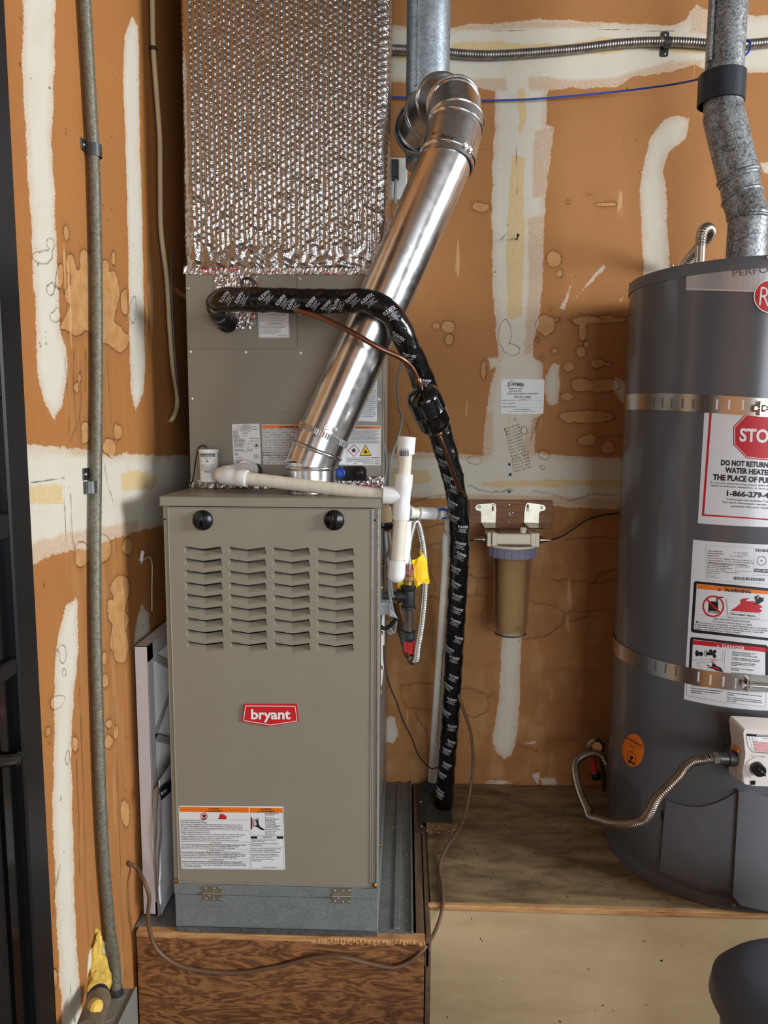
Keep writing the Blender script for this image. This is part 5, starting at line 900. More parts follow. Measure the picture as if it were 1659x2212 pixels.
MB().tube(line_pts([(820, 1352, .08), (832, 1358, .08), (848, 1346, .085), (856, 1336, .09)]), .0045, 8, smooth=5).build('tie_wrap', 'black_tape', B_, smooth=True)
wire('sensor_wire', line_pts([(829, 1395, .12), (830, 1430, .14), (838, 1470, .2), (858, 1520, .3), (872, 1560, .38), (890, 1595, .45), (905, 1632, .52), (932, 1660, .56), (952, 1655, .535)]), .0022, 'wire_dark', 'thin dark wire running from the furnace side to the black line')
# ================================================================== brown cable
_q = [(277, 1863, None), (300, 1880, None)]
cb = [at(276, 1863, X=XL+.004), at(292, 1872, X=XL+.012)]+pts([(312, 1905, -.03), (322, 1935, -.035), (320, 1970, -.03), (323, 2010, -.02), (340, 2052, -.016), (385, 2085, -.0155), (450, 2099, -.0155), (520, 2101, -.0155), (600, 2088, -.0155), (680, 2069, -.02), (740, 2068, -.025), (800, 2082, -.022), (850, 2090, -.02), (880, 2080, -.015), (915, 2050, -.005), (943, 2005, .06), (956, 1960, .10)])
cb += [np.array(at(956, 1925, Z=.006)), np.array(at(949, 1870, Z=.005)), np.array(at(962, 1835, Z=.012)), np.array(at(985, 1800, Z=.016))]+pts([(1003, 1765, .435), (1017, 1700, .47), (1022, 1640, .48), (1016, 1580, .47), (1000, 1530, .45), (990, 1500, .44), (986, 1480, .45)])
MB().tube(cb, .0043, 10, smooth=8).build('brown_cable', 'cable_brown', smooth=True, label='brown cable drooping across the plywood front and up behind the black line', cat='cable')
wire('copper_wire', line_pts([(978, 1140, .4), (960, 1200, .55), (953, 1260, .6), (950, 1310, .62), (952, 1380, .63), (948, 1430, .64)]), .0026, 'cable_brown', 'thin brown wire behind the white standpipe')
# ================================================================== water filter on the back wall
S_ = lambda x, y, Y: P(1000+x/4.879, 1060+y/4.879, Y)
bd = thing('mounting_board', tuple(S_(500, 400, YB)), 'varnished wooden board screwed to the wall above the water filter', 'board')
a, b = S_(65, 95, YB-.012), S_(935, 398, YB-.012); MB().box(a[0], b[0], YB-.018, YB, b[2], a[2], .0015).build('board', 'board_wood', bd)
each(bd, 'screw', 'screw_steel', [S_(x, y, YB-.018) for x, y in ((488, 145), (488, 233), (526, 232), (488, 330), (498, 255))], lambda b, c: b.screw(c, (0, -1, 0), .0032, .0015))
WF = thing('water_filter', tuple(S_(525, 1530, .58)), 'clear water filter housing with cream cap hung under the wooden board', 'water filter')
yf = YB-.019
for sg, q in ((0, [(150, 145), (330, 130), (345, 150), (350, 200), (343, 340), (192, 335), (192, 240), (185, 215), (140, 205), (128, 175)]), (1, [(680, 125), (850, 150), (872, 175), (862, 205), (815, 215), (800, 240), (797, 340), (643, 340), (648, 230), (660, 150)])):
    top = [S_(x, y, yf) for x, y in q]; lo = [min(p[0] for p in top if p[2] < top[0][2]-.03), max(p[0] for p in top if p[2] < top[0][2]-.03)]; zb_ = min(p[2] for p in top)
    k = MB().prism(top, (0, -.002, 0)).raw([(lo[0], yf-.001, zb_+.001), (lo[1], yf-.001, zb_+.001), (lo[1]+.004, yf-.085, zb_-.003), (lo[0]+.002, yf-.085, zb_-.003)], [(0, 1, 2, 3)]).raw([(lo[0], yf-.001, zb_-.0015), (lo[1], yf-.001, zb_-.0015), (lo[1]+.004, yf-.085, zb_-.0055), (lo[0]+.002, yf-.085, zb_-.0055)], [(3, 2, 1, 0)]).build('bracket', 'steel_zinc', WF)
    b_ = MB()
    for x, y in (((172, 170), (320, 158)), ((686, 202), (830, 178)))[sg]: b_.screw(S_(x, y, yf-.002), (0, -1, 0), .0045, .003)
    for i in range(4): b_.lathe((lo[0]+.008+i*.009, yf-.02-.012*(i % 2), zb_+.001), (0, 0, 1), [(0, .0016), (.0006, .0014)], 8)
    b_.build('bracket_screws', 'screw_steel', k)
    s_ = MB(); h0, h1 = (((305, 172), (325, 215)) if not sg else ((672, 145), (695, 185))); A_, B2 = S_(*h0, yf-.0022), S_(*h1, yf-.0022); s_.box(A_[0], B2[0], yf-.0024, yf-.0019, B2[2], A_[2], .0002); s_.build('bracket_slot', 'board_wood', k)
yc = YB-.105; cc = S_(525, 520, yc); zt_ = S_(500, 452, yc-.04)[2]; zb_ = S_(500, 590, yc-.05)[2]; xl, xr = S_(262, 520, yc-.04)[0], S_(815, 520, yc-.04)[0]
MB().box(xl+.012, xr-.012, yc-.036, yc+.03, zb_+.003, zt_-.002, .003).build('cap', 'filter_cap', WF)
MB().box(xl, xl+.012, yc-.03, yc+.03, zb_-.004, zt_, .002).build('cap_end', 'filter_cap', WF)
MB().box(xr-.012, xr, yc-.03, yc+.03, zb_-.004, zt_, .002).build('cap_end', 'filter_cap', WF)
MB().box(xl+.012, xl+.026, yc-.041, yc+.02, zb_, zt_+.001, .0015).build('cap_rib', 'filter_cap', WF)
MB().box(xr-.026, xr-.012, yc-.041, yc+.02, zb_, zt_+.001, .0015).build('cap_rib', 'filter_cap', WF)
MB().lathe((cc[0], yc, zb_-.006), (0, 0, 1), [(0, .0655), (.002, .0665), (.006, .0665), (.008, .064)], 44).build('cap_flange', 'filter_cap', WF, smooth=True)
MB().lathe((cc[0], yc-.004, zb_+.0022), (0, 0, 1), [(0, .063), (.0004, .0625)], 40).box(xl+.026, xr-.026, yc-.03, yc+.025, zt_-.002, zt_-.0005).build('dust', 'filter_dust', WF)
MB().lathe((cc[0]+.026, yc-.018, zt_-.003), (0, 0, 1), [(0, .0088), (.011, .0088), (.0115, .0096), (.017, .0096), (.018, .007)], 24).build('relief_button', 'filter_cap', WF, smooth=True)
za = zb_-.007; n = 24; prof = []
_b = MB().lathe((cc[0], yc, 0), (0, 0, 1), [(za, .0655), (za-.022, .0655), (za-.027, .0645), (za-.03, .058)], 48, caps=False); _b.build('collar_ring', 'collar_clear', WF, smooth=True)
for i in range(22):
    a = 2*math.pi*i/22; d = np.array([math.cos(a), math.sin(a), 0]); tq = np.array([-d[1], d[0], 0]); MB().obox(np.array([cc[0], yc, za-.013])+d*.0662, d, tq, (0, 0, 1), .0012, .0012, .0128).build('collar_rib', 'collar_clear', WF) if math.sin(a) < .35 else None
zc_ = S_(525, 1520, yc)[2]
MB().lathe((cc[0], yc, 0), (0, 0, 1), [(za-.026, .060), (za-.038, .056), (za-.05, .0535), (zc_+.012, .0485), (zc_+.004, .046), (zc_+.001, .036), (zc_, .0), (zc_+.006, .0), (zc_+.007, .036), (zc_+.012, .044), (za-.05, .0505), (za-.026, .057)], 44, caps=False).build('clear_bowl', 'clear_blue', WF, smooth=True, label='clear plastic filter bowl')
MB().lathe((cc[0], yc, 0), (0, 0, 1), [(zc_+.014, .0), (zc_+.014, .0375), (za-.02, .0395), (za-.018, .0)], 40, caps=False).build('cartridge', 'cartridge', WF, smooth=True, label='tan filter cartridge inside the bowl')
D = Decal(TubeS((cc[0], yc, zc_+.012), (cc[0], yc, za), .0492), 1000, 1060, 4.879, lift=.0005); D.text('ink_black', 'Pentek', 556, 1455, 622, 1450, 14, .02); D.frame('ink_black', 552, 1462, 628, 1482, 2); D.ink(WF, 'stamped_lettering')
for sx, x0 in ((-1, xl), (1, xr)):
    MB().lathe((x0, yc-.005, cc[2]+.002), (sx, 0, 0), [(0, .0135), (.005, .0135)], 6).build('fitting_nut', 'rubber', WF); MB().lathe((x0+sx*.005, yc-.005, cc[2]+.002), (sx, 0, 0), [(0, .0105), (.006, .0105), (.006, .008), (.012, .0075), (.012, .0062), (.022, .0058), (.022, .004), (.03, .004)], 14).build('compression_fitting', 'stainless_dull', WF, smooth=True)
zf = cc[2]+.002
wire('filter_tube', [(xl-.03, yc-.005, zf)]+pts([(1015, 1168, .6), (1003, 1172, .62), (990, 1180, .63)]), .0032, 'cable_brown', 'thin tube leaving the water filter toward the black line', 'tube')
wire('filter_tube', [(xr+.028, yc-.005, zf)]+pts([(1210, 1160, .62), (1235, 1145, .64), (1265, 1125, .65), (1300, 1113, .655), (1345, 1108, .66)]), .0028, 'wire_dark', 'thin dark tube running from the water filter behind the water heater', 'tube')
# ================================================================== pest card, nail, pencil dates, wall plate
D = Decal(Plane(Y=YB), 1040, 780, 7.9); D.sheet([(338, 310), (1078, 314), (1056, 902), (332, 902)], 'label_white', rc=26); K = 'ink_black'
D.text(K, '5', 446, 430, 490, 432, 70, .03); D.text(K, 'STAR', 486, 372, 540, 336, 24); D.text(K, 'HITMEN', 512, 418, 720, 432, 56, .045)
for s_, x0, x1, y, h in (('TERMITE & PEST', 448, 704, 482, 24), ('CONTROL, INC.', 464, 690, 524, 24), ('ANTS, FLEAS, SPIDERS, OTHER PESTS', 434, 972, 567, 22), ('800-351-2488', 562, 838, 624, 32), ('INSPECTION DATE', 352, 566, 678, 18), ('WORK COMPLETED', 352, 582, 732, 18), ('CHEMICAL MATERIAL', 350, 594, 788, 18), ('- DO NOT REMOVE -', 528, 858, 836, 22), ('Structural Pest Control Board Reg. 5896-1', 466, 916, 868, 16)): D.text(K, s_, x0, y, x1, y, h, .02 if h > 20 else .008)
D.line(K, 576, 676, 1046, 678, 2).line(K, 588, 732, 1046, 732, 2).line(K, 600, 786, 1042, 788, 2); D.text('ink_grey', '5/30/17', 636, 676, 856, 664, 36)
D.build('pest_control_card', None, 'white pest control inspection card stuck on the back wall', 'card', None)
Pd = Decal(Plane(Y=YB), 1040, 780, 7.9, lift=.0005); pm = mat('pencil', (92, 84, 74), .8)
for i, s_ in enumerate(('Nov 22-09', 'Apr 10 08', 'Oct 12-07', 'Oct 3-2007', 'July 12-2006', 'Oct 8-2005', 'Jan 6-2004', 'Mar 2003', 'Oct 4 02', 'Sept 6 01', 'July 99', 'Nov 98', 'Dec 1-98', 'Nov 97', 'Nov 24 96')): Pd.text('pencil', s_, 400+i*11, 1170+i*52, 650+i*12+(40 if i > 8 else 0), 1088+i*52, 30, -.004)
Pd.line('pencil', 385, 1150, 440, 1270, 10); Pd.line('pencil', 460, 1020, 600, 1024, 4)
for i in range(5): Pd.line('pencil', 880-i*12, 1050+i*80, 925-i*14, 960+i*80, 4)
_b = MB(); [_b.raw(np.concatenate(v.v), v.f) for v in Pd.layers.values()]; _b.build('pencilled_dates', 'pencil', label='pencilled list of dates on the wall below the pest card', cat='handwriting')
N0 = P(1117, 517, YB); hd = P(1119, 508, YB-.045); MB().tube([N0, hd], .0022, 8).lathe(hd, hd-N0, [(-.001, .0042), (.0012, .0042), (.002, .003)], 12).build('nail', mat('nail_rust', (58, 44, 38), .6, .5), label='rusty nail sticking out of the joint compound', cat='nail')
for x, y, lb in ((1100, 1003, 'upper of two grey drywall anchors beside the pencilled dates'), (1102, 1025, 'lower of two grey drywall anchors beside the pencilled dates'), (1100, 1062, 'single grey drywall anchor just above the wooden filter board')):
    MB().lathe(P(x, y, YB+.001), (0, -1, 0), [(0, .0065), (.002, .006), (.002, .003), (.001, .0028)], 14).build('drywall_anchor', 'clamp_grey', smooth=True, label=lb, cat='anchor', group='wall anchors above the filter board')
WPt = thing('outlet_plate', tuple(P(862, 380, YB)), 'white outlet plate with a dark plug behind the foil duct', 'outlet')
a, b = P(838, 342, YB), P(879, 432, YB); MB().box(a[0], b[0], YB-.006, YB, b[2], a[2], .002).build('plate', 'pvc_white', WPt)
a, b = P(846, 350, YB-.02), P(862, 388, YB-.02); MB().box(a[0], b[0], YB-.045, YB-.006, b[2], a[2], .003).build('plug', 'rubber', WPt)
MB().tube([P(855, 388, YB-.03), P(854, 410, YB-.03), P(853, 440, YB-.025)], .0045, 8, smooth=3).build('cord', 'wire_grey', WPt, smooth=True)
# ================================================================== conduits and wires on the walls
yk = YB-.016
cdt = [(700, 100), (862, 107), (930, 110), (1000, 117), (1060, 119), (1150, 114), (1250, 105), (1340, 94), (1420, 90), (1490, 92), (1560, 97), (1620, 95), (1720, 86), (1900, 84), (2150, 92)]
corrugated(pts(cdt, yk), .0118, .007, .0009, 14).build('flexible_conduit', 'conduit_bright', smooth=True, label='flexible metal conduit running along the top of the back wall', cat='conduit', sharp=180)
Z7 = lambda x, y, Y=YB: P(1220+x/3.779, y/3.779, Y)
Cl = thing('conduit_strap', tuple(Z7(815, 360)), 'two hole metal strap holding the flexible conduit on the back wall', 'strap')
a, b = Z7(785, 260), Z7(843, 465); q = rounded([(a[0], a[2]), (b[0], a[2]), (b[0], b[2]), (a[0], b[2])], .006)
MB().prism([(x, YB-.0015, z) for x, z in q], (0, .0015, 0)).build('plate', 'clamp_grey', Cl); c = Z7(835, 345, yk); MB().tube([Z7(808, 347, yk), Z7(862, 348, yk)], .0142, 20).build('saddle', 'clamp_grey', Cl, smooth=True)
each(Cl, 'screw', 'screw_steel', [Z7(815, 285), Z7(812, 438)], lambda b, c: b.screw(c, (0, -1, 0), .004, .003))
MB().tube(pts([(700, 205, .67), (860, 210, .67), (960, 216, .67), (1060, 217, .67), (1150, 214, .665), (1250, 206, .66), (1350, 196, .65), (1450, 183, .6), (1510, 171, .5)])+[P(1540, 164, .47), P(1590, 150, .47)]+pts([(1602, 128, .46), (1618, 110, .46), (1620, 92, .47), (1612, 88, .48), (1604, 96, .49)]), .0026, 8, smooth=8).build('blue_wire', 'wire_blue', smooth=True, label='blue wire stretched across the back wall to the heater vent collar', cat='wire')
MB().tube(pts([(1590, 188, .44), (1597, 210, .46), (1598, 240, .47), (1598, 262, .5)]), .0024, 8, smooth=3).build('blue_wire', 'wire_blue', smooth=True, label='short blue wire hanging down behind the heater vent elbow', cat='wire')
# left wall
X_ = lambda px, py, d=0.: at(px, py, X=XL+d)
lc = [X_(150, -600, .014), X_(166, -300, .014)]+[X_(*q, .014) for q in ((178, -60), (183, 0), (189, 100), (196, 220), (202, 330), (206, 450), (209, 600), (210, 800), (208, 1000), (206, 1200), (207, 1350), (212, 1550), (219, 1750), (228, 1900), (238, 2010), (248, 2080), (251, 2140))]
corrugated(lc, .0104, .0034, .0003, 14).build('wall_conduit', 'conduit', smooth=True, label='grey flexible conduit running down the left wall', cat='conduit', sharp=180)
def wall_strap(px, py, on, label):
    c = np.array(X_(px, py)); t = thing('conduit_clip', tuple(c), label, 'clip')
    MB().box(XL, XL+.0016, c[1]-.016, c[1]+.012, c[2]-.011, c[2]+.011, .0004).build('tab', 'clamp_grey', t); MB().screw((XL+.0016, c[1]-.006, c[2]), (1, 0, 0), .004, .003).build('screw', 'screw_steel', t)
    c2 = np.array(on); aa_ = np.linspace(-.4, math.pi+.2, 12); o = [(c2[0]+.0125*math.sin(a), c2[1]-.0125*math.cos(a)) for a in aa_]
    V = np.array([[(x, y, c2[2]+dz) for x, y in o] for dz in (-.011, .011)]); V2 = np.array([[(x+.0012*math.sin(a), y-.0012*math.cos(a), c2[2]+dz) for (x, y), a in zip(o, aa_)] for dz in (-.011, .011)]); MB().grid(V).grid(V2).build('loop', 'clamp_grey', t, smooth=True)
wall_strap(182, 316, X_(203, 326, .014), 'steel clip holding the grey conduit high on the left wall')
wall_strap(186, 1024, X_(193, 1052, .006), 'loose steel clip beside the grey conduit on the white joint band')
nm = [X_(308, -500, .012), X_(318, -250, .012)]+[X_(*q, .012) for q in ((326, -60), (329, 0), (331, 100), (338, 200), (345, 300), (346, 400), (348, 500), (360, 600), (366, 700), (374, 800), (382, 850), (382, 880), (372, 905))]; nm.append(X_(366, 910, -.002))
MB().tube(nm, .0058, 12, smooth=8).build('house_cable', 'cable_cream', smooth=True, label='cream house wiring cable running down beside the foil duct', cat='cable')
c = X_(331, 105, .012); MB().lathe(c, (0, 0, 1), [(-.004, .007), (0, .0085), (.004, .007)], 12).build('cable_staple', 'wire_dark', smooth=True, label='dark staple on the cream cable', cat='staple')
wire('dark_cord', [X_(372, 540, .05), X_(370, 620, .05), X_(384, 830, .05), X_(398, 900, .05), X_(412, 1000, .05), X_(420, 1055, .05)], .003, 'wire_dark', 'dark cord hanging in the gap behind the coil cabinet', 'cord')
h = X_(306, 1210); HB = thing('wall_anchor', tuple(h), 'small white wire end sticking out of a hole in the left wall', 'wire')
MB().lathe(h, (1, 0, 0), [(-.002, .010), (.0006, .009)], 12).build('torn_edge', mat('gypsum', (206, 198, 186), .85), HB); MB().tube([X_(308, 1192, .012), X_(305, 1210, .004)], .004, 8).build('plug', 'pvc_white', HB); MB().tube([X_(305, 1212, .003), X_(322, 1203, .01), X_(328, 1215, .01), X_(328, 1270, .008), X_(328, 1320, .006)], .0016, 6, smooth=6).build('wire', 'cable_cream', HB, smooth=True)
# enclosure at the bottom of the left wall
EN = thing('electrical_enclosure', tuple(X_(255, 2212, .05)), 'grey metal electrical box under the conduit on the left wall', 'electrical box')
tp = X_(230, 2160, .0); zt2 = X_(252, 2141, .014)[2]-.004
ya, yb_ = -.33, at(297, 2180, X=XL+.05)[1]
MB().box(XL+.001, XL+.048, ya, yb_, zt2-.3, zt2, .001).build('box', 'enclosure_grey', EN)
MB().box(XL+.047, XL+.05, ya-.003, yb_+.001, zt2-.3, zt2+.004, .0006).build('cover', 'enclosure_grey', EN)
for (px, py) in ((225, 2195), (247, 2150)): c = at(px, py, Z=zt2); MB().lathe((max(c[0], XL+.02), c[1], zt2), (0, 0, 1), [(0, .013), (.001, .0128), (.001, .0105), (.0004, .0102)], 24).build('knockout', 'enclosure_grey', EN, smooth=True)
c = lc[-1]; MB().lathe((c[0], c[1], zt2), (0, 0, 1), [(0, .014), (.004, .014), (.004, .012), (.014, .012)], 16).build('conduit_fitting', 'clamp_grey', EN, smooth=True)
FO = MB(); rg = np.random.default_rng(5)
def lump(c, rx, ry, rz, seed, n=26, m=18):
    r = np.random.default_rng(seed); th, ph_ = np.meshgrid(np.linspace(0, 2*np.pi, n), np.linspace(0.02, np.pi-.02, m)); d = 1.
    for k in range(14): a, b, e, p = r.normal()*4, r.normal()*4, r.normal()*4, r.uniform(0, 6.3); d = d+.06*np.sin(a*np.cos(th)*np.sin(ph_)+b*np.sin(th)*np.sin(ph_)+e*np.cos(ph_)+p)
    return np.stack([c[0]+rx*d*np.sin(ph_)*np.cos(th), c[1]+ry*d*np.sin(ph_)*np.sin(th), c[2]+rz*d*np.cos(ph_)], -1)
for (px, py, rx, ry, rz) in ((208, 2080, .012, .018, .05), (216, 2110, .016, .026, .04), (202, 2120, .014, .024, .034), (222, 2126, .014, .02, .022), (213, 2050, .007, .012, .035)): FO.grid(lump(X_(px, py, .002), rx, ry, rz, int(px)))
FO.build('spray_foam', 'foam_yellow', smooth=True, label='yellow spray foam oozing from the damaged left wall above the box', cat='spray foam', sharp=180)
_b = MB()
for q in (((206, 2040), (216, 2022), (220, 2030), (228, 2036), (226, 2052), (233, 2046), (239, 2066), (238, 2100), (232, 2104), (224, 2092), (218, 2070), (212, 2060)), ((191, 2062), (196, 2048), (200, 2060), (197, 2084), (190, 2100), (187, 2112))): _b.prism([X_(x, y) for x, y in q], (.0012, 0, 0))
_b.build('torn_plaster', mat('torn_paper', (222, 212, 192), .85, var=.08), label='torn pale plaster edge above the yellow foam', cat='plaster')
PS = thing('pipe_stub', tuple(X_(195, 2190, .03)), 'foam smeared pipe stub with black rubber cap beside the box', 'pipe')
a, b = X_(214, 2158, .045), X_(188, 2230, .06); MB().tube([b, a], .021, 20).build('pipe', mat('stub_brown', (120, 104, 84), .6, .2, var=.35, vs=40), PS, smooth=True)
MB().lathe(X_(212, 2152, .04), X_(205, 2158, .05)-X_(216, 2148, .03), [(-.016, .016), (-.01, .019), (.012, .019), (.018, .014), (.02, .0)], 22, caps=False).build('rubber_cap', 'rubber', PS, smooth=True)
MB().lathe(X_(202, 2172, .055), (1, -.8, .3), [(0, .012), (.012, .012), (.016, .008)], 16).build('foam_plug', 'foam_yellow', PS, smooth=True)
# ================================================================== air filter and papers between furnace and wall
AF = thing('air_filter', (-.07, .25, 0), 'white pleated air filter standing between furnace and left wall', 'air filter')
fa = at(290, 1396, X=XL+.008); fb = at(303, 1985, Z=.0); yfr = .045; x0, x1 = -.0855, -.058; zf0, zf1 = .001, at(291, 1396, Y=yfr)[2]
yb2 = yfr+.40
MB().box(x0, x1, yfr, yfr+.0015, zf0, zf1).box(x0, x1, yb2, yb2+.0015, zf0, zf1).box(x0, x1, yfr, yb2, zf1-.0015, zf1).box(x0, x1, yfr, yb2, zf0, zf0+.0015).build('frame', 'filter_white', AF)
MB().box(x1-.001, x1+.0008, yfr, yfr+.03, zf0, zf1).box(x1-.001, x1+.0008, yb2-.03, yb2, zf0, zf1).box(x1-.001, x1+.0008, yfr, yb2, zf1-.035, zf1).box(x1-.001, x1+.0008, yfr, yb2, zf0, zf0+.03).build('face_border', 'card_white', AF)
V = []; yy = np.arange(yfr+.02, yb2-.02, .006)
for k, y in enumerate(yy): V.append([(x1-.003-(.012 if k % 2 else 0), y, zf0+.02), (x1-.003-(.012 if k % 2 else 0), y, zf1-.02)])
MB().grid(np.array(V)).build('pleats', 'pleat_white', AF)
_b = MB(); nd = 3; hh = (zf1-zf0-.06)/nd
for k in range(nd):
    for sg in (-1, 1):
        zc = zf0+.03+hh*(k+.5); a = np.array([x1-.0005, yfr+.03, zc-sg*hh*.5]); b = np.array([x1-.0005, yb2-.03, zc+sg*hh*.5]); _b.obox((a+b)/2, (1, 0, 0), b-a, np.cross((1, 0, 0), b-a), .0006, np.linalg.norm(b-a)/2, .008)
_b.build('diagonal_braces', 'card_white', AF)
def sheet(name, outline, bulge, m, label, cat, parent=None, group=None):
    pass
def paper(name, x, y0, y1, z0, z1, lean, curl, m, label, seed):
    r = np.random.default_rng(seed); Yg, Zg = np.meshgrid(np.linspace(0, 1, 14), np.linspace(0, 1, 24)); X = x+lean*(1-Zg)+curl*np.sin(Yg*3+Zg*5+seed)*(.4+.6*Zg)+.0008*np.sin(Zg*23+seed*2+Yg*6)
    V = np.stack([X, y0+(y1-y0)*Yg+.01*np.sin(Zg*6+seed)*(1-Yg), z0+(z1-z0)*Zg-.018*Yg*0], -1); V2 = V.copy(); V2[..., 0] += .0006
    return MB().grid(V).grid(V2).build(name, m, smooth=True, label=label, cat='paper', sharp=180)
_zt = at(318, 1700, Y=.03)[2]
paper('paper_folder', -.050, .025, .24, .002, at(320, 1708, Y=.03)[2], -.001, .0014, mat('folder_tan', (206, 196, 178), .7, var=.05), 'tan folder leaning on the air filter beside the furnace', 1)
paper('paper_sheaf', -.044, .03, .24, .003, at(328, 1722, Y=.03)[2], -.001, .0012, 'paper', 'sheaf of printed papers between the tan folder and the furnace booklet', 2)
bk = paper('booklet', -.030, .012, .22, at(350, 1945, Y=.02)[2], at(341, 1685, Y=.012)[2], -.004, .0025, 'paper', 'white booklet with black header leaning at the furnace side', 4)
class XS:
    def __call__(s, px, py): p = at(px, py, X=-.0245); return p, np.broadcast_to(np.array([1., 0, 0]), p.shape)
D = Decal(XS(), 0, 1650, 3.936, lift=.0006); D.poly('ink_black', [(1352, 215), (1452, 135), (1452, 235), (1365, 315)]); D.text('ink_white', 'CVMVV', 1376, 268, 1420, 228, 24, .02, h=.0009)
for i in range(6): D.line('ink_grey', 1432, 540+i*70, 1456, 520+i*70, 4)
D.ink(bk, 'header_print')
D = Decal(Plane(X=-.0415, n=(1, 0, 0)), 0, 1650, 3.936, lift=.0005)
MB().box(-.0025, -.0003, .03, .25, .0, .002).build('paper_scrap', 'paper', label='paper scrap under the furnace edge', cat='paper') if 0 else None
# ================================================================== black gate at the left
GT = thing('metal_gate', (-.06, -.6, ZF), 'black steel framed gate with mesh panel folded against the left wall', 'gate')
gX0, gX1 = -.088, -.058; ge = -.405; sw = .056
MB().box(gX0, gX1, ge-sw, ge, ZF+.02, 2.3, .003).build('stile', 'gate_black', GT)
MB().box(gX0+.004, gX1-.012, ge-sw-.036, ge-sw, ZF+.02, 2.3).build('inner_channel', 'gate_gloss', GT)
gz_ = lambda py, px=6: at(px, py, X=gX1)[2]
for py0, py1 in ((1440, 1480), (1110, 1170), (815, 860), (560, 600)):
    z1, z0 = gz_(py0), gz_(py1); MB().box(gX0, gX1-.002, ge-1.0, ge-sw, z0, z1, .003).build('rail', 'gate_black', GT)
zm = gz_(1480)
_b = MB(); yy0, yy1 = ge-.9, ge-sw-.03
MB().box(gX0+.004, gX0+.006, yy0, yy1, zm-1.4 if zm-1.4 > ZF+.03 else ZF+.03, zm).build('mesh_backing', 'mesh_dark', GT)
for i in range(130): y = yy1-i*.0035; _b.box(gX0+.009, gX0+.0102, y-.0012, y, ZF+.04, zm)
for i in range(int((zm-ZF-.04)/.0035)): z = ZF+.04+i*.0035; _b.box(gX0+.010, gX0+.0112, yy1-.46, yy1, z, z+.0012)
_b.build('mesh_panel', mat('mesh_grey', (52, 48, 46), .5, .4), GT, kind='stuff')
MB().box(gX0+.002, gX0+.01, ge-1.0, ge-sw, gz_(1440), gz_(1170)).box(gX0+.002, gX0+.01, ge-1.0, ge-sw, gz_(1110), gz_(860)).box(gX0+.002, gX0+.01, ge-1.0, ge-sw, gz_(815), gz_(600)).box(gX0+.002, gX0+.01, ge-1.0, ge-sw, gz_(560), 2.3).build('panel', 'gate_gloss', GT)
a = at(32, 1640, X=gX1+.004); MB().tube([a+[0.004, -.12, .05], a+[.004, -.03, .012], a+[.0, 0, 0]], .009, 12, smooth=4).lathe(a, (1, 0, 0), [(-.012, .011), (.004, .011), (.008, .006)], 14).build('lever', 'gate_gloss', GT, smooth=True)
# ================================================================== blue grey bin in front
BN = thing('plastic_bin', tuple(at(1640, 2150, Y=-.33))[:2]+(ZF,), 'blue grey plastic bin with rounded lid in front of the platform', 'bin')
bc = np.array(at(1590, 2130, Y=-.32)); bx, by = bc[0]+.212, -.32+.0; ztop = at(1620, 2036, Y=-.30)[2]-.075
def superell(a, b, z, cx=bx, cy=by, n=56, e=3.2, rot=.12):
    th = np.linspace(0, 2*np.pi, n, endpoint=False); c, s = np.cos(th), np.sin(th); x = a*np.sign(c)*np.abs(c)**(2/e); y = b*np.sign(s)*np.abs(s)**(2/e); return np.stack([cx+x*math.cos(rot)-y*math.sin(rot), cy+x*math.sin(rot)+y*math.cos(rot), np.full(n, z)], -1)
def stack(rings):
    V = np.array(rings); V = np.concatenate([V, V[:, :1]], 1); return MB().grid(V)
zl_ = ztop-.055
stack([superell(.001, .001, ztop), superell(.12, .10, ztop-.001), superell(.165, .145, ztop-.008), superell(.195, .172, ztop-.022), superell(.212, .19, ztop-.045), superell(.216, .194, zl_-.02), superell(.210, .188, zl_-.026)]).build('lid', 'bin_blue', BN, smooth=True, sharp=80)
stack([superell(.203, .18, zl_-.01), superell(.15, .135, ZF+.002), superell(.01, .01, ZF)]).build('body', 'bin_blue', BN, smooth=True, sharp=80)
# ================================================================== water heater
WHt = thing('water_heater', (WHX, WHY, 0), 'tall dark grey tank water heater with white warning labels', 'water heater')
CW = Cyl(WHX, WHY, WHR); wo = np.array([WHX, WHY, 0.])
MB().lathe(wo, (0, 0, 1), [(.004, WHR-.006), (.03, WHR-.001), (.032, WHR), (WHH-.027, WHR), (WHH-.025, WHR-.002)], 128, caps=False).build('tank_jacket', 'tank_grey', WHt, smooth=True)
MB().lathe(wo, (0, 0, 1), [(0, WHR-.004), (.001, WHR+.001), (.03, WHR+.0018), (.031, WHR)], 128).build('base_ring', 'tank_dark', WHt, smooth=True)
MB().lathe(wo, (0, 0, 1), [(WHH-.028, WHR-.0005), (WHH-.0275, WHR+.0022), (WHH-.006, WHR+.0022), (WHH-.001, WHR), (WHH+.0, WHR-.008), (WHH-.004, WHR-.02), (WHH-.004, .02)], 128).build('top_cap', 'tank_lid', WHt, smooth=True, sharp=50)
def wdir(th): return np.array([math.cos(th), math.sin(th), 0.])
def whp(px, py, r=WHR): p, n = Cyl(WHX, WHY, r)(px, py); return p, n
for px, py in ((1451.5, 574), (1361, 612), (1658, 556)): p, n_ = whp(px, py, WHR+.0022); MB().screw(p, n_, .0042, .003).build('cap_screw', 'screw_steel', WHt)
_b = MB(); _b.screw(*whp(1585, 1955), .004, .003); _b.build('base_screw', 'screw_steel', WHt)
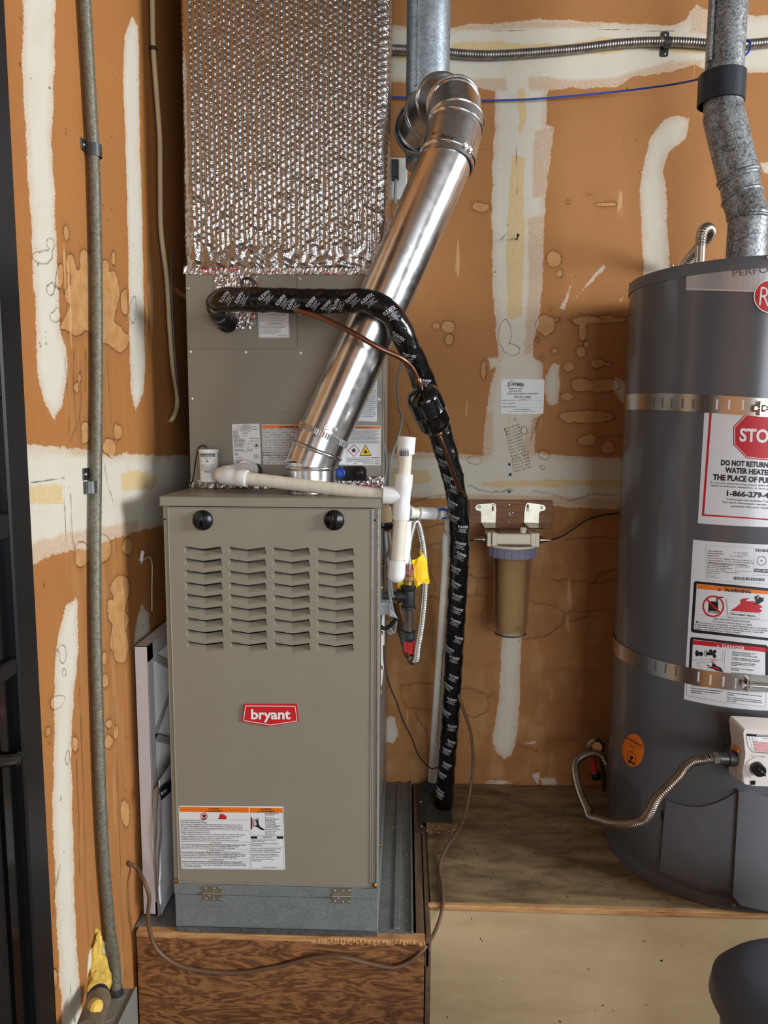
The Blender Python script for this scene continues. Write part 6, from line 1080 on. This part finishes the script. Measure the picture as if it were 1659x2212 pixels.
# name plate
ZA = (1280, 480, 4.377)
D = Decal(CW, *ZA, lift=.0015); D.sheet([(892, 470), (1681, 375), (1681, 664), (886, 645)], 'plate_silver', n=16)
_g = np.concatenate(D.base[0].v); _am = whp(1664, 620)[0]; _am = math.atan2(_am[1]-WHY, _am[0]-WHX); _th = 2*_am-np.arctan2(_g[:, 1]-WHY, _g[:, 0]-WHX); _rr = np.hypot(_g[:, 1]-WHY, _g[:, 0]-WHX)
D.base[0].raw(np.c_[WHX+_rr*np.cos(_th), WHY+_rr*np.sin(_th), _g[:, 2]], [f[::-1] for f in list(D.base[0].f)])
D.text('ink_grey', 'PERFORMANCE', 1328, 515, 2150, 420, 62, .01)
D.line('ink_white', 892, 628, 1520, 655, 5).line('ink_white', 896, 474, 1659, 384, 5)
D.build('name_plate', WHt, 'silver name plate under the tank rim')
D = Decal(CW, *ZA, lift=.0035); D.disc('ink_white', 1680, 704, 160, h=.0, n=40); D.disc('ink_red', 1680, 704, 148, h=.0004, n=40); D.text('ink_white', 'R', 1570, 790, 1662, 800, 190, -.01, h=.0008); D.text('ink_white', 'heem', 1668, 800, 1812, 806, 150, -.01, h=.0008)
_k = D.layers.pop('ink_white'); _r2 = D.layers.pop('ink_red'); lg = _r2.build('round_emblem', 'box_red', WHt, label='round red emblem with white letters'); _k.build('emblem_lettering', 'ink_white', lg)
# stop label
ZB = (1280, 860, 4.377)
D = Decal(CW, *ZB, lift=.0004); D.sheet([(1070, 60), (2300, 60), (2300, 1350), (988, 1182)], 'label_gloss', n=36, mid=1656)
D.poly('ink_red', [(1112, 60), (1134, 60), (1056, 1096), (1034, 1110)]); D.poly('ink_red', [(1034, 1096), (1350, 1118), (1700, 1143), (1700, 1158), (1350, 1132), (1034, 1112)])
oc = [(1330, 270), (1330, 440), (1455, 568), (1650, 590), (1780, 480), (1780, 290), (1660, 160), (1455, 140)]; cx_, cy_ = 1560, 365
D.poly('ink_red', oc); D.poly('ink_white', [(cx_+(x-cx_)*.955, cy_+(y-cy_)*.955) for x, y in oc], h=.0005); D.poly('ink_red', [(cx_+(x-cx_)*.925, cy_+(y-cy_)*.925) for x, y in oc], h=.0007)
D.text('ink_white', 'STOP', 1388, 404, 1740, 424, 122, .03, h=.001)
K = 'ink_black'; D.text(K, 'DO NOT RETURN THIS', 1214, 632, 1790, 664, 50, .045); D.text(K, 'WATER HEATER TO', 1252, 702, 1790, 736, 50, .045); D.text(K, 'THE PLACE OF PURCHASE', 1138, 770, 1880, 816, 52, .045)
D.text(K, 'If you are experiencing issues with this water heater,', 1120, 804, 1900, 850, 16, .01); D.text(K, 'need installation assistance or have general questions', 1120, 832, 1905, 880, 16, .01); D.text(K, '1-866-279-4566', 1268, 922, 1790, 952, 50, .04)
D.text(K, 'Technicians are available 7 days a week.', 1264, 962, 1810, 996, 18, .01); D.text(K, 'For more information, see the owners manual', 1232, 990, 1860, 1030, 18, .01); D.text(K, 'provided with your water heater.', 1314, 1028, 1770, 1052, 18, .01)
D.build('stop_label', WHt, 'white label with red stop octagon below the upper strap')
# big warning label
ZD = (1480, 1150, 5.82)
D = Decal(CW, *ZD, lift=.0004); D.sheet([(108, 92), (1500, 190), (1500, 2330), (-22, 2095)], 'label_gloss', n=36, mid=1642)
D.frame('ink_grey', 262, 160, 1200, 600, 1.5, 60)
for i, (s_, x1) in enumerate((('SERIAL NO. M297116247', 470), ('Model No: XG50T06HE36U0', 486), ('Input BTU/h 36,000', 426), ('Gas Pressure in. W.C. - Manifold 3.5 Max Inlet 10.5 Min Inlet 4.5', 838), ('Complies with ANSI Z21.10.1 CSA 4.1 CATEGORY I NATURAL GAS', 862), ('COMPLIES WITH SCAQMD RULE 1121 NOX EMISSIONS', 782))): D.text(K, s_, 286-i*2, 238+i*29, x1, 238+i*29+(x1-286)*.07, 14, .012)
for i, s_ in enumerate(('AND OTHER RULES FOR DISTRICTS', 'UNIFORM LOW NOX EMISSION', 'Max Working Pressure 150 PSI', 'Test Pressure 300 PSI', 'No substitute for a temperature and', 'pressure valve')): D.text(K, s_, 282-i*2, 398+i*22, 282+len(s_)*11, 398+i*22+len(s_)*.8, 13, .01)
D.text(K, 'MFG DATE: 14JUL2021', 616, 260, 786, 268, 13); D.text(K, 'Cap. U.S. Gals. 50', 652, 288, 792, 296, 13); D.text(K, 'TYPE GAS - NATURAL', 560, 302, 730, 318, 13); D.line(K, 636, 410, 632, 520, 2); D.line(K, 868, 260, 856, 560, 2)
D.text(K, 'CERTIFIED FOR INSTALLATION', 650, 424, 820, 434, 11); D.text(K, 'UP TO 10,200 FT ELEVATION', 648, 442, 800, 450, 11); D.text(K, 'REC. RECOVERY 36.4 GAL', 646, 490, 830, 500, 11)
D.text(K, 'Rheem Sales Company, Inc.', 272, 534, 400, 542, 9); D.text(K, 'Atlanta, Georgia 30339', 270, 550, 380, 556, 9); D.text(K, 'Montgomery, Alabama 36117', 268, 566, 434, 574, 9)
D.bars(K, 612, 556, 1010, 594, 5, 22, 30); D.bars(K, 884, 208, 1060, 240, 7, 8, 14); D.disc(K, 960, 356, 60, 56, n=40)
for i in range(22): a = 2*math.pi*i/22; D.line(K, 960+48*math.cos(a), 356+48*math.sin(a), 960+58*math.cos(a), 356+58*math.sin(a), 4)
D.disc(K, 960, 356, 10); D.poly(K, [(876, 454), (1120, 470), (1120, 516), (866, 496)]); D.text('ink_white', 'ASDR CERTIFIED', 876, 486, 1090, 502, 22, .02, h=.0009); D.text(K, 'COMPLIANCE WITH ANSI', 890, 538, 1040, 548, 9)
def bigframe(tl, bl, tr, br, wd):
    out = rounded([tl, tr, br, bl], 34); inn = rounded([(tl[0]+wd, tl[1]+wd*.95), (tr[0]-wd, tr[1]+wd*.95), (br[0]-wd, br[1]-wd*.95), (bl[0]+wd, bl[1]-wd*.95)], 8); n = len(out)
    def dens(q): q = np.array(q); t = np.linspace(0, len(q), 560, endpoint=False); i = t.astype(int) % len(q); f = (t-np.floor(t))[:, None]; return q[i]*(1-f)+q[(i+1) % len(q)]*f
    A_, B2 = dens(out), dens(inn); m = len(A_); p = D.to(np.vstack([A_, B2]), D.lift+.0003); D.L(K).raw(p, [(i, (i+1) % m, (i+1) % m+m, i+m) for i in range(m)])
bigframe((112, 610), (72, 1255), (1330, 730), (1330, 1390), 36)
D.poly('ink_orange', [(158, 650), (600, 690), (1100, 735), (1300, 752), (1300, 800), (1042, 780), (600, 745), (152, 708)]); tri(D, K, 431, 717, 23, 'ink_orange'); D.text(K, 'WARNING', 490, 742, 826, 764, 42, .035)
D.disc('ink_red', 354, 930, 137, 116, n=40); D.poly(K, [(298, 862), (416, 872), (412, 1020), (288, 1008)]); D.poly(K, [(390, 866), (396, 820), (430, 806), (480, 812), (488, 826), (440, 824), (412, 836), (410, 870)]); D.poly('ink_red', [(262, 846), (282, 834), (442, 998), (428, 1016)], h=.0006)
D.text('ink_white', 'FLAMMABLES', 292, 1004, 408, 1010, 20, .01, h=.0006)
D.poly('ink_red', [(566, 984), (640, 940), (700, 890), (690, 860), (720, 830), (810, 826), (760, 860), (830, 865), (880, 860), (850, 910), (920, 900), (975, 935), (930, 960), (975, 985), (930, 1010), (750, 1000)])
D.poly(K, [(868, 814), (905, 790), (935, 790), (900, 820), (915, 840), (950, 845), (970, 820), (985, 816), (985, 860), (955, 880), (925, 900), (845, 910), (890, 870)]); D.disc(K, 938, 828, 20, n=16)
for i in range(16): a = 470+i*7; 
for i in range(13): D.disc(K, 512+i*2.6 if i < 6 else 530, 840+i*16, 9, 7, n=10)
for i in range(11): D.disc(K, 560+i*36, 1064+i*1.6, 19, 17, n=12); D.disc(K, 570+i*36, 1016+i*1.6, 14, 12, n=12)
D.poly('label_gloss', [(560, 1012), (930, 1030), (930, 1068), (556, 1056)], h=.0004); D.text(K, 'Flammable Vapors', 576, 1034, 882, 1060, 22, .03, h=.0007)
D.line(K, 124, 1030, 1042, 1108, 2.5); D.text(K, 'FIRE AND EXPLOSION HAZARD', 360, 1096, 820, 1136, 24); D.text(K, 'Can result in serious injury or death', 336, 1124, 838, 1172, 20, .01); tri(D, K, 150, 1122, 20, 'label_gloss')
for i, (s_, x0, x1) in enumerate((('Do not store or use gasoline or other flammable vapors and liquids', 180, 1032), ('in the vicinity of this or any other appliance. Storage of or use of gasoline', 122, 1046), ('or other flammable vapors or liquids in the vicinity of this or any other', 120, 990), ('appliance can result in serious injury or death.', 116, 694))): D.text(K, s_, x0, 1138+i*27+(x0-120)*.08, x1, 1138+i*27+(x1-120)*.088, 19, .008)
bigframe((66, 1312), (40, 1850), (1042, 1420), (1042, 1870), 34)
D.poly('ink_red', [(102, 1352), (560, 1400), (1030, 1450), (1026, 1506), (560, 1458), (98, 1408)]); tri(D, 'ink_white', 413, 1428, 24, 'ink_red'); D.text('ink_white', 'DANGER', 466, 1450, 744, 1478, 44, .015)
D.disc(K, 150, 1520, 22, ry=40); D.disc(K, 205, 1528, 20, ry=30); D.poly(K, [(160, 1504), (200, 1500), (214, 1552), (170, 1548)]); D.disc(K, 264, 1522, 24, 18, ry=38); D.poly(K, [(264, 1505), (350, 1505), (384, 1535), (390, 1578), (356, 1576), (344, 1546), (264, 1542)]); D.disc(K, 322, 1490, 20); D.disc(K, 372, 1498, 20, ry=24); D.line(K, 300, 1490, 392, 1500, 12)
D.text('ink_red', 'HOT', 330, 1620, 400, 1624, 34, .0); D.line(K, 84, 1612, 330, 1592, 2.5).line(K, 410, 1598, 490, 1612, 2.5).line(K, 478, 1478, 464, 1590, 2.5).line(K, 505, 1480, 480, 1760, 2.5).line(K, 140, 1642, 320, 1630, 2.5).line(K, 140, 1642, 200, 1700, 2.5)
D.poly(K, [(275, 1660), (310, 1675), (300, 1690), (330, 1690), (350, 1640), (320, 1630), (345, 1625), (400, 1680), (450, 1700), (480, 1760), (400, 1740), (340, 1712), (280, 1700), (300, 1690), (272, 1668)]); D.poly('ink_red', [(330, 1680), (380, 1690), (440, 1715), (440, 1730), (380, 1716), (335, 1695)], h=.0006)
for i, s_ in enumerate(('Water temperature over 125 F', 'can cause severe burns', 'instantly or death from scalds.', '', 'Children, disabled and elderly are', 'at highest risk of being scalded.', '', 'See instruction manual before', 'setting temperature at water', 'heater.', '', 'Feel water before bathing or', 'showering.', '', 'Temperature limiting valves are')):
    if s_: y = 1506+i*18.6; D.text(K, s_, 594-i*1.6, y, 594-i*1.6+len(s_)*10.4, y+len(s_)*1.0, 15, .018)
for x, y, s_, w_ in ((80, 1925, 'service personnel.', 160), (76, 1962, 'If burner access door is removed, gasket must be', 390), (74, 1990, 'replaced and all four tamper resistant screws', 360), (72, 2014, 'tightened securely.', 140), (530, 2018, 'Do not operate if any of the burner access door screws', 430), (528, 2042, 'are missing.', 90), (526, 2075, 'Failure to follow the above instructions may result in', 430), (524, 2098, 'a fire or explosion, causing property damage, personal', 440), (522, 2122, 'injury or death.', 120)): D.text(K, s_, x, y, x+w_, y+w_*.11, 15, .02)
D.line(K, 26, 1880, 18, 2050, 2.5); D.line(K, 18, 2050, 520, 2140, 2.5); D.line(K, 520, 2140, 1012, 2190, 2.5); D.line(K, 1022, 1960, 1012, 2190, 2.5)
D.build('safety_label', WHt, 'long white safety label with warning and danger boxes')
# orange round sticker
D = Decal(CW, 1280, 1240, 4.377); q = [(385+np.cos(a)*101-np.sin(a)*20, 1665+np.sin(a)*153+np.cos(a)*30) for a in np.linspace(0, 2*np.pi, 40, endpoint=False)]
D.sheet(q, 'ink_orange'); D.text(K, 'DO NOT BLOCK', 316, 1552, 462, 1638, 20, .02); D.text(K, 'Combustion Air Inlet', 336, 1602, 428, 1652, 9); D.text(K, 'Opening', 356, 1628, 398, 1658, 9)
D.line(K, 334, 1662, 332, 1778, 3).line(K, 412, 1712, 404, 1800, 3).line(K, 332, 1772, 404, 1802, 8).line(K, 356, 1690, 372, 1664, 2).line(K, 372, 1664, 392, 1712, 2).line(K, 345, 1668, 412, 1712, 2); D.disc(K, 370, 1736, 14, ry=18); D.poly(K, [(340, 1770), (362, 1745), (372, 1790), (398, 1770), (396, 1796), (350, 1786)])
D.build('round_sticker', WHt, 'round orange sticker low on the tank')
# perforated air inlet
_b = MB()
for i in range(60):
    for j in range(30):
        px, py = 1306+j*2.65, 1652+i*3.0+(j % 2)*1.5
        t_ = (px-1306)/80; lo = 1640+t_*70; hi = 1722+t_*70+ (t_*t_)*4
        if not (lo < py < hi) or px > 1384: continue
        p, n_ = whp(px, py); _b.lathe(p, n_, [(.0001, .0011), (.0003, .0010)], 6)
_b.build('inlet_holes', 'mesh_dark', WHt, kind='stuff')
# burner access cover
Zc = lambda x, y: (1200+x/3.614, 1600+y/3.614)
def patch(top, bot, r, n=40):
    tx, bx_ = np.array([Zc(*q) for q in top]), np.array([Zc(*q) for q in bot]); u = np.linspace(0, 1, n); k = np.linspace(0, 1, len(top)); kb = np.linspace(0, 1, len(bot))
    def sm(arr, kk): L = np.r_[0, np.cumsum(np.linalg.norm(np.diff(arr, axis=0), axis=1))]; L /= L[-1]; return np.c_[np.interp(u, L, arr[:, 0]), np.interp(u, L, arr[:, 1])]
    T_, B2 = sm(tx, k), sm(bx_, kb); V = []
    for h in (0, .25, .5, .75, 1.): q = T_*(1-h)+B2*h; V.append(whp(q[:, 0], q[:, 1], r)[0])
    V = np.array(V); inner = V.copy(); c = np.array([WHX, WHY])
    for W_ in (inner,): d = W_[..., :2]-c; W_[..., :2] = c+d*(WHR-.001)/r
    ring = lambda A_: np.concatenate([A_[0], A_[1:, -1], A_[-1, ::-1][1:], A_[::-1, 0][1:]])
    return MB().grid(V).grid(np.stack([ring(V), ring(inner)]))
patch([(862, 460), (930, 492), (1020, 512), (1120, 520), (1220, 500), (1320, 460), (1440, 390), (1640, 430), (2000, 470)], [(810, 1010), (900, 1050), (1050, 1105), (1230, 1155), (1420, 1195), (1640, 1230), (2000, 1270)], WHR+.006).build('access_cover', 'tank_dark', WHt, smooth=True, sharp=30)
patch([(1432, 400), (1500, 405), (1640, 440), (2000, 480)], [(1385, 1215), (1450, 1290), (1640, 1330), (2000, 1380)], WHR+.018).build('access_cover_bulge', 'tank_dark', WHt, smooth=True, sharp=30)
for a, b in (((833, 545), (830, 625)), ((820, 870), (815, 945))): pa, na = whp(*Zc(*a), WHR+.0012); pb, _n = whp(*Zc(*b), WHR+.0012); MB().tube([pa, pb], .0016, 6).build('cover_slot', 'black_plastic', WHt)
pa, pb = [whp(*Zc(*q), WHR+.001)[0] for q in ((838, 480), (812, 1010))]; MB().tube([pa, pb], .0008, 6).build('jacket_seam', 'tank_dark', WHt)
# ---- straps
def strap(name, za, zb, xa, xb, wd, label, slots):
    # ring through left edge pixel pl; slight tilt via slope (m over the front)
    sl_ = (zb-za)/(xb-xa); t = thing(name, (WHX, WHY, za+sl_*(WHX-xa)), label, 'strap'); th = np.linspace(0, 2*np.pi, 129); r = WHR+.0016
    zc = za+sl_*(WHX+r*np.cos(th)-xa)
    V = np.stack([np.stack([WHX+r*np.cos(th), WHY+r*np.sin(th), zc+dz], -1) for dz in (-wd/2, wd/2)]); MB().grid(V).build('band', 'strap_metal', t, smooth=True, sharp=180)
    for (px, py, h, m_) in slots:
        p, n_ = whp(px, py, r+.0003); tq = np.cross([0, 0, 1], n_); MB().obox(p, n_, tq, (0, 0, 1), .0003, .0019, h, .0).build('slot', m_, t)
    return t
(xu, _q, zu), (xu2, _q, zu2), (xl0, _q, zl0), (xl1, _q, zl1) = [whp(*q)[0] for q in ((1354, 869.5), (1630, 879), (1330, 1396), (1600, 1474))]
ss = [(1280+x/4.377, 480+1705/4.377+i*.65, .0105, 'tank_grey' if i < 6 else 'label_gloss') for i, x in enumerate((580, 660, 748, 850, 952, 1065, 1175, 1292, 1422, 1545))]
thl = math.atan2(-.05, -1)
U = strap('tank_strap', zu, zu2, xu, xu2, .0385, 'slotted metal earthquake strap round the upper part of the tank', ss)
sl = [(1280+x/4.377, 1240+y/4.377, .0115, 'tank_grey' if x < 900 else 'label_gloss') for x, y in ((437, 803), (514, 832), (594, 865), (689, 893), (787, 919), (1002, 970), (1115, 1000), (1238, 1018), (1353, 1035))]
Lw = strap('tank_strap', zl0, zl1, xl0, xl1, .0385, 'slotted metal earthquake strap round the lower part of the tank', sl)
for t_, (bx1, by1), (bx2, by2) in ((U, (1642, 882), (1720, 890)), (Lw, (1614, 1480), (1700, 1492))):
    p, n_ = whp(bx1, by1, WHR+.012); q, _n = whp(bx2, by2, WHR+.02); d = unit(np.cross(n_, [0, 0, 1])); d = d if d[0] > 0 else -d
    MB().obox(p-n_*.003, n_, d, (0, 0, 1), .008, .002, .015, .001).build('strap_tab', 'strap_metal', t_); MB().tube([p-d*.012, p+d*.09], .0042, 12).build('bolt', 'stainless', t_, smooth=True); [MB().lathe(p+d*k_, d, [(0, .0075), (.006, .0075)], 6).build('nut', 'stainless', t_) for k_ in (-.012, .004)]
# ---- gas control
GVd = whp(1668, 1640)[0]; gth = math.atan2(GVd[1]-WHY, GVd[0]-WHX); gn = wdir(gth); gt = np.array([-gn[1], gn[0], 0]); gt = gt if gt[0] > 0 else -gt
GV = thing('gas_control_valve', tuple(GVd), 'white gas control box with status panel and dial on the tank', 'gas valve')
# front face plane
fo = np.array([WHX, WHY, 0])+gn*(WHR+.085)
class GP:
    def __init__(s, off): s.o = fo+gn*off
    def __call__(s, px, py): d = rays(px, py); t = ((s.o-CAM)@gn)/(d@gn); p = CAM+d*t[..., None]; return p, np.broadcast_to(gn, p.shape)
ZV = lambda x, y: (1560+x/12.29, 1540+y/12.29)
outl = [(590, 440), (1900, 520), (1990, 640), (1950, 1500), (1800, 1850), (1500, 1990), (1210, 1950), (880, 1940), (600, 1890), (560, 1850), (540, 1600), (620, 1100), (560, 540)]
fr_ = np.array([GP(0.)(*ZV(x, y))[0] for x, y in rounded(outl, 40)])
bk_ = fr_-gn*.05; cen = fr_.mean(0); bk_ = cen-gn*.05+(bk_-(cen-gn*.05))*1.12
n = len(fr_); mid_ = fr_-gn*.008; mid_ = (cen-gn*.008)+(mid_-(cen-gn*.008))*1.05
MB().raw(np.vstack([fr_, mid_, bk_]), [tuple(range(n))]+[(i+k*n, (i+1) % n+k*n, (i+1) % n+(k+1)*n, i+(k+1)*n) for k in (0, 1) for i in range(n)]+[tuple(range(3*n-1, 2*n-1, -1))]).build('housing', 'valve_white', GV, smooth=True, sharp=35)
MB().obox(cen-gn*.058, gn, gt, (0, 0, 1), .026, .045, .045, .004).build('mounting_block', 'clamp_grey', GV)
D = Decal(GP(.0), 1560, 1540, 12.29, lift=.0006); D.sheet([(630, 545), (1750, 640), (1750, 1110), (790, 1040)], 'ink_black', rc=50); D.poly('label_white', [(645, 612), (1740, 668), (1740, 1095), (800, 1020), (690, 870)])
D.text('ink_white', 'STATUS INDICATOR', 905, 606, 1600, 652, 30, .02, h=.0007); D.text(K, 'STATUS CODES', 1080, 690, 1400, 708, 24, .02)
for i in range(9): D.poly('ink_pink', [(800+i*7, 750+i*30), (1740, 800+i*30), (1740, 822+i*30), (806+i*7, 770+i*30)], h=.0005); D.line(K, 660+i*10, 650+i*42, 860+i*8, 670+i*42, 5)
for x in (712, 790, 880): D.line(K, x, 620, x+90, 1000, 6)
D.build('status_panel', GV, 'black edged status panel with pink rows')
D = Decal(GP(.0), 1560, 1540, 12.29, lift=.0004); D.text(K, 'FOR YOUR SAFETY READ', 750, 1135, 1140, 1175, 22); D.text(K, 'INSTRUCTIONS FIRST', 790, 1178, 1095, 1210, 22)
for s_, x, y in (('HOT', 640, 1400), ('LOW', 650, 1525), ('VAC', 712, 1630), ('PILOT', 836, 1660), ('OFF', 988, 1670), ('A', 760, 1338), ('B', 850, 1290), ('C', 950, 1285)): D.text(K, s_, x, y, x+len(s_)*24, y+3, 26, .01)
D.ink(GV, 'dial_lettering')
kc = GP(0.)(*ZV(905, 1455))[0]; MB().lathe(kc, gn, [(0, .0145), (.004, .0145), (.006, .0138), (.016, .0132), (.018, .0115), (.0182, 0)], 28, caps=False).obox(kc+gn*.02, gn, gt+np.array([0, 0, -.8]), (0, 0, 1), .003, .011, .003, .001).build('dial', 'black_plastic', GV, smooth=True)
MB().lathe(kc, gn, [(0, .024), (.0015, .0235), (.0015, .0145)], 36).build('dial_plate', 'valve_white', GV, smooth=True)
sc_ = GP(0.)(*ZV(812, 1850))[0]; MB().obox(sc_, gn, gt, (0, 0, 1), .0012, .005, .0045).build('button', 'black_plastic', GV)
sp = np.array(bk_[np.argmin((bk_-cen)@gt)]); 
D = Decal(GP(0.), 1560, 1540, 12.29)
_lw = [ (cen-gn*.025)+gt*((fr_-cen)@gt).min()*1.03+np.array([0, 0, z]) for z in (.012, .0)]
MB().obox(_lw[0]+[0, 0, .012], gt, gn, (0, 0, 1), .0012, .012, .0035).build('side_warning_band', 'ink_orange', GV)
_b = MB()
for i in range(6): _b.obox(_lw[0]+np.array([0, 0, .004-i*.0052]), gt, gn, (0, 0, 1), .0011, .0115-.001*(i % 3), .0011)
_b.build('side_lettering', 'ink_black', GV)
# ---- gas hose to the heater
HG = thing('heater_gas_connector', tuple(whp(1450, 1780)[0]), 'corrugated gas connector curving in front of the tank to the gas control', 'gas hose')
gx_ = (cen-gn*.03)+gt*(((fr_-cen)@gt).min()*1.1); gi = gx_+np.array([0, 0, GP(0.)(*ZV(300, 1370))[0][2]-gx_[2]])
MB().lathe(gi, -gt, [(-.006, .0165), (.0, .018), (.010, .018), (.011, .014), (.016, .0125), (.03, .0125)], 24).build('adapter', 'clamp_grey', HG, smooth=True)
MB().lathe(gi-gt*.028, -gt, [(0, .0115), (.002, .0132), (.014, .0132), (.015, .0095), (.022, .0092)], 6).build('flare_nut', mat('nut_grey', (128, 122, 112), .4, .8), HG)
hy = gi-gt*.048
def HP(x, y, Y): return P(1200+x/3.614, 1600+y/3.614, Y)
yh = hy[1]
hose = [hy, HP(1150, 152, yh+.004), HP(1070, 165, yh+.004), HP(1010, 210, yh), HP(960, 280, yh-.01), HP(880, 360, yh-.02), HP(790, 450, yh-.02), HP(730, 560, yh-.01), HP(680, 620, yh+.01), HP(600, 648, yh+.03), HP(500, 650, yh+.07), HP(420, 640, yh+.12), HP(340, 615, yh+.17), HP(270, 590, yh+.22), HP(240, 520, yh+.26), HP(190, 400, yh+.33), HP(155, 260, yh+.4), HP(165, 160, yh+.46), HP(220, 115, yh+.49), HP(300, 100, yh+.5), HP(360, 120, yh+.5), HP(400, 180, yh+.5)]
corrugated(hose, .0098, .0046, .0014, 16).build('hose', 'stainless_dull', HG, smooth=True, sharp=180)
VV = thing('gas_shutoff_valve', tuple(P(1290, 1640, .6)), 'metal shutoff valve with red and black handle behind the tank', 'valve')
MB().tube([P(1290, 1612, YB), P(1290, 1614, .56)], .014, 18).lathe(P(1285, 1612, .6), (0, -1, 0), [(0, .026), (.006, .027), (.01, .020), (.02, .018)], 20).build('body', 'stainless_dull', VV, smooth=True)
MB().tube([P(1281, 1630, .56), P(1284, 1662, .55), P(1287, 1668, .55)], [.008, .011, .012], 14).build('red_neck', 'valve_red', VV, smooth=True); MB().lathe(P(1287, 1666, .55), (0.05, 0, -1), [(0, .013), (.003, .0145), (.02, .0145), (.024, .010)], 16).build('handle', 'black_plastic', VV, smooth=True)
MB().tube([P(1296, 1630, .58), P(1304, 1680, .6), P(1306, 1706, .62)], .009, 12, smooth=3).build('drain_pipe', 'stainless_dull', VV, smooth=True)
# ---- heater vent
HV = thing('heater_vent', (WHX, WHY, WHH), 'weathered galvanised vent pipe with elbows rising from the water heater', 'vent pipe')
MB().lathe((WHX, WHY, 0), (0, 0, 1), [(WHH-.005, .062), (WHH+.004, .062), (WHH+.016, .054), (WHH+.02, .05)], 40).build('draft_collar', 'draft_hood', HV, smooth=True)
rv_ = .0445; vp = [np.array([WHX, WHY, WHH+.01]), np.array([WHX, WHY, WHH+.06])]+[P(1603, 425, .385), P(1596, 385, .39), P(1563, 250, .405), P(1561, 215, .41)]
vp[1][2] = P(1609, 470, WHY)[2]
segs = [(vp[0], vp[1], 'elbow_gore'), (vp[1], vp[2], 'elbow_gore'), (vp[2], vp[3]+unit(vp[3]-vp[2])*.0, 'elbow_gore'), (vp[3], vp[4], 'pipe'), (vp[4], vp[5]+np.array([0, 0, .02]), 'elbow_gore')]
for i, (a, b, nm_) in enumerate(segs):
    d = unit(b-a); L_ = np.linalg.norm(b-a); beaded(a-d*.008, b+d*.008, rv_+(.002 if nm_ == 'pipe' else 0), (L_+.006,) if i != 3 else (.012,), 'old_vent', nm_, 36, parent=HV)
top = vp[5]; tx = P(1570, 60, .41)[0]
MB().lathe((tx, .41, 0), (0, 0, 1), [(P(1565, 165, .41)[2], rv_-.001), (ZC, rv_-.001)], 40, caps=False).build('upper_pipe', 'old_vent', HV, smooth=True)
MB().box(tx-.047, tx-.04, .385, .40, P(1565, 140, .41)[2], ZC).build('upper_seam', 'old_vent', HV)
each(HV, 'vent_screw', 'collar_dark', [P(1588, 236, .365), P(1597, 264, .365)], lambda b, c: b.hexbolt(c, (0.2, -1, 0), .004, .004))
MB().lathe((tx-.004, .41, 0), (0, 0, 1), [(P(1565, 205, .36)[2], .0505), (P(1565, 204, .36)[2], .0535), (P(1565, 140, .36)[2], .0535), (P(1565, 139, .36)[2], .047)], 44, caps=False).build('vent_collar', 'collar_dark', smooth=True, label='dark metal collar round the heater vent pipe', cat='collar')
# ---- flexible water connector on top
FC = thing('water_flex_connector', tuple(P(1512, 545, .5)), 'corrugated metal water connector bent over the top of the tank', 'water connector')
yw = .47; MB().tube([np.array([P(1513, 540, yw)[0], yw, WHH-.005]), P(1513, 532, yw)], .0125, 18).build('nipple', 'stainless', FC, smooth=True)
corrugated([P(1513, 532, yw), P(1514, 515, yw), P(1518, 500, yw+.005), P(1527, 493, yw+.02), P(1534, 498, yw+.04), P(1530, 512, yw+.07), P(1510, 535, yw+.11), P(1488, 560, yw+.15), P(1478, 575, yw+.17)], .0128, .0066, .0017, 18).build('hose', 'stainless', FC, smooth=True, sharp=180)
# ---- small debris on the deck
for i, (px, py, lb) in enumerate(((858, 1773, 0),)): c = at(848, 1787, Z=.0005); MB().prism([(c[0]-.006, c[1], .0), (c[0], c[1]-.006, .0), (c[0]+.006, c[1]+.002, .0), (c[0], c[1]+.004, .0)], (0, 0, .0008)).build('leaf', 'leaf', label='small dry leaf on the grey sheet metal pan', cat='leaf')
